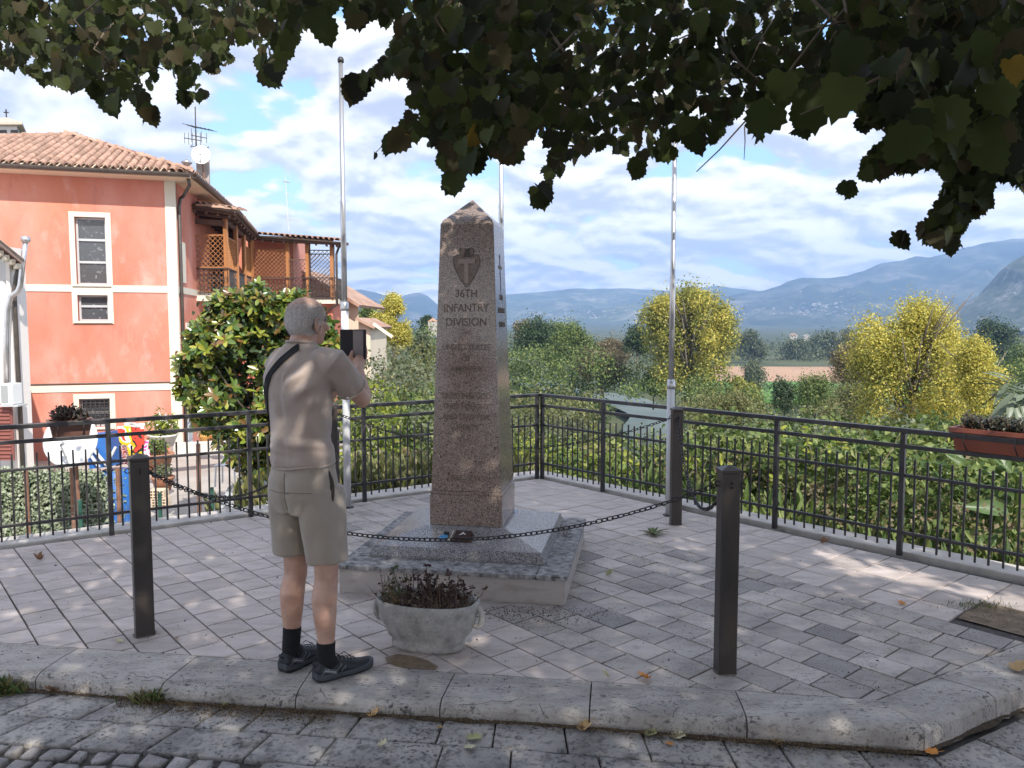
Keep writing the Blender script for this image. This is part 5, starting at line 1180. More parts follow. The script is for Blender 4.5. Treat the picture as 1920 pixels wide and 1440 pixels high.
# what shows largest: near first, not hidden behind others in the same spot
order = np.argsort(-app+rng.uniform(0, .004, len(app)))[:292]; rest_ = np.setdiff1d(np.arange(len(P_)), order)
V, F = leaves(P_[rest_], N_[rest_], T_[rest_], S_[rest_], T_LINDEN); link('foliage', npmesh('foliage', V, F, lm_lin), lin, 'stuff')
lm1 = [M('linden_leaf_%d' % i, c, rough=.6, trans=.48, spec=.2) for i, c in enumerate(lind+[(.20,.13,.02)])]; lme = []
for m_ in lm1: V, F = leaves(np.zeros((1,3)), np.array([[0,0,1.]]), np.array([[0,1.,0]]), np.array([1.]), T_LINDEN); lme.append(npmesh('leaf', V, F, m_))
def lin_leaf(p, n, tp, s, k=None):
    o = leaf_obj(lme[k if k is not None else R.randrange(5)], p, n, tp, s, lin); o.matrix_parent_inverse = Matrix.Translation(lin.location).inverted(); return o
for i in order: lin_leaf(P_[i], N_[i], T_[i], S_[i], 5 if (R.random() < .012 and S_[i]/P_[i][1] < .03) else None)
for x, y, Y in ((752, 262, 3.5), (1893, 118, 2.0)): lin_leaf(at(x, y-6, Y), (0, -1, .2), (.3, 0, -1), .07, 5)
# gaps in the crown through which single spots of sun reach the paving and the man
SPOTS = [(gp(x, y), r) for x, y, r in ((130,1071,.05),(152,1096,.09),(438,1100,.07),(471,1082,.05),(484,1116,.10),(660,1130,.09),(1110,988,.07),(1205,1018,.12),(1168,1062,.09),(1222,1072,.09),(1262,1082,.07),(1290,1040,.08),(1500,1112,.06),(1600,1075,.12),(1680,1100,.10),(60,1275,.06),(100,1245,.06),(30,1395,.09),(1840,1105,.12),(1900,1120,.12),(735,935,.07),(1290,930,.05))]
for q_, r_ in ((Vector((-.80, 3.42, 1.40)), .055), (Vector((-.845, 3.42, 1.34)), .06), (Vector((-.93, 3.43, 1.32)), .04), (Vector((-.36, 4.97, 1.75)), .04), (Vector((-.22, 4.95, 1.83)), .04), (Vector((-.20, 4.95, 1.25)), .035)): SPOTS.append((q_-S_DIR*(q_.z/S_DIR.z), r_))
def in_spot(P, grow=-.012):
    t = P[:, 2]/S_DIR.z; G_ = P-np.array(S_DIR)[None]*t[:, None]; m_ = np.zeros(len(P), bool)
    for q_, r_ in SPOTS: m_ |= (G_[:, 0]-q_.x)**2+(G_[:, 1]-q_.y)**2 < (r_+grow)**2
    return m_
# roof of the crown above the picture: what keeps the terrace in the shade
def over_terrace(P):
    """where the sun throws the shadow of each point, compared with the railing lines"""
    t = P[:, 2]/S_DIR.z; G_ = P-np.array(S_DIR)[None]*t[:, None]; q = G_-np.array((FC.x, FC.y, 0)); d1 = q@np.array(FN1); d2 = q@np.array(FN2); return G_, np.maximum(d1, d2-.0)
n = 165000; P = np.c_[rng.uniform(-4.5, 9.5, n), rng.uniform(-6.5, 5.6, n), rng.uniform(3.5, 6.6, n)]
Gs, dd = over_terrace(P)
lump = np.array([noise.noise(Vector((a*1.3, b*1.3, c*.9))) for a, b, c in P[:, :3]])
edge = .15+.25*lump
X = 960+F_PX*P[:, 0]/np.maximum(P[:, 1]*math.cos(TILT)-(P[:, 2]-EYE)*math.sin(TILT), .05); Yp = 720-F_PX*(P[:, 1]*math.sin(TILT)+(P[:, 2]-EYE)*math.cos(TILT))/np.maximum(P[:, 1]*math.cos(TILT)-(P[:, 2]-EYE)*math.sin(TILT), .05)
vis_ = (P[:, 1] > .2)&(X > -60)&(X < 1980)&(Yp > -60)
dap = np.array([noise.noise(Vector((a*2.6+9, b*2.6, 0))) for a, b, c in Gs])
corner = (Gs[:, 0] > 2.1)&(Gs[:, 1] < 6)&(np.abs(dd+.42) < .16)&(dap > -.25)      # the streak of sun that reaches the paving by the right railing
keep = (dd < edge)&~vis_&(lump > -.6)&(dap < .85)&~corner&~in_spot(P)
P = P[keep][:72000]; n = len(P)
V, F = leaves(P, rdir(n)*.9+np.array((0,0,.9)), rdir(n)+np.array((0,0,-.5)), rng.uniform(.10, .17, n), T_DIAMOND); link('upper_foliage', npmesh('upper_foliage', V, F, lm_lin), lin, 'stuff')
# trunk, limbs and twigs
lb = M('linden_bark', (.10,.075,.05), (.19,.145,.10), scale=9, rough=.9, bump=.6, bscale=35, stretch=(1,1,.3))
obj('trunk', G().tube([(3.6,.2,KZ),(3.58,.25,1.2),(3.45,.3,2.4),(3.2,.4,3.6),(2.6,.3,4.8)], [.30,.25,.22,.18,.12], 14), lb, lin, smooth=True)
for P in ([(3.5,.3,2.5), tuple(at(2080,30,1.95)), tuple(at(1960,-40,2.1)), tuple(at(1740,-110,2.7)), tuple(at(1500,-140,3.4))],):
    obj('limb', G().tube(P, [.13,.085,.07,.045,.02], 12), lb, lin, smooth=True)
for P, r in (([(3.3,.35,3.2),(2.0,2.0,4.0),(.8,3.3,4.3),(-.6,4.0,4.3)], .09), ([(2.9,.4,4.0),(.5,1.0,5.2),(-2.0,1.4,5.0),(-3.2,2.6,4.2)], .10), ([(3.4,.4,3.0),(3.2,2.4,3.8),(2.6,4.0,3.8)], .08)):
    obj('limb', G().tube(P, [r, r*.75, r*.5, r*.25], 10), lb, lin, smooth=True)
def twig(pp, r=.004):
    k = len(pp); o = obj('twig', G().tube([at(*p) for p in pp], [r*(1-.6*i/(k-1)) for i in range(k)], 5), lb, lin, smooth=True)
twig([(1560,30,3.2),(1490,120,3.25),(1440,190,3.3),(1395,230,3.35),(1350,280,3.4),(1306,322,3.45)], .006); twig([(1396,238,3.35),(1397,265,3.36),(1395,300,3.36)], .003)
twig([(780,235,3.6),(745,262,3.6),(722,268,3.6),(703,288,3.6)], .004); twig([(960,90,3.6),(890,140,3.6),(850,175,3.6)], .008); twig([(1130,170,3.7),(1095,200,3.7),(1070,235,3.7)], .006)
twig([(1640,230,3.9),(1720,300,4.1),(1690,400,4.2),(1640,440,4.2)][0:2], .006); twig([(1840,240,3.9),(1815,330,4.2),(1785,420,4.3),(1755,460,4.3)], .007); twig([(1700,120,2.2),(1560,190,2.3),(1500,215,2.3)], .005)
for _ in range(40):
    x = R.uniform(60, 1880); d = R.uniform(3.4, 4.6); y = R.uniform(-30, 60)
    if 380 < x < 790: continue
    twig([(x, y, d), (x-R.uniform(-60, 80), y+R.uniform(30, 70), d-.05), (x-R.uniform(-80, 120), y+R.uniform(80, 130), d-.1)], R.uniform(.004, .010))
lin_leaf(at(703, 286, 3.6), (.9,-.3,0), (-.2,0,-1), .035)

# bare and leafy canes standing up through the thicket
g = G(); P, Nn, Tp, S_ = [], [], [], []
for _ in range(260):
    x = R.uniform(960, 1960); Y = R.uniform(8.5, 15) if x > 1200 else R.uniform(11, 16)
    a = at(x, R.uniform(870, 1000), Y); h = R.uniform(.25, .8); d = Vector((R.gauss(0,.35), R.gauss(0,.2), 1)).normalized(); b = a+d*h; m_ = a.lerp(b, .5)+Vector((R.gauss(0,.06), 0, .03)); g.tube([a, m_, b], [.008,.006,.003], 4, cap=False)
    if R.random() < .7:
        for k in range(14): t = R.uniform(.3, 1); P.append(a.lerp(b, t)); Nn.append((R.gauss(0,1), -1, R.gauss(.4,.5))); Tp.append((R.gauss(0,1), R.gauss(0,.5), R.uniform(-.6,.7))); S_.append(R.uniform(.04, .10))
obj('canes', g, M('cane', (.16,.12,.08), (.28,.22,.15), scale=20, rough=.9), kind='stuff')
V, F = leaves(np.array(P), np.array(Nn), np.array(Tp), np.array(S_), T_MAG); link('cane_leaves', npmesh('cane_leaves', V, F, lm_lime), None, 'stuff')
# ------------------------------------------------------------------ mountains: ranges with a traced skyline, real distance and depth
def ridge(name, prof, D, depth, zbase, mat, rough=18, spur=9, nrow=46, seed=0, xs=None, step=7):
    x0, x1 = prof[0][0], prof[-1][0]; n = int((x1-x0)/step)+1; g = G()
    def sky(x):
        for (a, ya), (b, yb_) in zip(prof, prof[1:]):
            if a <= x <= b: t = (x-a)/(b-a); return ya+(yb_-ya)*t
        return prof[-1][1]
    for j in range(nrow):
        t = j/(nrow-1)
        for i in range(n):
            x = x0+(x1-x0)*i/(n-1); top = at(x, sky(x), D); h = top.z-zbase
            if t <= .8: s = t/.8; y = D-depth*(1-s); prof_h = s**1.25
            else: s = (t-.8)/.2; y = D+depth*.35*s; prof_h = 1-s*.8
            X = top.x*(1+(y-D)/D*.35)
            rid = 1-abs(noise.noise(Vector((X*spur/D, y*.45*spur/D, seed))))*2.0
            f = noise.fractal(Vector((X*34/D, y*34/D, seed+3)), 1.0, 2.0, 5)
            e = math.sin(PI*min(1, t/.8)) if t < .8 else 0
            z = zbase+h*(prof_h+e*(.22*rid-.10)*.9)+e*rough*f*.5+(rough*.08*f if t > .79 and t < .82 else 0)
            g.v.append((X, y, z))
    g.f = [(j*n+i, j*n+i+1, (j+1)*n+i+1, (j+1)*n+i) for j in range(nrow-1) for i in range(n-1)]
    return struct(name, g, mat, smooth=True)
def hill_mat(name, a, b, c, s, town=0, rock=None):
    m = M(name, a, b, c, scale=s, rough=1, detail=10, blotch=([(rock, s*2.3, .52, .66, .85), ((.02,.035,.015), s*9, .50, .62, .8)] if rock else [((.025,.04,.02), s*5, .48, .62, .7)])); return m
mt1 = hill_mat('mountain_blue', (.03,.045,.025), (.07,.085,.04), (.24,.22,.17), .004)
mt2 = hill_mat('mountain_pale', (.04,.06,.03), (.12,.14,.06), (.34,.31,.22), .005)
mt3 = hill_mat('rocky_slope', (.035,.055,.025), (.075,.09,.045), (.17,.165,.13), .011, rock=(.30,.285,.25))
ridge('mountain_range', [(300,600),(560,560),(645,546),(675,543),(705,548),(745,560),(762,553),(785,548),(800,553),(830,580),(860,600),(900,610)], 4300, 1300, -20, mt1, seed=1, rough=50)
ridge('mountain_range', [(760,600),(860,575),(930,553),(1010,548),(1080,541),(1180,541),(1260,546),(1345,536),(1420,545),(1560,570),(1700,600)], 4700, 1900, -20, mt2, seed=2, spur=12, rough=45)
ridge('foothills', [(880,596),(960,604),(1040,590),(1100,584),(1180,570),(1240,575),(1320,590),(1400,606)], 3300, 800, -20, mt2, seed=9, spur=16, rough=16)
ridge('mountain_range', [(1290,588),(1340,562),(1400,548),(1432,545),(1462,535),(1476,527),(1505,521),(1560,522),(1620,508),(1650,494),(1685,489),(1718,481),(1740,484),(1790,470),(1845,456),(1900,448),(1960,447),(2060,445)], 3600, 1500, -20, mt1, seed=5, rough=70, spur=12)
ridge('rocky_hill', [(1740,612),(1785,586),(1830,556),(1855,540),(1872,520),(1880,503),(1900,488),(1925,474),(1980,455),(2060,432)], 1500, 700, -16, mt3, seed=8, rough=24, spur=14, step=4, nrow=60)
# towns: clusters of tiny houses on the plain and the slopes, too small to pick apart
g = G(); 
def on_plain(x, y): d = ray(x, y); return None
dg = bpy.context.evaluated_depsgraph_get()
def town(x0, x1, y0, y1, n, s):
    for _ in range(int(n*.6)):
        x = min(max(R.gauss((x0+x1)/2, (x1-x0)/4), x0), x1); y = R.uniform(y0, y1); d = ray(x, y).normalized(); h = sc.ray_cast(dg, Vector((0, 0, EYE+40)), (at(x, y, 1000)-Vector((0,0,EYE))).normalized())
        if h[0] and h[1].y > 900: c = h[1]; k = s*R.uniform(.3, .75); g.box(c+Vector((0,0,k*.2)), (k*R.uniform(.8,1.8), k, k*.6), rz=R.uniform(-.9,.9))
town(1335,1450,590,606,60,9); town(1450,1600,588,614,170,10); town(1500,1760,560,600,60,9); town(960,1190,600,618,150,10); town(1040,1080,592,600,30,9); town(1110,1180,560,590,40,10); town(1780,1900,570,600,30,5); town(1190,1240,600,616,30,8)
obj('distant_town', g, M('town_white', (.28,.25,.22), (.52,.49,.46), scale=.01, rough=.9), kind='stuff')
for lab, x, y, Y, w_, h_, rc in (('small pale farmhouse with reddish roof beyond the far trees', 1487, 630, 620, 14, 5, 1), ('long white barn beyond the far trees, right of the farmhouse', 1512, 632, 600, 12, 5, 0), ('white farm building far off at the right above the golden trees', 1577, 629, 640, 10, 5, 1), ('pale house on the hillside just left of the obelisk', 812, 610, 105, 18, 14, 1)):
    c = at(x, y, Y); s = Y/F_PX; t = thing('farmhouse', lab, 'house', c); wd, hh = w_*s, h_*s; obj('wall', G().box((c.x, c.y, c.z-hh*.5), (wd, wd*.5, hh*2)), MATS['town_white'], t)
    obj('roof', G().prism([(-wd*.55, 0), (wd*.55, 0), (0, hh*.5)], -wd*.3, wd*.3, fn=lambda a, b, q: (c.x+a, c.y+q, c.z+hh*.5+b)), tile_m if rc else MATS['town_white'], t)
# the air between: one even volume round the whole scene
hz = bpy.data.materials.new('haze'); hz.use_nodes = True; nt = hz.node_tree; nt.nodes.remove(nt.nodes['Principled BSDF']); pv = nt.nodes.new('ShaderNodeVolumePrincipled')
pv.inputs['Color'].default_value = (.34, .57, 1.0, 1); pv.inputs['Density'].default_value = .00027; pv.inputs['Anisotropy'].default_value = .0
nt.links.new(pv.outputs[0], nt.nodes['Material Output'].inputs['Volume'])
obj('haze', G().box((0, 2560, 214), (11000, 5600, 464)), hz, kind='stuff')
# ------------------------------------------------------------------ the man
def blend_mesh(name, g, voxel, mat, parent, smooth_it=6, disp=None, dec=None, fac=.5):
    """join overlapping closed shapes into one continuous skin"""
    me = bpy.data.meshes.new(name); me.from_pydata(g.v, [], g.f); tmp = bpy.data.objects.new(name, me); C.objects.link(tmp)
    r = tmp.modifiers.new('r', 'REMESH'); r.mode = 'VOXEL'; r.voxel_size = voxel; r.use_smooth_shade = True
    s = tmp.modifiers.new('s', 'SMOOTH'); s.iterations = smooth_it; s.factor = fac
    out = bpy.data.meshes.new_from_object(tmp.evaluated_get(bpy.context.evaluated_depsgraph_get())); bpy.data.objects.remove(tmp); bpy.data.meshes.remove(me)
    if disp:
        out.update(); nm = [v.normal.copy() for v in out.vertices]
        for v, n in zip(out.vertices, nm): v.co += n*disp(v.co)
    out.name = name; out.materials.clear(); out.materials.append(mat); out.polygons.foreach_set('use_smooth', [True]*len(out.polygons)); return link(name, out, parent)
PHI = math.radians(28); RV = Vector((math.cos(PHI), -math.sin(PHI), 0)); FV = Vector((math.sin(PHI), math.cos(PHI), 0))
MB0 = Vector((-.940, 3.53, 0))
def Bp(a, b, z, c=MB0): return c+RV*a+FV*b+Vector((0, 0, z))
def hloft(g, rings, n=28, rot=None):
    """rings: (centre, half width across, half depth) in the body frame, stacked"""
    rv, fv = (RV, FV) if rot is None else rot
    vs = []; k = len(rings)
    for c, rx, ry in rings:
        for j in range(n):
            a = 2*PI*j/n; ca, sa = math.cos(a), math.sin(a); e = .88; vs.append(Vector(c)+rv*(rx*math.copysign(abs(ca)**e, ca))+fv*(ry*math.copysign(abs(sa)**e, sa)))
    g.add(vs, [(i*n+j, i*n+(j+1) % n, (i+1)*n+(j+1) % n, (i+1)*n+j) for i in range(k-1) for j in range(n)]+[tuple(range(n-1, -1, -1)), tuple((k-1)*n+j for j in range(n))]); return g
def ball(g, c, r, sq=(1,1,1), rot=None, n=14):
    c = Vector(c); rot = rot or Matrix.Identity(3); vs = []; K = 8
    for i in range(1, K):
        th = PI*i/K
        for j in range(n): a = 2*PI*j/n; vs.append(c+rot@Vector((r*sq[0]*math.sin(th)*math.cos(a), r*sq[1]*math.sin(th)*math.sin(a), r*sq[2]*math.cos(th))))
    vs += [c+rot@Vector((0,0,r*sq[2])), c-rot@Vector((0,0,r*sq[2]))]; m = (K-1)*n
    fs = [(i*n+j, i*n+(j+1) % n, (i+1)*n+(j+1) % n, (i+1)*n+j) for i in range(K-2) for j in range(n)]+[(m, (j+1) % n, j) for j in range(n)]+[(m+1, (K-2)*n+j, (K-2)*n+(j+1) % n) for j in range(n)]
    return g.add(vs, [tuple(reversed(f)) for f in fs])
skin_m = M('skin', (.42,.24,.17), (.50,.30,.22), (.56,.35,.26), scale=14, rough=.5, bump=.12, bscale=160, blotch=[((.42,.18,.13), 9, .55, .75, .35)], bdist=.003)
skin_m.node_tree.nodes['Principled BSDF'].inputs['Subsurface Weight'].default_value = .08
skin_m.node_tree.nodes['Principled BSDF'].inputs['Subsurface Radius'].default_value = (.012, .005, .003)
shirt_m = M('shirt_cotton', (.345,.27,.228), (.41,.335,.285), scale=9, rough=.85, bump=.10, bscale=420, sheen=.3, bdist=.002)
short_m = M('shorts_cloth', (.315,.262,.21), (.355,.30,.245), scale=9, rough=.8, bump=.14, bscale=300, sheen=.2, bdist=.002)
black_m = M('black_fabric', (.006,.006,.007), (.011,.011,.013), scale=20, rough=.95, bump=.3, bscale=300, bdist=.002)
man = thing('person', 'man in beige T-shirt and khaki shorts photographing the obelisk, seen from behind', 'person', (MB0.x, MB0.y, 0))
# joints
hipR, hipL = Bp(.078, .01, .89), Bp(-.078, .01, .89)
ankR, ankL = Vector((-.842, 3.470, .095)), Vector((-1.030, 3.575, .095))
kneR = hipR.lerp(ankR, .52)+FV*.025; kneL = hipL.lerp(ankL, .52)+FV*.025
shR, shL = Bp(.178, -.0, 1.425), Bp(-.160, .01, 1.415)
elR, elL = Vector((-.683, 3.59, 1.258)), Vector((-.93, 3.83, 1.23))
wrR, wrL = Vector((-.738, 3.80, 1.372)), Vector((-.815, 3.86, 1.355))
PHONE = at(661, 645, 3.90)
def leg(g, h, k, a, s):
    d = (a-k).normalized(); m = k.lerp(a, .28)-FV*.012; 
    P = [h, h.lerp(k, .35), h.lerp(k, .7), k+Vector((0,0,.05)), k-Vector((0,0,.03)), k.lerp(a, .16)-FV*.006, k.lerp(a, .30)-FV*.014, k.lerp(a, .5)-FV*.009, k.lerp(a, .75), a, a-Vector((0,0,.03))]
    return g.tube(P, [.070, .074, .064, .056, .053, .054, .0575, .052, .040, .035, .038], 16)
g = G()
leg(g, hipR, kneR, ankR, 1); leg(g, hipL, kneL, ankL, -1)
hloft(g, [(Bp(0,.0,.82), .12, .085), (Bp(0,0,.95), .12, .09), (Bp(0,-.005,1.1), .125, .088), (Bp(0,-.01,1.3), .125, .08), (Bp(0,-.01,1.42), .14, .075), (Bp(0,-.005,1.475), .07, .06)])
HD = Bp(-.002, .045, 1.622); th = math.radians(34); HR_ = Vector((math.cos(th), -math.sin(th), 0)); HF = Vector((math.sin(th), math.cos(th), 0))
def Hp(a, b, z): return HD+HR_*a+HF*b+Vector((0,0,z))
HM = Matrix((HR_, HF, Vector((0,0,1)))).transposed()
g.tube([Bp(0,-.012,1.42), Bp(0,-.002,1.50), Hp(0,-.022,-.075), Hp(0,-.02,-.03)], [.078,.062,.058,.062], 18)          # neck
ball(g, Hp(0,-.012,.022), .1, (.755,.93,.80), HM, 20); ball(g, Hp(0,-.045,-.005), .1, (.70,.62,.72), HM, 20)           # skull
ball(g, Hp(0,.028,-.045), .1, (.58,.60,.72), HM, 18); ball(g, Hp(0,.062,-.092), .1, (.30,.24,.22), HM); ball(g, Hp(0,.03,-.085), .1, (.50,.45,.30), HM)                # face, chin, jaw
g.tube([Hp(0,.088,.005), Hp(0,.107,-.028), Hp(0,.098,-.036)], [.009,.014,.010], 8); ball(g, Hp(0,.084,-.062), .1, (.22,.08,.07), HM); ball(g, Hp(0,.078,.018), .1, (.46,.10,.08), HM)
for s in (1, -1): ball(g, Hp(.045*s,.062,-.035), .1, (.22,.2,.18), HM)
# arms
def arm(g, s, e, w_):
    g.tube([s, s.lerp(e, .35), s.lerp(e, .75), e, e.lerp(w_, .02)], [.042,.045,.041,.037,.037], 14); ball(g, e, .038); g.tube([e, e.lerp(w_, .25), e.lerp(w_, .6), w_, w_+(w_-e).normalized()*.015], [.038,.043,.034,.0265,.026], 14)
arm(g, shR, elR, wrR); arm(g, shL, elL, wrL)
# hands: palm plus four fingers and a thumb, closing on the phone
def finger(g, pts, r): g.tube(pts, [r, r*.98, r*.92, r*.75], 8); ball(g, pts[-1], r*.78, n=8)
pc = PHONE; 
vx = Vector((1, -.10, 0)).normalized(); vz = Vector((.02, -.06, 1)).normalized(); vy = vz.cross(vx)                     # phone frame: across, away, up
def Ph(a, b, c): return pc+vx*a+vy*b+vz*c
# right hand: palm below right edge of phone; fingers behind it, thumb on the near side
rp = Ph(.030, .004, -.088); dirh = (rp-wrR).normalized()
g.tube([wrR-dirh*.01, wrR.lerp(rp, .35), wrR.lerp(rp, .7), rp+Vector((.003,0,.005)), rp+Vector((.008,.004,.028))], [.027,.032,.038,.037,.026], 14, flat=.72, up=vx)
for i, (a, c) in enumerate(((.052,-.008),(.056,-.030),(.054,-.050),(.050,-.068))):
    finger(g, [rp+vx*(.022)+vz*(.022-.016*i)+vy*.006, Ph(a+.012, .010, c-.012), Ph(a+.004, .026, c+.002), Ph(a-.030, .027, c+.006)], .0088-.0006*i)
finger(g, [rp+vx*-.012-vy*.012, Ph(.000, -.020, -.070), Ph(-.002, -.019, -.048), Ph(.004, -.015, -.034)], .0105)
# left hand: cupped under and behind the case
lp = Ph(-.022, .020, -.096); dl = (lp-wrL).normalized()
g.tube([wrL-dl*.01, wrL.lerp(lp, .5), lp, lp+vz*.022], [.026,.034,.036,.026], 14, flat=.75, up=vx)
for i, (a, c) in enumerate(((-.040,-.050),(-.030,-.062),(-.016,-.070),(-.002,-.078))):
    finger(g, [lp+vx*(-.024+.012*i)-vy*.012, Ph(a-.006, -.014, c-.034), Ph(a, -.026, c-.020), Ph(a+.020, -.024, c-.012)], .0086)
finger(g, [lp+vx*-.026, Ph(-.052, .0, -.078), Ph(-.058, .004, -.052), Ph(-.054, .0, -.034)], .0100)
body = blend_mesh('body', g, .0048, skin_m, man, 5)
# ears
for s in (1, -1):
    g = G(); rim = [Hp(s*(.074+.010*math.sin(a*.5)), -.012+.018*math.cos(a)-.004*math.sin(a), -.028+.033*math.sin(a)) for a in [PI*.35+i*2*PI*.82/14 for i in range(15)]]
    g.tube(rim, [.0045]*15, 6); ball(g, Hp(s*.073,-.012,-.028), .01, (.45,1.6,2.7), HM); ball(g, Hp(s*.075,-.002,-.056), .01, (.4,.8,.9), HM)
    obj('ear', g, skin_m, man, smooth=True)
g = G(); 
for s in (1, -1): ball(g, Hp(.030*s,.075,.004), .0115)
obj('eyes', g, M('eye', (.22,.18,.16), rough=.3), man, smooth=True)
# hair: thousands of short strands on sides and back, thin on the bald crown
Vv = []; Ff = []; hh_ = M('hair_grey', (.36,.33,.30), icol=[(.62,.59,.56),(.74,.71,.68),(.46,.42,.39),(.82,.80,.77)], rough=.6)
bm_ = body.data; cand = []
for p in bm_.polygons:
    c = p.center; q = HM.transposed()@(c-HD)
    if q.length > .14 or q.z < -.085: continue
    if q.y > .050-.15*max(0, -q.z-.02)-(.03 if q.z < 0 else 0): continue
    if q.z < -.062+.25*max(0, q.y+.03): continue
    top = max(0, (q.z-.052)/.035); w_ = p.area*(1-.93*min(1, top))*(1 if q.y < .02 else .6); cand.append((c.copy(), p.normal.copy(), w_, q.copy(), top))
ws = np.array([c[2] for c in cand]); idx = rng.choice(len(cand), 15000, p=ws/ws.sum()); P, Nn, Tp, S_ = [], [], [], []
for i in idx:
    c, n, _, q, top = cand[i]; j = Vector((R.gauss(0,1), R.gauss(0,1), R.gauss(0,1)))*.0025; down = HM@Vector((q.x*.8, -.35+q.y*2, -1.0)); tip = (down-n*down.dot(n)).normalized()+n*R.uniform(.22, .55); side = n.cross(tip)+Vector((R.gauss(0,.2), R.gauss(0,.2), R.gauss(0,.2)))
    P.append(c+j-n*.001); Nn.append(side.cross(tip)); Tp.append(tip+side*R.gauss(0, .25)); S_.append(R.uniform(.008, .015)*(1-.35*min(1, top)))
V, F = leaves(np.array(P), np.array(Nn), np.array(Tp), np.array(S_), (np.array([(-.055,0,0),(.055,0,0),(.02,1,0),(-.02,.9,0)], float), np.array([(0,1,2),(0,2,3)])))
link('hair', npmesh('hair', V, F, hh_), man, 'stuff')
# T-shirt
g = G()
hem = .985
hloft(g, [(c_, a_*(.90 if c_.z < 1.25 else .94 if c_.z < 1.46 else 1), b_*.93) for c_, a_, b_ in [(Bp(-.002,-.002,hem-.012), .170, .128), (Bp(0,-.004,1.02), .170, .127), (Bp(0,-.012,1.10), .158, .118), (Bp(0,-.02,1.20), .162, .118), (Bp(0,-.026,1.30), .178, .124), (Bp(0,-.024,1.38), .188, .118), (Bp(0,-.016,1.44), .165, .098), (Bp(0,-.010,1.485), .108, .080), (Bp(0,-.008,1.515), .070, .066), (Bp(0,-.006,1.524), .062, .060)]])
g.tube([Bp(.10,-.012,1.455), shR+Vector((0,0,.008)), shR.lerp(elR, .35), shR.lerp(elR, .60), shR.lerp(elR, .66)], [.052,.072,.070,.066,.064], 20)
g.tube([Bp(-.10,-.012,1.455), shL+Vector((0,0,.008)), shL.lerp(elL, .35), shL.lerp(elL, .62), shL.lerp(elL, .66)], [.052,.062,.060,.058,.056], 20)
for s in (1, -1): ball(g, Bp(.080*s,-.058,1.345), .1, (.72,.56,.95), Matrix((RV, FV, Vector((0,0,1)))).transposed())
def folds(co):
    q = co-MB0; a, b, z = q.dot(RV), q.dot(FV), co.z; d = 0
    d += .0065*noise.noise(Vector((a*9, b*9, z*5+3)))+.0034*noise.noise(Vector((a*26+4, b*22, z*16)))
    wl_ = max(0, 1-abs(z-1.06)/.11); d += .014*wl_*(noise.noise(Vector((a*7+z*11, b*6, z*24)))-.05)                       # creases gathered above the hem
    dd = abs((a-.10)*.75+(z-1.33)*.66); e = max(0, 1-dd/.10)*max(0, 1-abs(z-1.33)/.13)*(a > .02); d += .0085*e*math.sin(((a-.1)*.66-(z-1.33)*.75)*95+noise.noise(co*9)*2)*1.3
    d += .004*max(0, 1-abs(a)/.02)*(-1 if z < 1.4 else 0)*(b < 0)                                                      # the hollow of the spine
    return d
shirt = blend_mesh('t_shirt', g, .0062, shirt_m, man, 7, folds)
obj('collar', G().tube([Bp(.063*math.cos(a), -.006+.061*math.sin(a), 1.520+.012*math.sin(a)*(-.6)) for a in [i*2*PI/28 for i in range(29)]], .0062, 8, cap=False), shirt_m, shirt, smooth=True)
obj('hem', G().tube([Bp(.1505*math.cos(a)+.001, -.002+.118*math.sin(a), hem-.008+.010*math.sin(a+.6)+.003*math.sin(a*5)) for a in [i*2*PI/40 for i in range(41)]], .0055, 6, cap=False), shirt_m, shirt, smooth=True)
dsl = (elR-shR).normalized(); cc = shR.lerp(elR, .655); s1 = dsl.orthogonal().normalized(); s2 = dsl.cross(s1)
obj('sleeve_hem', G().tube([cc+s1*.0645*math.cos(a)+s2*.0645*math.sin(a) for a in [i*2*PI/24 for i in range(25)]], .0042, 6, cap=False), shirt_m, shirt, smooth=True)
# shorts
g = G()
hloft(g, [(Bp(0,0,.76), .145, .112), (Bp(0,-.004,.84), .165, .129), (Bp(0,-.006,.91), .160, .127), (Bp(0,-.002,.975), .143, .113), (Bp(0,0,1.01), .134, .106)])
for h, k, s, zz in ((hipR, kneR, 1, .535), (hipL, kneL, -1, .555)):
    a = h+RV*(.004*s); b = k+RV*(.012*s); b = a.lerp(b, (a.z-zz)/(a.z-b.z)); hloft(g, [(a+Vector((0,0,-.02)), .088, .118), (a.lerp(b, .35), .089, .115), (a.lerp(b, .7), .086, .104), (b+Vector((0,0,.006)), .086, .100), (b, .086, .100)])
def sfold(co):
    q = co-MB0; a, b, z = q.dot(RV), q.dot(FV), co.z; d = .0045*noise.noise(Vector((a*8, b*8, z*4)))+.003*noise.noise(Vector((a*16, b*16, z*7+5)))
    if z > .955: d += .0028*math.sin(math.atan2(b, a)*46)                                                                # gathered waistband
    if z < .84: d += .006*math.sin(a*40+z*9+noise.noise(co*6)*3)*min(1, (.84-z)/.2)*.7
    d -= .010*max(0, 1-abs(a)/.022)*max(0, min(1, (.95-z)/.06))*(b < .02)*(z > .72)
    return d
shorts = blend_mesh('shorts', g, .0062, short_m, man, 5, sfold)
seam_m = M('seam', (.17,.145,.115), rough=.9)
def on_surf(o, p, d, off_=.0015):
    ok_, loc, n, _ = o.ray_cast(p, d); return (loc+n*off_) if ok_ else p
bpy.context.view_layer.update()
def surf_line(o, pts, r, mat, nm, parent=None, look=None, flat=.5, n=6):
    P = [q for q, p in ((on_surf(o, p-(look or FV)*.6, (look or FV)), p) for p in pts) if (q-p).length < .3]; return obj(nm, G().tube(P, r, n, flat=flat), mat, parent or o, smooth=True)
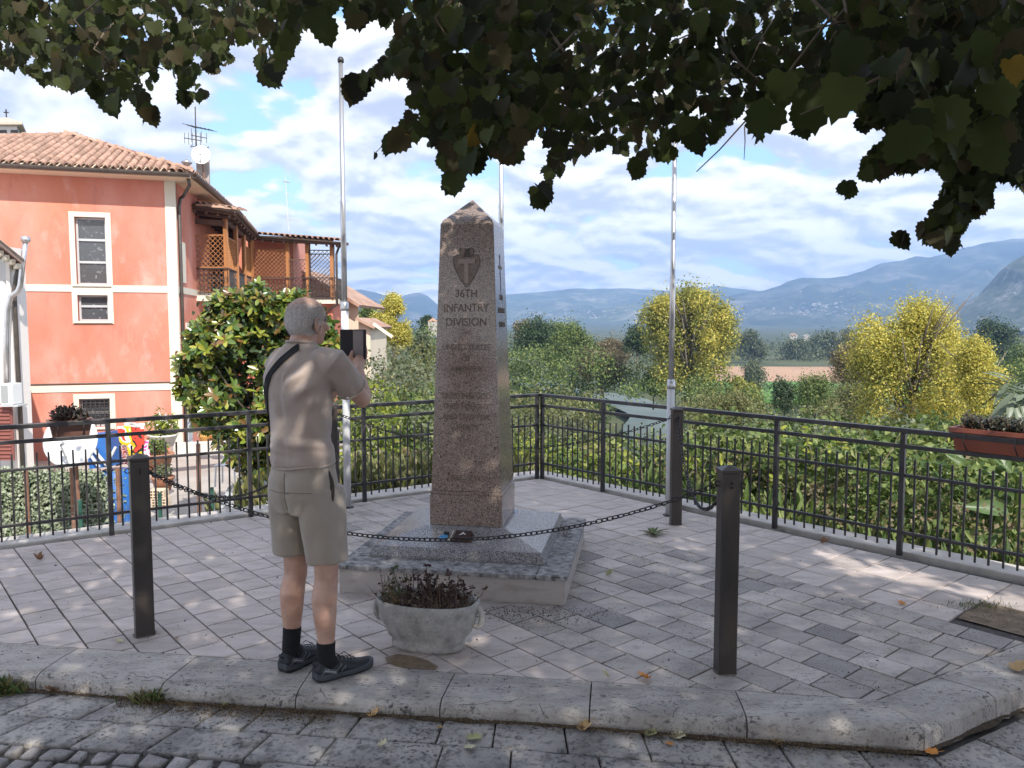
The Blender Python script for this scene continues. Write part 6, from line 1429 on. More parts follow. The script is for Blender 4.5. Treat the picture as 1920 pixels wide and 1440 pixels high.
surf_line(shorts, [Bp(-.095+.125*t, 0, .868-.006*t) for t in [i/10 for i in range(11)]], .0022, seam_m, 'pocket_welt') ; surf_line(shorts, [Bp(.012+.115*t, 0, .868+.0*t) for t in [i/10 for i in range(11)]], .0026, seam_m, 'pocket_welt')
surf_line(shorts, [Bp(.0, 0, .95-.22*t) for t in [i/12 for i in range(13)]], .0020, seam_m, 'centre_seam')
# slit pocket gaping at the right hip
look2 = (-RV*.75+FV*.66).normalized(); g = G(); L1 = [on_surf(shorts, Bp(.142+.018*t, .0, .955-.135*t)-look2*.6, look2, .003) for t in [i/8 for i in range(9)]]
side_ = look2.cross(Vector((0,0,1))).normalized(); wv = [.002+.012*math.sin(PI*i/8) for i in range(9)]; g.v = [p-side_*w2 for p, w2 in zip(L1, wv)]+[p+side_*w2 for p, w2 in zip(L1, wv)]; g.f = [(i, i+1, 10+i, 9+i) for i in range(8)]
obj('side_pocket', g, M('pocket_dark', (.05,.042,.035), rough=.9), shorts)
# bag strap across the back, from right of the neck to the left hip
SP_ = [(.048, 1.500), (.02, 1.478), (-.03, 1.43), (-.068, 1.37), (-.095, 1.30), (-.110, 1.22), (-.118, 1.14), (-.124, 1.07), (-.126, 1.04)]
sp2 = smoothpath(SP_, 5); g = G(); Ls = []
for i, (a, z) in enumerate(sp2):
    p = on_surf(shirt, Bp(a, -.6, z), FV, .0035); Ls.append(p) if (p-MB0).dot(FV) > -.4 else None
for i, p in enumerate(Ls):
    t = (Ls[min(i+1, len(Ls)-1)]-Ls[max(i-1, 0)]).normalized(); s = t.cross(FV).normalized(); w2 = .0165; a = on_surf(shirt, p+s*w2-FV*.3, FV, .0035); b = on_surf(shirt, p-s*w2-FV*.3, FV, .0035); a = a if (a-p).length < .06 else p+s*w2+FV*.01; b = b if (b-p).length < .06 else p-s*w2+FV*.01; g.v += [a, b, a-FV*.004, b-FV*.004]
n = len(Ls); g.f = [f for i in range(n-1) for f in ((4*i+2, 4*i+6, 4*i+7, 4*i+3), (4*i, 4*i+4, 4*i+6, 4*i+2), (4*i+1, 4*i+3, 4*i+7, 4*i+5))]
tag(obj('shoulder_strap', g, black_m), 'black bag strap running diagonally across the back of the man', 'strap')
obj_strap = bpy.data.objects['shoulder_strap']
# socks and shoes
for nm, ank, ang, kn in (('R', ankR, -math.radians(51), kneR), ('L', ankL, -math.radians(30), kneL)):
    fw = Vector((-math.sin(ang), math.cos(ang), 0)); rt = Vector((fw.y, -fw.x, 0)); o = Vector((ank.x, ank.y, 0))-fw*.052; z1 = Vector((0,0,1))
    def F_(a, b, c): return o+rt*a+fw*b+z1*c
    up = (kn-ank).normalized(); topz = .168 if nm == 'R' else .20
    g = G(); tp = ank+up*(topz-ank.z); P = [F_(0,.06,.05), F_(0,.054,.085), ank+up*.01, ank+up*.05, tp-up*.004, tp]; g.tube(P, [.041,.041,.0415,.0415,.0425,.042], 20); g.tube([F_(0,.05,.06), F_(0,.10,.07)], [.045,.035], 14)
    obj('sock', g, black_m, man, smooth=True)
    upm = MATS.get('shoe_upper') or M('shoe_upper', (.010,.012,.014), (.019,.023,.026), scale=30, rough=.6, bump=.4, bscale=260, bdist=.002)
    solm = MATS.get('shoe_sole') or M('shoe_sole', (.040,.046,.052), (.058,.065,.072), scale=12, rough=.65); outm = MATS.get('shoe_tread') or M('shoe_tread', (.014,.013,.014), rough=.8)
    # upper: cross-sections along the foot
    g = G(); secs = [(-.004,.026,.040,.066),(.010,.036,.020,.086),(.035,.041,.014,.092),(.065,.042,.014,.090),(.095,.043,.014,.090),(.125,.046,.013,.082),(.155,.0485,.012,.068),(.19,.050,.012,.056),(.225,.048,.012,.048),(.255,.040,.013,.042),(.276,.026,.016,.034),(.284,.010,.02,.028)]
    n = 20; vs = []
    for y, w2, zb_, zt2 in secs:
        for j in range(n): a = 2*PI*j/n; ca, sa = math.cos(a), math.sin(a); taper = 1-.30*max(0, sa); vs.append(F_(w2*math.copysign(abs(ca)**.75, ca)*taper, y, (zb_+zt2)/2+(zt2-zb_)/2*math.copysign(abs(sa)**.8, sa)))
    k = len(secs); g.add(vs, [(i*n+j, (i+1)*n+j, (i+1)*n+(j+1) % n, i*n+(j+1) % n) for i in range(k-1) for j in range(n)]+[tuple(range(n)), tuple((k-1)*n+j for j in range(n-1, -1, -1))])
    shoe = obj('shoe', g, upm, man, smooth=True)
    def sole(z0, z1_, infl, wav, mat, nm2):
        g = G(); outl = []
        for y, w2, _, _ in secs: outl.append((w2+infl, y))
        pts = [(w2, y) for w2, y in outl]+[(-w2*.96, y) for w2, y in outl[::-1]]; m = len(pts)
        g.v = [F_(a*.97, b*1.01-.002, z0(b)) for a, b in pts]+[F_(a, b*1.01-.002, z1_(b)) for a, b in pts]; g.f = [tuple(range(m)), tuple(range(2*m-1, m-1, -1))]+[(i, m+i, m+(i+1) % m, (i+1) % m) for i in range(m)]; return obj(nm2, g, mat, shoe, bevel=.003)
    rock = lambda b: .010*max(0, (b-.22)/.06)**1.5+.006*max(0, (.02-b)/.02)
    sole(lambda b: .000+rock(b), lambda b: .009+rock(b)+.002*math.sin(b*70), .002, 0, outm, 'outsole'); sole(lambda b: .0095+rock(b)+.002*math.sin(b*70), lambda b: .030+rock(b)*.9+.008*max(0, (.03-b)/.03), .004, 0, solm, 'midsole')
    lg = MATS.get('shoe_line') or M('shoe_line', (.17,.19,.20), rough=.5)
    for sd__ in (1, -1):
        def S2(b, c, out=.002):
            p = F_(sd__*.2, b, c); ok_, loc, nn, _ = shoe.ray_cast(p, -rt*sd__); return (loc+nn*out) if ok_ else F_(sd__*.045, b, c)
        bpy.context.view_layer.update()
        for ln in ([(.125,.080),(.105,.060),(.085,.046),(.060,.040)], [(.142,.072),(.125,.050),(.105,.036)], [(.012,.040),(.03,.05)]): obj('overlay_line', G().tube([S2(*q) for q in ln], .0017, 5), lg, shoe)
        for b in (.140,.158,.176): obj('overlay_line', G().tube([S2(b, .064-(b-.14)*.35), S2(b+.014, .034)], .0014, 5), upm, shoe)
        c0_ = S2(.052, .050, .003); u_ = (S2(.085, .038, .003)-S2(.020, .062, .003)).normalized(); u_ = u_*(1 if sd__ == 1 else -1); nn_ = rt*sd__; nn_ = (nn_-u_*nn_.dot(u_)).normalized(); v_ = nn_.cross(u_); m4 = Matrix.Translation(c0_+nn_*.003)@Matrix((u_, v_, nn_)).transposed().to_4x4()
        bx = [(-.036,-.008),(.036,-.008),(.036,.008),(-.036,.008)]; obj('logo_frame', G().tube([m4@Vector((a, b, 0)) for a, b in bx+[bx[0]]], .0011, 4, cap=False), lg, shoe)
        obj('logo_patch', G().add([m4@Vector((a, b, -.0006)) for a, b in bx], [(0,1,2,3)]), upm, shoe)
        text_on('logo_text', 'salomon', m4, .0175, M('logo_white', (.55,.56,.58)) if 'logo_white' not in MATS else MATS['logo_white'], shoe, ext=.0003)
    g = G()
    for i in range(5): b = .115+.018*i; h_ = .086-.30*(b-.115); g.tube([F_(-.018,b,h_-.004), F_(0,b+.004,h_+.003), F_(.018,b,h_-.004)], .0022, 5)
    g.tube([F_(.0,.112,.092), F_(.02,.13,.110), F_(.03,.16,.088), F_(.024,.175,.074)], .0012, 4); g.tube([F_(.0,.112,.092), F_(.012,.135,.108), F_(.022,.165,.082)], .0012, 4); obj('laces', g, outm, shoe)
    obj('heel_tab', G().tube([F_(0,-.004,.068), F_(0,-.012,.084), F_(0,.002,.094)], .0045, 6), upm, shoe)
# phone in an open flip case, held up with both hands
pt = thing('phone', 'smartphone in an open black flip case held up by the man', 'phone', pc)
PM = Matrix((vx, vy, vz)).transposed()
obj('case_flap', G().box(Ph(-.030, .0, -.002), (.066, .006, .148), m=PM), M('case_black', (.008,.008,.012), rough=.5), pt, bevel=.003)
obj('handset', G().box(Ph(.036, .002, -.002), (.066, .009, .148), m=PM), M('handset_dark', (.015,.015,.018), rough=.3), pt, bevel=.003)
obj('screen', G().box(Ph(.030, -.0032, .003), (.050, .0012, .128), m=PM), M('screen', (.22,.20,.20), (.30,.26,.25), scale=12, rough=.12), pt)
# ------------------------------------------------------------------ stone basin with withered plants
bc = Vector((-.418, 3.835, 0)); brz = math.radians(-14)
bas = thing('stone_planter', 'weathered oval concrete planter with ring handles full of withered plants', 'planter', bc)
conc_m = M('basin_concrete', (.27,.26,.245), (.40,.385,.36), (.50,.48,.45), scale=16, rough=.92, bump=1.0, bscale=60, bdist=.014,
           blotch=[((.13,.13,.12), 13, .56, .70, .6)], speck=[((.10,.095,.09), 120, .58, .68, .5)], patch=9)
g = G().lathe(bc, [(.64,0),(.70,.008),(.715,.032),(.69,.044),(.76,.066),(.84,.10),(.905,.14),(.955,.18),(.98,.208),(1.0,.222),(1.0,.240),(.965,.246),(.92,.240),(.90,.215),(.89,.19)], 72, .262, .150, brz, 2.35)
def relief(v):
    p = Vector(v)-bc; n = Vector((p.x, p.y, 0)); r = n.length or 1; a = math.atan2(p.y, p.x)
    k = max(0, 1-abs(p.z-.14)/.075); d = .011*k*max(0, noise.noise(Vector((a*4.2, p.z*16, 2))))*2.2+.0035*noise.noise(Vector((a*9, p.z*40, 5)))
    sw = max(0, 1-abs(p.z-(.10+.035*math.cos(a*5)))/.022); return v if p.z > .24 else tuple(Vector(v)+n/r*(d+.012*sw*(.6+.4*noise.noise(Vector((a*14, 1, 1))))))
g.v = [relief(v) for v in g.v]; obj('basin', g, conc_m, bas, smooth=True)
for s in (1, -1):
    c = bc+Matrix.Rotation(brz, 3, 'Z')@Vector((s*.250, 0, .168)); ux = Matrix.Rotation(brz, 3, 'Z')@Vector((s, 0, 0))
    obj('handle', G().tube([c+ux*(.026*math.cos(a)+.004)+Vector((0,0,.046*math.sin(a))) for a in [-PI*.72+i*PI*1.44/12 for i in range(13)]], [.015]*13, 10), conc_m, bas, smooth=True)
obj('soil', G().lathe(bc, [(.90,.19),(.90,.206),(.5,.218),(.1,.214)], 36, .262, .150, brz, 2.35), soil_m, bas)
dead = M('withered_leaf', (.03,.018,.016), icol=[(.028,.014,.014),(.05,.026,.02),(.075,.045,.03),(.035,.012,.018)], rough=.8)
stm = M('dry_stem', (.10,.06,.04), (.16,.10,.06), scale=30, rough=.9)
pgr = M('sprig_green', (.09,.12,.04), icol=[(.07,.11,.03),(.13,.15,.05),(.05,.08,.03)], rough=.6, trans=.15)
RB = Matrix.Rotation(brz, 3, 'Z'); gs = G(); P, Nn, Tp, S_ = [], [], [], []; P2_, N2_, T2_, S2_ = [], [], [], []
for i in range(120):
    a = R.uniform(0, 2*PI); r = R.random()**.5*.86; b = bc+RB@Vector((.262*r*math.cos(a), .15*r*math.sin(a), .21)); left = (RB.transposed()@(b-bc)).x < -.11
    h = R.uniform(.05, .13) if R.random() < .8 else R.uniform(.12, .17)
    if left: h *= 1.15
    tip = b+Vector((R.gauss(0,.025)-(.03 if left else 0), R.gauss(0,.02)-.01, h)); m_ = b.lerp(tip, .5)+Vector((R.gauss(0,.008), R.gauss(0,.008), 0)); gs.tube([b, m_, tip], [.0022,.0018,.001], 4, cap=False)
    for k in range(R.randint(5, 11)):
        t = R.uniform(.25, 1.05); q = b.lerp(tip, t); tgt = (P2_, N2_, T2_, S2_) if left and R.random() < .75 else (P, Nn, Tp, S_)
        tgt[0].append(q+Vector((R.gauss(0,.006), R.gauss(0,.006), 0))); tgt[1].append((R.gauss(0,1), R.gauss(0,1)-.3, R.gauss(.3,.6))); tgt[2].append((R.gauss(0,1), R.gauss(0,1), R.uniform(-1,.7))); tgt[3].append(R.uniform(.012, .032))
obj('stems', gs, stm, bas, kind='stuff')
V, F = leaves(np.array(P), np.array(Nn), np.array(Tp), np.array(S_), T_MAG); link('withered_leaves', npmesh('withered_leaves', V, F, dead), bas, 'stuff')
V, F = leaves(np.array(P2_), np.array(N2_), np.array(T2_), np.array(S2_)*.9, T_LANCE); link('green_leaves', npmesh('green_leaves', V, F, pgr), bas, 'stuff')
for x, y, Y, h in ((738,1062,3.80,.13),(800,1062,3.82,.14),(775,1085,3.8,.10),(842,1075,3.84,.10),(868,1092,3.82,.09)):          # tall dead flower heads
    c = at(x, y, Y); g = G().tube([c-Vector((-.012,0,h)), c-Vector((-.002,.004,h*.5)), c], .0016, 5)
    for _ in range(7): ball(g, c+Vector((R.gauss(0,.008), R.gauss(0,.008), R.gauss(0,.009))), R.uniform(.004, .009), n=7)
    obj('dead_flower', g, dead if y != 1062 or x > 790 else pgr, bas, smooth=True)
# ------------------------------------------------------------------ flower boxes on the railings
def along(x, d):
    """where the column x of the photograph meets the railing of direction d"""
    r_ = ray(x, 700); n = Vector((-d.y, d.x, 0)); t = FC.dot(n)/r_.dot(n); return Vector((r_.x*t, r_.y*t, 0))
def flower_box(label, xa, xb, d, out, ztop, hgt, wtop, col, plant, extra=0):
    a, b = along(xa, d), along(xb, d); U = (b-a); L_ = U.length+extra; U.normalize(); c = a+U*L_/2+out*(wtop/2+.012); t = thing('flower_box', label, 'flower box', (c.x, c.y, ztop-hgt)); z0, z1 = ztop-hgt, ztop
    def W(u, v, z): return c+U*u+out*v+Vector((0,0,z))
    g = G(); h, ht, w0_, w1 = L_/2-.03, L_/2, wtop/2-.035, wtop/2
    pr = [(h, w0_, z0), (ht-.012, w1-.008, z1-.03), (ht+.004, w1+.006, z1-.028), (ht+.004, w1+.006, z1), (ht-.012, w1-.01, z1), (ht-.02, w1-.016, z1-.03)]
    for uu, vv, z in pr: g.v += [W(-uu,-vv,z), W(uu,-vv,z), W(uu,vv,z), W(-uu,vv,z)]
    n = len(pr); g.f = [(3,2,1,0)]+[(4*k+j, 4*k+(j+1) % 4, 4*k+4+(j+1) % 4, 4*k+4+j) for k in range(n-1) for j in range(4)]; obj('trough', g, col, t)
    obj('soil', G().add([W(-ht+.02,-w1+.016,z1-.025), W(ht-.02,-w1+.016,z1-.025), W(ht-.02,w1-.016,z1-.025), W(-ht+.02,w1-.016,z1-.025)], [(0,1,2,3)]), soil_m, t)
    for u in (-L_*.30, L_*.26): obj('bracket', G().tube([W(u, -w1-.045, .90), W(u, -w1-.052, .84), W(u, -w1-.02, z0+.04), W(u, -w0_-.004, z0-.006), W(u, w0_, z0-.006)], .004, 5), iron_m, t)
    P, Nn, Tp, S_ = [], [], [], []; gs = G()
    for _ in range(150):
        b_ = W(R.uniform(-ht+.05, ht-.05)*.92, R.uniform(-w1+.03, w1-.03), z1-.02); tip = b_+Vector((R.gauss(0,.03), R.gauss(0,.025), R.uniform(.03, .115))); gs.tube([b_, tip], [.003,.002], 4)
        for k in range(9): P.append(b_.lerp(tip, R.uniform(.2,1.05))); v = Vector((R.gauss(0,1), R.gauss(0,1), R.uniform(.1,1.2))); Tp.append(v); Nn.append(v.cross(Vector((R.random(), R.random(), .2)))); S_.append(R.uniform(.018, .036))
    obj('stems', gs, stm, t, kind='stuff'); V, F = leaves(np.array(P), np.array(Nn), np.array(Tp), np.array(S_), T_MAG); link('foliage', npmesh('foliage', V, F, plant), t, 'stuff')
terr = M('terracotta_plastic', (.27,.075,.045), (.33,.10,.06), scale=8, rough=.5); brwn = M('brown_plastic', (.13,.065,.05), (.17,.085,.065), scale=8, rough=.45)
sed = M('stonecrop', (.05,.035,.03), icol=[(.045,.035,.03),(.07,.05,.04),(.05,.06,.035),(.09,.05,.045)], rough=.5); ros = M('succulent', (.04,.05,.03), icol=[(.035,.045,.028),(.055,.07,.04),(.04,.035,.03)], rough=.55)
flower_box('brown plastic flower box with dark stonecrop hung on the left railing', 86, 172, FD1, FN1, .895, .135, .16, brwn, sed)
flower_box('terracotta flower box with dark succulents hung on the right railing', 1783, 1915, FD2, FN2, .925, .155, .17, terr, ros, extra=.12)
# ------------------------------------------------------------------ below the terrace, left: hedge screen, dishes, washing, pots
hd = thing('hedge_screen', 'screen of pale artificial ivy on posts beyond the left railing', 'hedge', at(110, 1000, 11.6)); hm_ = M('ivy_pale', (.22,.26,.15), icol=[(.16,.20,.11),(.26,.30,.19),(.36,.39,.28),(.12,.16,.08)], rough=.7)
ha, hb = at(-60, 878, 11.2), at(234, 884, 12.2); n = 9000; t_ = rng.random(n); P = np.outer(1-t_, np.array(ha))+np.outer(t_, np.array(hb)); P[:, 2] -= rng.random(n)*1.5; P[:, 1] += rng.normal(size=n)*.05; P[:, 2] += .03*rng.normal(size=n)
V, F = leaves(P, rdir(n)*.7+np.array((0,-1,.4)), rdir(n)+np.array((0,0,-.4)), rng.uniform(.035,.075,n), T_DIAMOND); link('ivy', npmesh('ivy', V, F, hm_), hd, 'stuff')
obj('netting', G().span(ha+Vector((0,.1,-.78)), hb+Vector((0,.1,-.78)), .02, 1.46), M('netting', (.04,.06,.03), (.10,.12,.07), scale=30, rough=1), hd)
rust_m = M('rusty_post', (.16,.075,.045), (.26,.14,.09), scale=8, rough=.8)
for x in (60, 145, 230): p = at(x, 880, 11.5); obj('post', G().tube([Vector((p.x, 11.35, -2.05)), Vector((p.x, 11.35, p.z+.05))], .03, 8), rust_m, hd)
wd_ = M('dish_bright', (.62,.62,.62), rough=.4); dcc = at(134, 826, 10.6)
dish('big white satellite dish on a rusty post beyond the left flower box', dcc, .345, (.15, -.95, .30), pole_to=(dcc.x+.02, dcc.y+.12, -2.05), mat=wd_)
# towels over a rack: printed cloths of several colours
def cloth(label, x0, x1, y0, y1, Y, mat, kindn='towel', group=None, wv=5, ph=0):
    A, B = at(x0, y0, Y), at(x1, y1, Y); n = 14; g = G()
    for k in (0, .006):
        for j in range(n+1):
            for i in range(n+1): u, v = i/n, j/n; g.v.append((A.x+(B.x-A.x)*u+.01*math.sin(v*7+ph), Y+k+.03*math.sin(u*wv+ph)*(.3+v)+.02*noise.noise(Vector((u*4, v*4, ph))), A.z+(B.z-A.z)*v+.01*math.sin(u*6+ph)))
    m = n+1; o = m*m
    for j in range(n):
        for i in range(n): a = j*m+i; g.f += [(a, a+1, a+m+1, a+m), (o+a, o+a+m, o+a+m+1, o+a+1)]
    e = [j*m for j in range(m)]; return tag(obj(kindn, g, mat, smooth=True), label, kindn, group)
def print_mat(name, cols, s, seed):
    m = bpy.data.materials.new(name); m.use_nodes = True; nt = m.node_tree; N = nt.nodes; b = N['Principled BSDF']; b.inputs['Roughness'].default_value = .9; tc = N.new('ShaderNodeTexCoord'); mp = N.new('ShaderNodeMapping'); mp.inputs['Location'].default_value = (seed, seed*.7, seed*1.3)
    nt.links.new(tc.outputs['Object'], mp.inputs[0]); t = N.new('ShaderNodeTexNoise'); t.inputs['Scale'].default_value = s; t.inputs['Detail'].default_value = 1.5; t.inputs['Distortion'].default_value = 1.2; nt.links.new(mp.outputs[0], t.inputs[0]); r = N.new('ShaderNodeValToRGB'); r.color_ramp.interpolation = 'CONSTANT'; e = r.color_ramp.elements
    while len(e) < len(cols): e.new(.5)
    for k, c in enumerate(cols): e[k].position = .30+.40*k/len(cols); e[k].color = (*c, 1)
    nt.links.new(t.outputs[0], r.inputs[0]); nt.links.new(r.outputs[0], b.inputs['Base Color']); MATS[name] = m; return m
cloth('red and yellow printed beach towel drying upright behind the left railing', 219, 272, 800, 862, 12.6, print_mat('towel_print', [(.75,.06,.03),(.75,.06,.03),(.02,.02,.02),(.80,.55,.02),(.80,.55,.02),(.85,.85,.8),(.75,.06,.03)], 3.2, 4.3))
cloth('white sheet of printed paper or cloth above the red and yellow towel', 232, 272, 793, 803, 12.62, print_mat('paper_print', [(.75,.75,.72),(.6,.6,.6),(.75,.75,.72)], 22, 1), 'cloth')
cloth('narrow pink and white striped towel end beside the printed towel', 262, 279, 826, 858, 12.7, print_mat('stripe_print', [(.8,.1,.4),(.85,.85,.85),(.8,.1,.4),(.85,.7,.1)], 6, 7), 'towel', ph=2)
cloth('reddish patterned cloth hanging left of the printed towel', 218, 240, 835, 872, 12.4, print_mat('maroon_print', [(.30,.05,.05),(.55,.42,.38),(.30,.05,.05),(.12,.04,.06),(.6,.5,.45)], 14, 2), 'cloth', ph=4)
rk = thing('clothes_rack', 'blue folding rack with white legs between the dish and the printed towel', 'rack', at(200, 860, 12.2)); blu = M('blue_plastic', (.02,.11,.36), (.03,.15,.45), scale=6, rough=.45)
cl_ = G().span(at(174, 845, 12.2), at(215, 840, 12.2), .35, .52); obj('blue_panel', cl_, blu, rk)
for a, b in (((175,842),(200,872)), ((200,872),(217,838)), ((168,850),(186,876))): obj('leg', G().span(at(*a, 11.95), at(*b, 11.95), .03, .035), MATS['dish_bright'], rk)
bb = at(220, 920, 12.3); bar = thing('barrel', 'bright blue plastic barrel behind the ivy screen', 'barrel', (bb.x, 12.3, -2.05)); obj('drum', G().lathe((bb.x, 12.3, -2.05), [(.20,0),(.23,.03),(.235,.35),(.245,.37),(.235,.40),(.235,.8),(.245,.82),(.235,.85),(.225,at(220,880,12.3).z+2.05-.02),(.2,at(220,880,12.3).z+2.05)], 28), blu, bar, smooth=True)
pot_m = M('terracotta', (.38,.17,.10), (.47,.23,.14), scale=8, rough=.85)
def pot(label, x, y, Y, r, h, m=None, fol=None, fr=.3, n=500, fs=.06, T=T_DIAMOND, flo=None, zoff=0):
    c = at(x, y, Y); t = thing('potted_plant', label, 'potted plant', c); obj('pot', G().lathe(c, [(r*.68,-h),(r*.95,-.02-h*.1),(r*1.06,-h*.1),(r*1.06,0),(r*.9,0),(r*.88,-.03)], 22), m or pot_m, t, smooth=True)
    if fol: foliage('foliage', [(c.x, c.y, c.z+fr*.7, fr), (c.x-fr*.4, c.y, c.z+fr*.5, fr*.7), (c.x+fr*.4, c.y, c.z+fr*.5, fr*.7)], n, fs, fol, t, T=T)
    if flo: foliage('blossoms', [(c.x+.05, c.y-.1, c.z+fr*.8, fr*.75)], 90, .05, flo, t)
whf = M('blossom_white', (.75,.72,.72), rough=.8); whp = M('white_pot', (.62,.57,.50), (.72,.68,.62), scale=5, rough=.8)
pot('wide white bowl with white flowers and spiky leaves near the house corner', 306, 814, 17, .30, .26, whp, lm_lime, .28, 420, .16, T_LANCE, whf)
pot('terracotta pot with low plants below the white flower bowl', 292, 850, 16, .34, .4, pot_m, lm_green, .22, 400, .07)
pot('terracotta pot on the yard behind the front left bollard', 305, 893, 14.5, .20, .26, pot_m, lm_grey, .16, 260, .06)
pot('small orange pot by the side wall of the pink house', 410, 818, 21, .20, .3, M('orange_pot', (.55,.22,.07), rough=.7), lm_olive, .15, 200, .06)
pot('yellow wooden tub by the side wall of the pink house', 385, 815, 21, .17, .35, M('yellow_tub', (.60,.32,.09), rough=.7), lm_green, .14, 150, .05)
# low walls and slabs of the yard
lw = M('low_wall', (.55,.50,.44), (.66,.61,.54), scale=3, rough=.9)
tag(obj('garden_wall', G().span(at(322, 842, 19), at(440, 836, 20), .25, .28), lw), 'low pale garden wall at the back of the yard by the side door', 'wall')
c = at(452, 920, 13.2); tag(obj('concrete_ramp', G().prism([(c.x-.55, 0), (c.x+.9, 0), (c.x+.9, 1), (c.x-.15, .95)], 0, 1, fn=lambda a, b, q: (a, 13.0+q*1.4, -2.05+b)), M('ramp_grey', (.40,.42,.44), (.52,.54,.56), scale=2, rough=.9)), 'sloping grey concrete ramp wall in the yard left of the man', 'ramp')
hbk = M('hollow_brick_m', (.62,.48,.34), (.72,.58,.43), scale=6, rough=.9)
for lab, x, y in (('upper hollow brick of the small pile behind the bollard chain', 298, 926), ('lower hollow brick of the small pile behind the bollard chain', 302, 941)):
    c = at(x, y, 14.2); t = thing('hollow_brick', lab, 'brick', c); g = G(); W_, H_ = .25, .16
    for k in range(4): g.box(c+Vector((0,0,-H_/2+k*H_/3)), (W_, .22, .018))
    for k in range(5): g.box(c+Vector((-W_/2+k*W_/4, .001, 0)), (.016, .218, H_-.001))
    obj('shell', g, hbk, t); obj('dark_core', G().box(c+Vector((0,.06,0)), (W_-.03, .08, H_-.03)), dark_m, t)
ch_ = thing('garden_chair', 'white plastic garden chair standing in the yard near the ramp', 'chair', at(430, 870, 15.5)); c = at(428, 870, 15.5); wp = M('white_plastic', (.7,.7,.7), rough=.4)
obj('seat', G().box(c, (.42,.42,.03)), wp, ch_, bevel=.01); obj('backrest', G().box(c+Vector((.02,.2,.24)), (.40,.03,.42)), wp, ch_, bevel=.01)
for sx in (-.18, .18):
    for sy in (-.18, .18): obj('leg', G().tube([c+Vector((sx,sy,0)), c+Vector((sx*1.1,sy*1.1,-.42))], .018, 6), wp, ch_)
# wire mesh fence round the yard: green posts, thin wires
wf = thing('wire_fence', 'wire mesh fence with green posts running along the yard behind the railing', 'fence', at(400, 940, 9.6)); gp_ = M('green_post', (.03,.10,.07), rough=.5); wr_ = M('wire', (.28,.33,.31), rough=.5, metal=.5)
pw = [at(-20, 950, 8.4), at(150, 950, 9.0), at(300, 950, 9.4), at(398, 950, 9.7), at(448, 950, 9.9), at(520, 950, 10.3)]
for p in pw[1:]: obj('post', G().tube([(p.x, p.y, -2.05), (p.x, p.y, -.42)], .024, 7), gp_, wf)
g = G()
for a, b in zip(pw, pw[1:]):
    a = Vector((a.x, a.y, 0)); b = Vector((b.x, b.y, 0)); n = int((b-a).length/.06)
    for i in range(n): p = a.lerp(b, i/n); g.tube([Z(p, -1.6), Z(p, -.48)], .0016, 3, cap=False)
    for k in range(14): g.tube([Z(a, -.48-k*.08), Z(b, -.48-k*.08)], .0016, 3, cap=False)
obj('wire_mesh', g, wr_, wf, kind='stuff')
rp_ = at(370, 880, 10.5); tag(obj('garden_stake', G().tube([(rp_.x, 10.5, -2.05), (rp_.x+.02, 10.5, at(368,832,10.5).z)], .03, 6), rust_m), 'single rusty stake standing in the yard behind the chains', 'stake')
# ------------------------------------------------------------------ small litter on the ground
lfm = {'ochre': M('dry_leaf_ochre', (.42,.26,.11), (.52,.36,.18), scale=30, rough=.8), 'orange': M('dry_leaf_orange', (.48,.17,.03), (.60,.27,.06), scale=30, rough=.8), 'pale': M('dry_leaf_pale', (.50,.45,.27), (.62,.57,.38), scale=30, rough=.8), 'brown': M('dry_leaf_brown', (.16,.075,.035), (.24,.12,.06), scale=30, rough=.8), 'olive': M('dry_leaf_olive', (.30,.30,.12), (.42,.40,.20), scale=30, rough=.8)}
def dry_leaf(label, x, y, s, col, on='t', curl=.5):
    z = 0.004 if on == 't' else None
    p = gp(x, y, 0)
    if on == 's':
        for _ in range(3): p = gp(x, y, kz(p.x)+.004)
    o_ = np.array([(0,0,0)]); tp = tmpl([(.22,-.08),(.50,.04),(.40,.22),(.55,.42),(.36,.52),(.34,.80),(.12,.72)], .0, 0)[0].copy(); tp *= s; a = R.uniform(0, 2*PI); k = R.uniform(.6, 1.3)*curl
    tf = tmpl([(.22,-.08),(.50,.04),(.40,.22),(.55,.42),(.36,.52),(.34,.80),(.12,.72)])[1]; vv = []
    for q in tp:
        u, v = q[0], q[1]-s*.5; zz = k*(u*u+v*v)/s*1.4+.12*s*noise.noise(Vector((u*40/s*.05, v*40/s*.05, x)))+.002; vv.append((p.x+u*math.cos(a)-v*math.sin(a), p.y+u*math.sin(a)+v*math.cos(a), p.z+.003+max(0, zz)))
    g = G().add(vv, [tuple(t) for t in tf]); q = [Vector(v) for v in (vv[0], vv[1])]; g.tube([q[0]+(q[0]-q[1])*.9+Vector((0,0,.004)), q[0], q[1]], [.0012,.001,.0008], 4)
    return tag(obj('dry_leaf', g, lfm[col]), label, 'leaf', 'dry leaves lying on the ground')
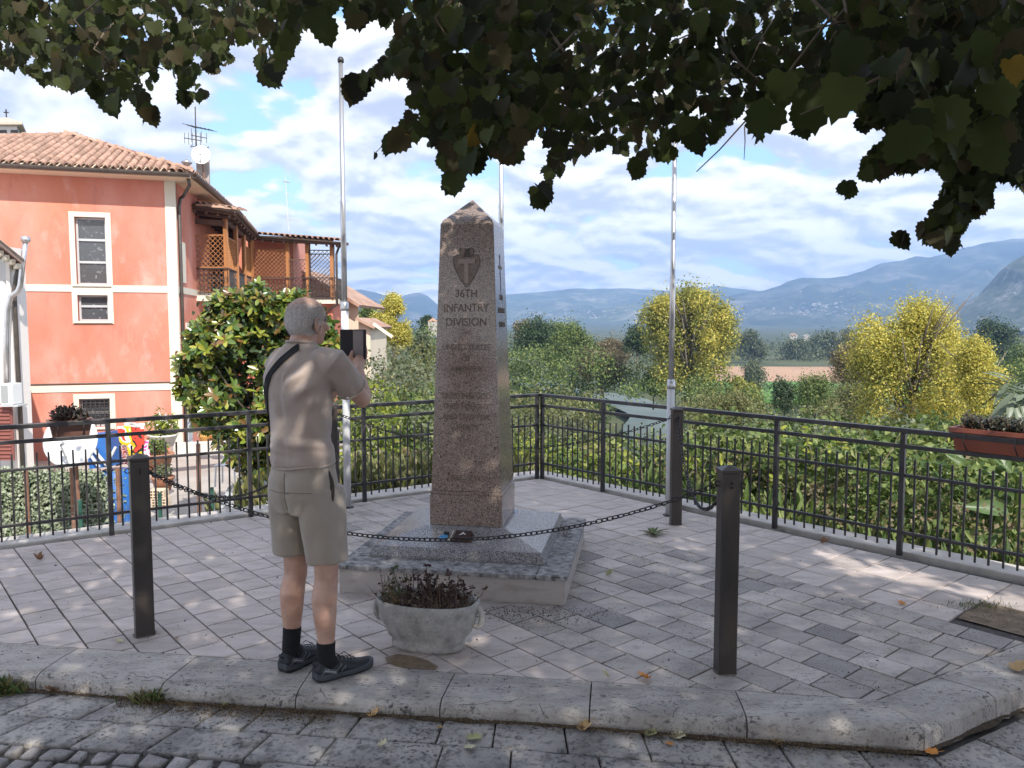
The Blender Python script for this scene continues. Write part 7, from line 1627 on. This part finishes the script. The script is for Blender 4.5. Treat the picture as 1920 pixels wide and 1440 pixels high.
for a in (('curled brown leaf on the paving near the right railing', 1544, 1019, .065, 'brown', 't', 1.1), ('bright orange leaf on the paving by the kerb left of the front right bollard', 1212, 1274, .055, 'orange', 't', .9), ('pale crumpled leaf just left of the orange leaf by the kerb', 1139, 1272, .032, 'pale', 't', 1.4),
          ('small orange leaf on the paving far right, left of the planting bed', 1693, 1134, .045, 'orange', 't', .6), ('large tan leaf lying on the kerb at the right edge', 1907, 1258, .10, 'ochre', 't', .8), ('yellowish crumpled leaf on the paving right of the monument plinth', 1140, 1079, .05, 'olive', 't', 1.2),
          ('curled dark leaf on the paving near the left railing', 75, 1051, .06, 'brown', 't', 1.0), ('greyish leaf left of the base of the front left bollard', 226, 1205, .035, 'pale', 't', .8), ('small tan leaf right of the base of the front left bollard', 331, 1199, .028, 'ochre', 't', .7), ('dark twiggy leaf on the paving between the right flagpole and railing', 1440, 905, .04, 'brown', 't', 1),
          ('tan leaf at the foot of the kerb below the man', 697, 1345, .05, 'ochre', 's', .9), ('pale crumpled leaf on the street slabs below the planter', 714, 1400, .04, 'pale', 's', 1.0), ('flat olive yellow leaf on the street slabs in the middle', 886, 1383, .065, 'olive', 's', .3), ('second pale leaf under the flat olive one on the street', 880, 1402, .045, 'pale', 's', .5),
          ('orange and tan leaf pressed against the middle of the kerb', 1092, 1370, .06, 'ochre', 's', .9), ('olive leaf against the kerb under the front right bollard', 1215, 1378, .06, 'olive', 's', .4), ('pale lobed leaf right of the olive leaf at the kerb', 1268, 1384, .06, 'pale', 's', .4), ('small orange leaf below the pale lobed leaf', 1258, 1397, .03, 'orange', 's', .5),
          ('tan leaf standing at the foot of the kerb near its right corner', 1456, 1395, .045, 'ochre', 's', 1.0), ('orange leaf under the corner of the kerb', 1742, 1412, .055, 'orange', 's', .3), ('brown leaf at the foot of the kerb, far left', 103, 1297, .06, 'brown', 's', .7), ('tan leaf at the foot of the kerb right of the brown one', 150, 1299, .05, 'ochre', 's', .6),
          ('long pale leaf lying on the seed litter near the grass tuft', 378, 1312, .075, 'pale', 's', .3), ('small yellow leaf at the right end of the seed litter', 423, 1325, .03, 'olive', 's', .6), ('small orange leaf at the foot of the kerb under the man', 486, 1322, .032, 'orange', 's', .8), ('tan leaf alone on the street slabs left of the flat olive leaf', 824, 1368, .03, 'ochre', 's', 1.0)): dry_leaf(*a)
# dark crumbs and seed husks scattered on the paving
g = G(); cr = M('crumb', (.02,.016,.014), icol=[(.018,.014,.012),(.05,.035,.025),(.03,.02,.018)], rough=.9)
def crumb(p, s): g.add([(p.x+R.uniform(-s,s), p.y+R.uniform(-s,s), p.z+.001) for _ in range(3)]+[(p.x, p.y, p.z+s*.9)], [(0,1,2),(0,1,3),(1,2,3),(2,0,3)])
for _ in range(1500):
    x, y = R.uniform(0, 1920), R.uniform(930, 1300); p = gp(x, y, .001)
    if (p-FC).dot(FN2) < .0 and (p-FC).dot(FN1) < 0 and noise.noise(Vector((p.x*1.7, p.y*1.7, 4))) > -.15: crumb(p, R.uniform(.002, .0065)*(1 if R.random() < .9 else 1.7))
for _ in range(900):
    k = R.random(); p = gp(R.gauss(1000, 80), R.gauss(1150, 12), .001)
    if p.y < 4.38: crumb(p, R.uniform(.003, .007))
obj('crumbs', g, cr, kind='stuff')
# grass tufts and weeds
def tuft(label, x, y, on, n, s, mat, spread=.03, T=T_LANCE):
    p = gp(x, y, 0 if on == 't' else kz(gp(x, y, -.07).x)); t = thing('grass_tuft', label, 'weed', p); P = [p+Vector((R.gauss(0,spread), R.gauss(0,spread*.45), 0)) for _ in range(n)]; Tp = [(R.gauss(0,.45), R.gauss(0,.4), 1) for _ in range(n)]; Nn = [(R.gauss(0,1), R.gauss(0,1), .2) for _ in range(n)]
    V, F = leaves(np.array(P), np.array(Nn), np.array(Tp), rng.uniform(.4, 1, n)*s, T); link('blades', npmesh('blades', V, F, mat), t, 'stuff')
grm = M('grass_blade', (.08,.13,.03), icol=[(.06,.11,.025),(.11,.16,.04),(.20,.19,.07),(.26,.21,.11)], rough=.7, trans=.2)
tuft('green grass tuft growing from the kerb joint at the lower left', 282, 1318, 's', 150, .075, grm, .034); tuft('dry grass tuft at the foot of the kerb on the left edge', 6, 1300, 's', 170, .09, grm, .035)
p = gp(1225, 1003, 0); t = thing('rosette_weed', 'spiky green weed rosette growing in the paving right of the monument', 'weed', p); n = 26; an = rng.uniform(0, 2*PI, n)
V, F = leaves(np.array([list(p)]*n)+rng.normal(size=(n,3))*.006, np.c_[-np.cos(an)*.5, -np.sin(an)*.5, np.ones(n)], np.c_[np.cos(an), np.sin(an), rng.uniform(.15, .7, n)], rng.uniform(.06, .13, n), T_LANCE); link('blades', npmesh('blades', V, F, grm), t, 'stuff')
tuft('sparse weeds along the edge of the planting bed at the right', 1835, 1137, 't', 160, .03, grm, .10); tuft('little weeds growing at the right corner of the plinth', 1043, 1012, 't', 1, .02, grm, .01)
p = Vector(W3(.60, .16, .172)); t = thing('dead_twigs', 'small tangle of dead twigs on the right side of the plinth', 'weed', p); g = G()
for _ in range(26): a = p+Vector((R.gauss(0,.012), R.gauss(0,.05), 0)); g.tube([a, a+Vector((R.gauss(0,.02), R.gauss(0,.03), R.uniform(.01,.05)))], .0012, 3)
obj('stalks', g, stm, t, kind='stuff')
# brown wet stain beside the planter
g = G(); q = [(722,1232),(745,1226),(775,1230),(802,1238),(822,1250),(815,1256),(790,1254),(760,1252),(738,1247),(724,1240)]; P = [gp(x, y, .0045) for x, y in q]; c = sum(P, Vector())/len(P); g.add(P+[c], [(i, (i+1) % len(P), len(P)) for i in range(len(P))])
struct('wet_stain', g, M('wet_stain', (.12,.08,.045), (.24,.17,.11), scale=22, rough=.35))
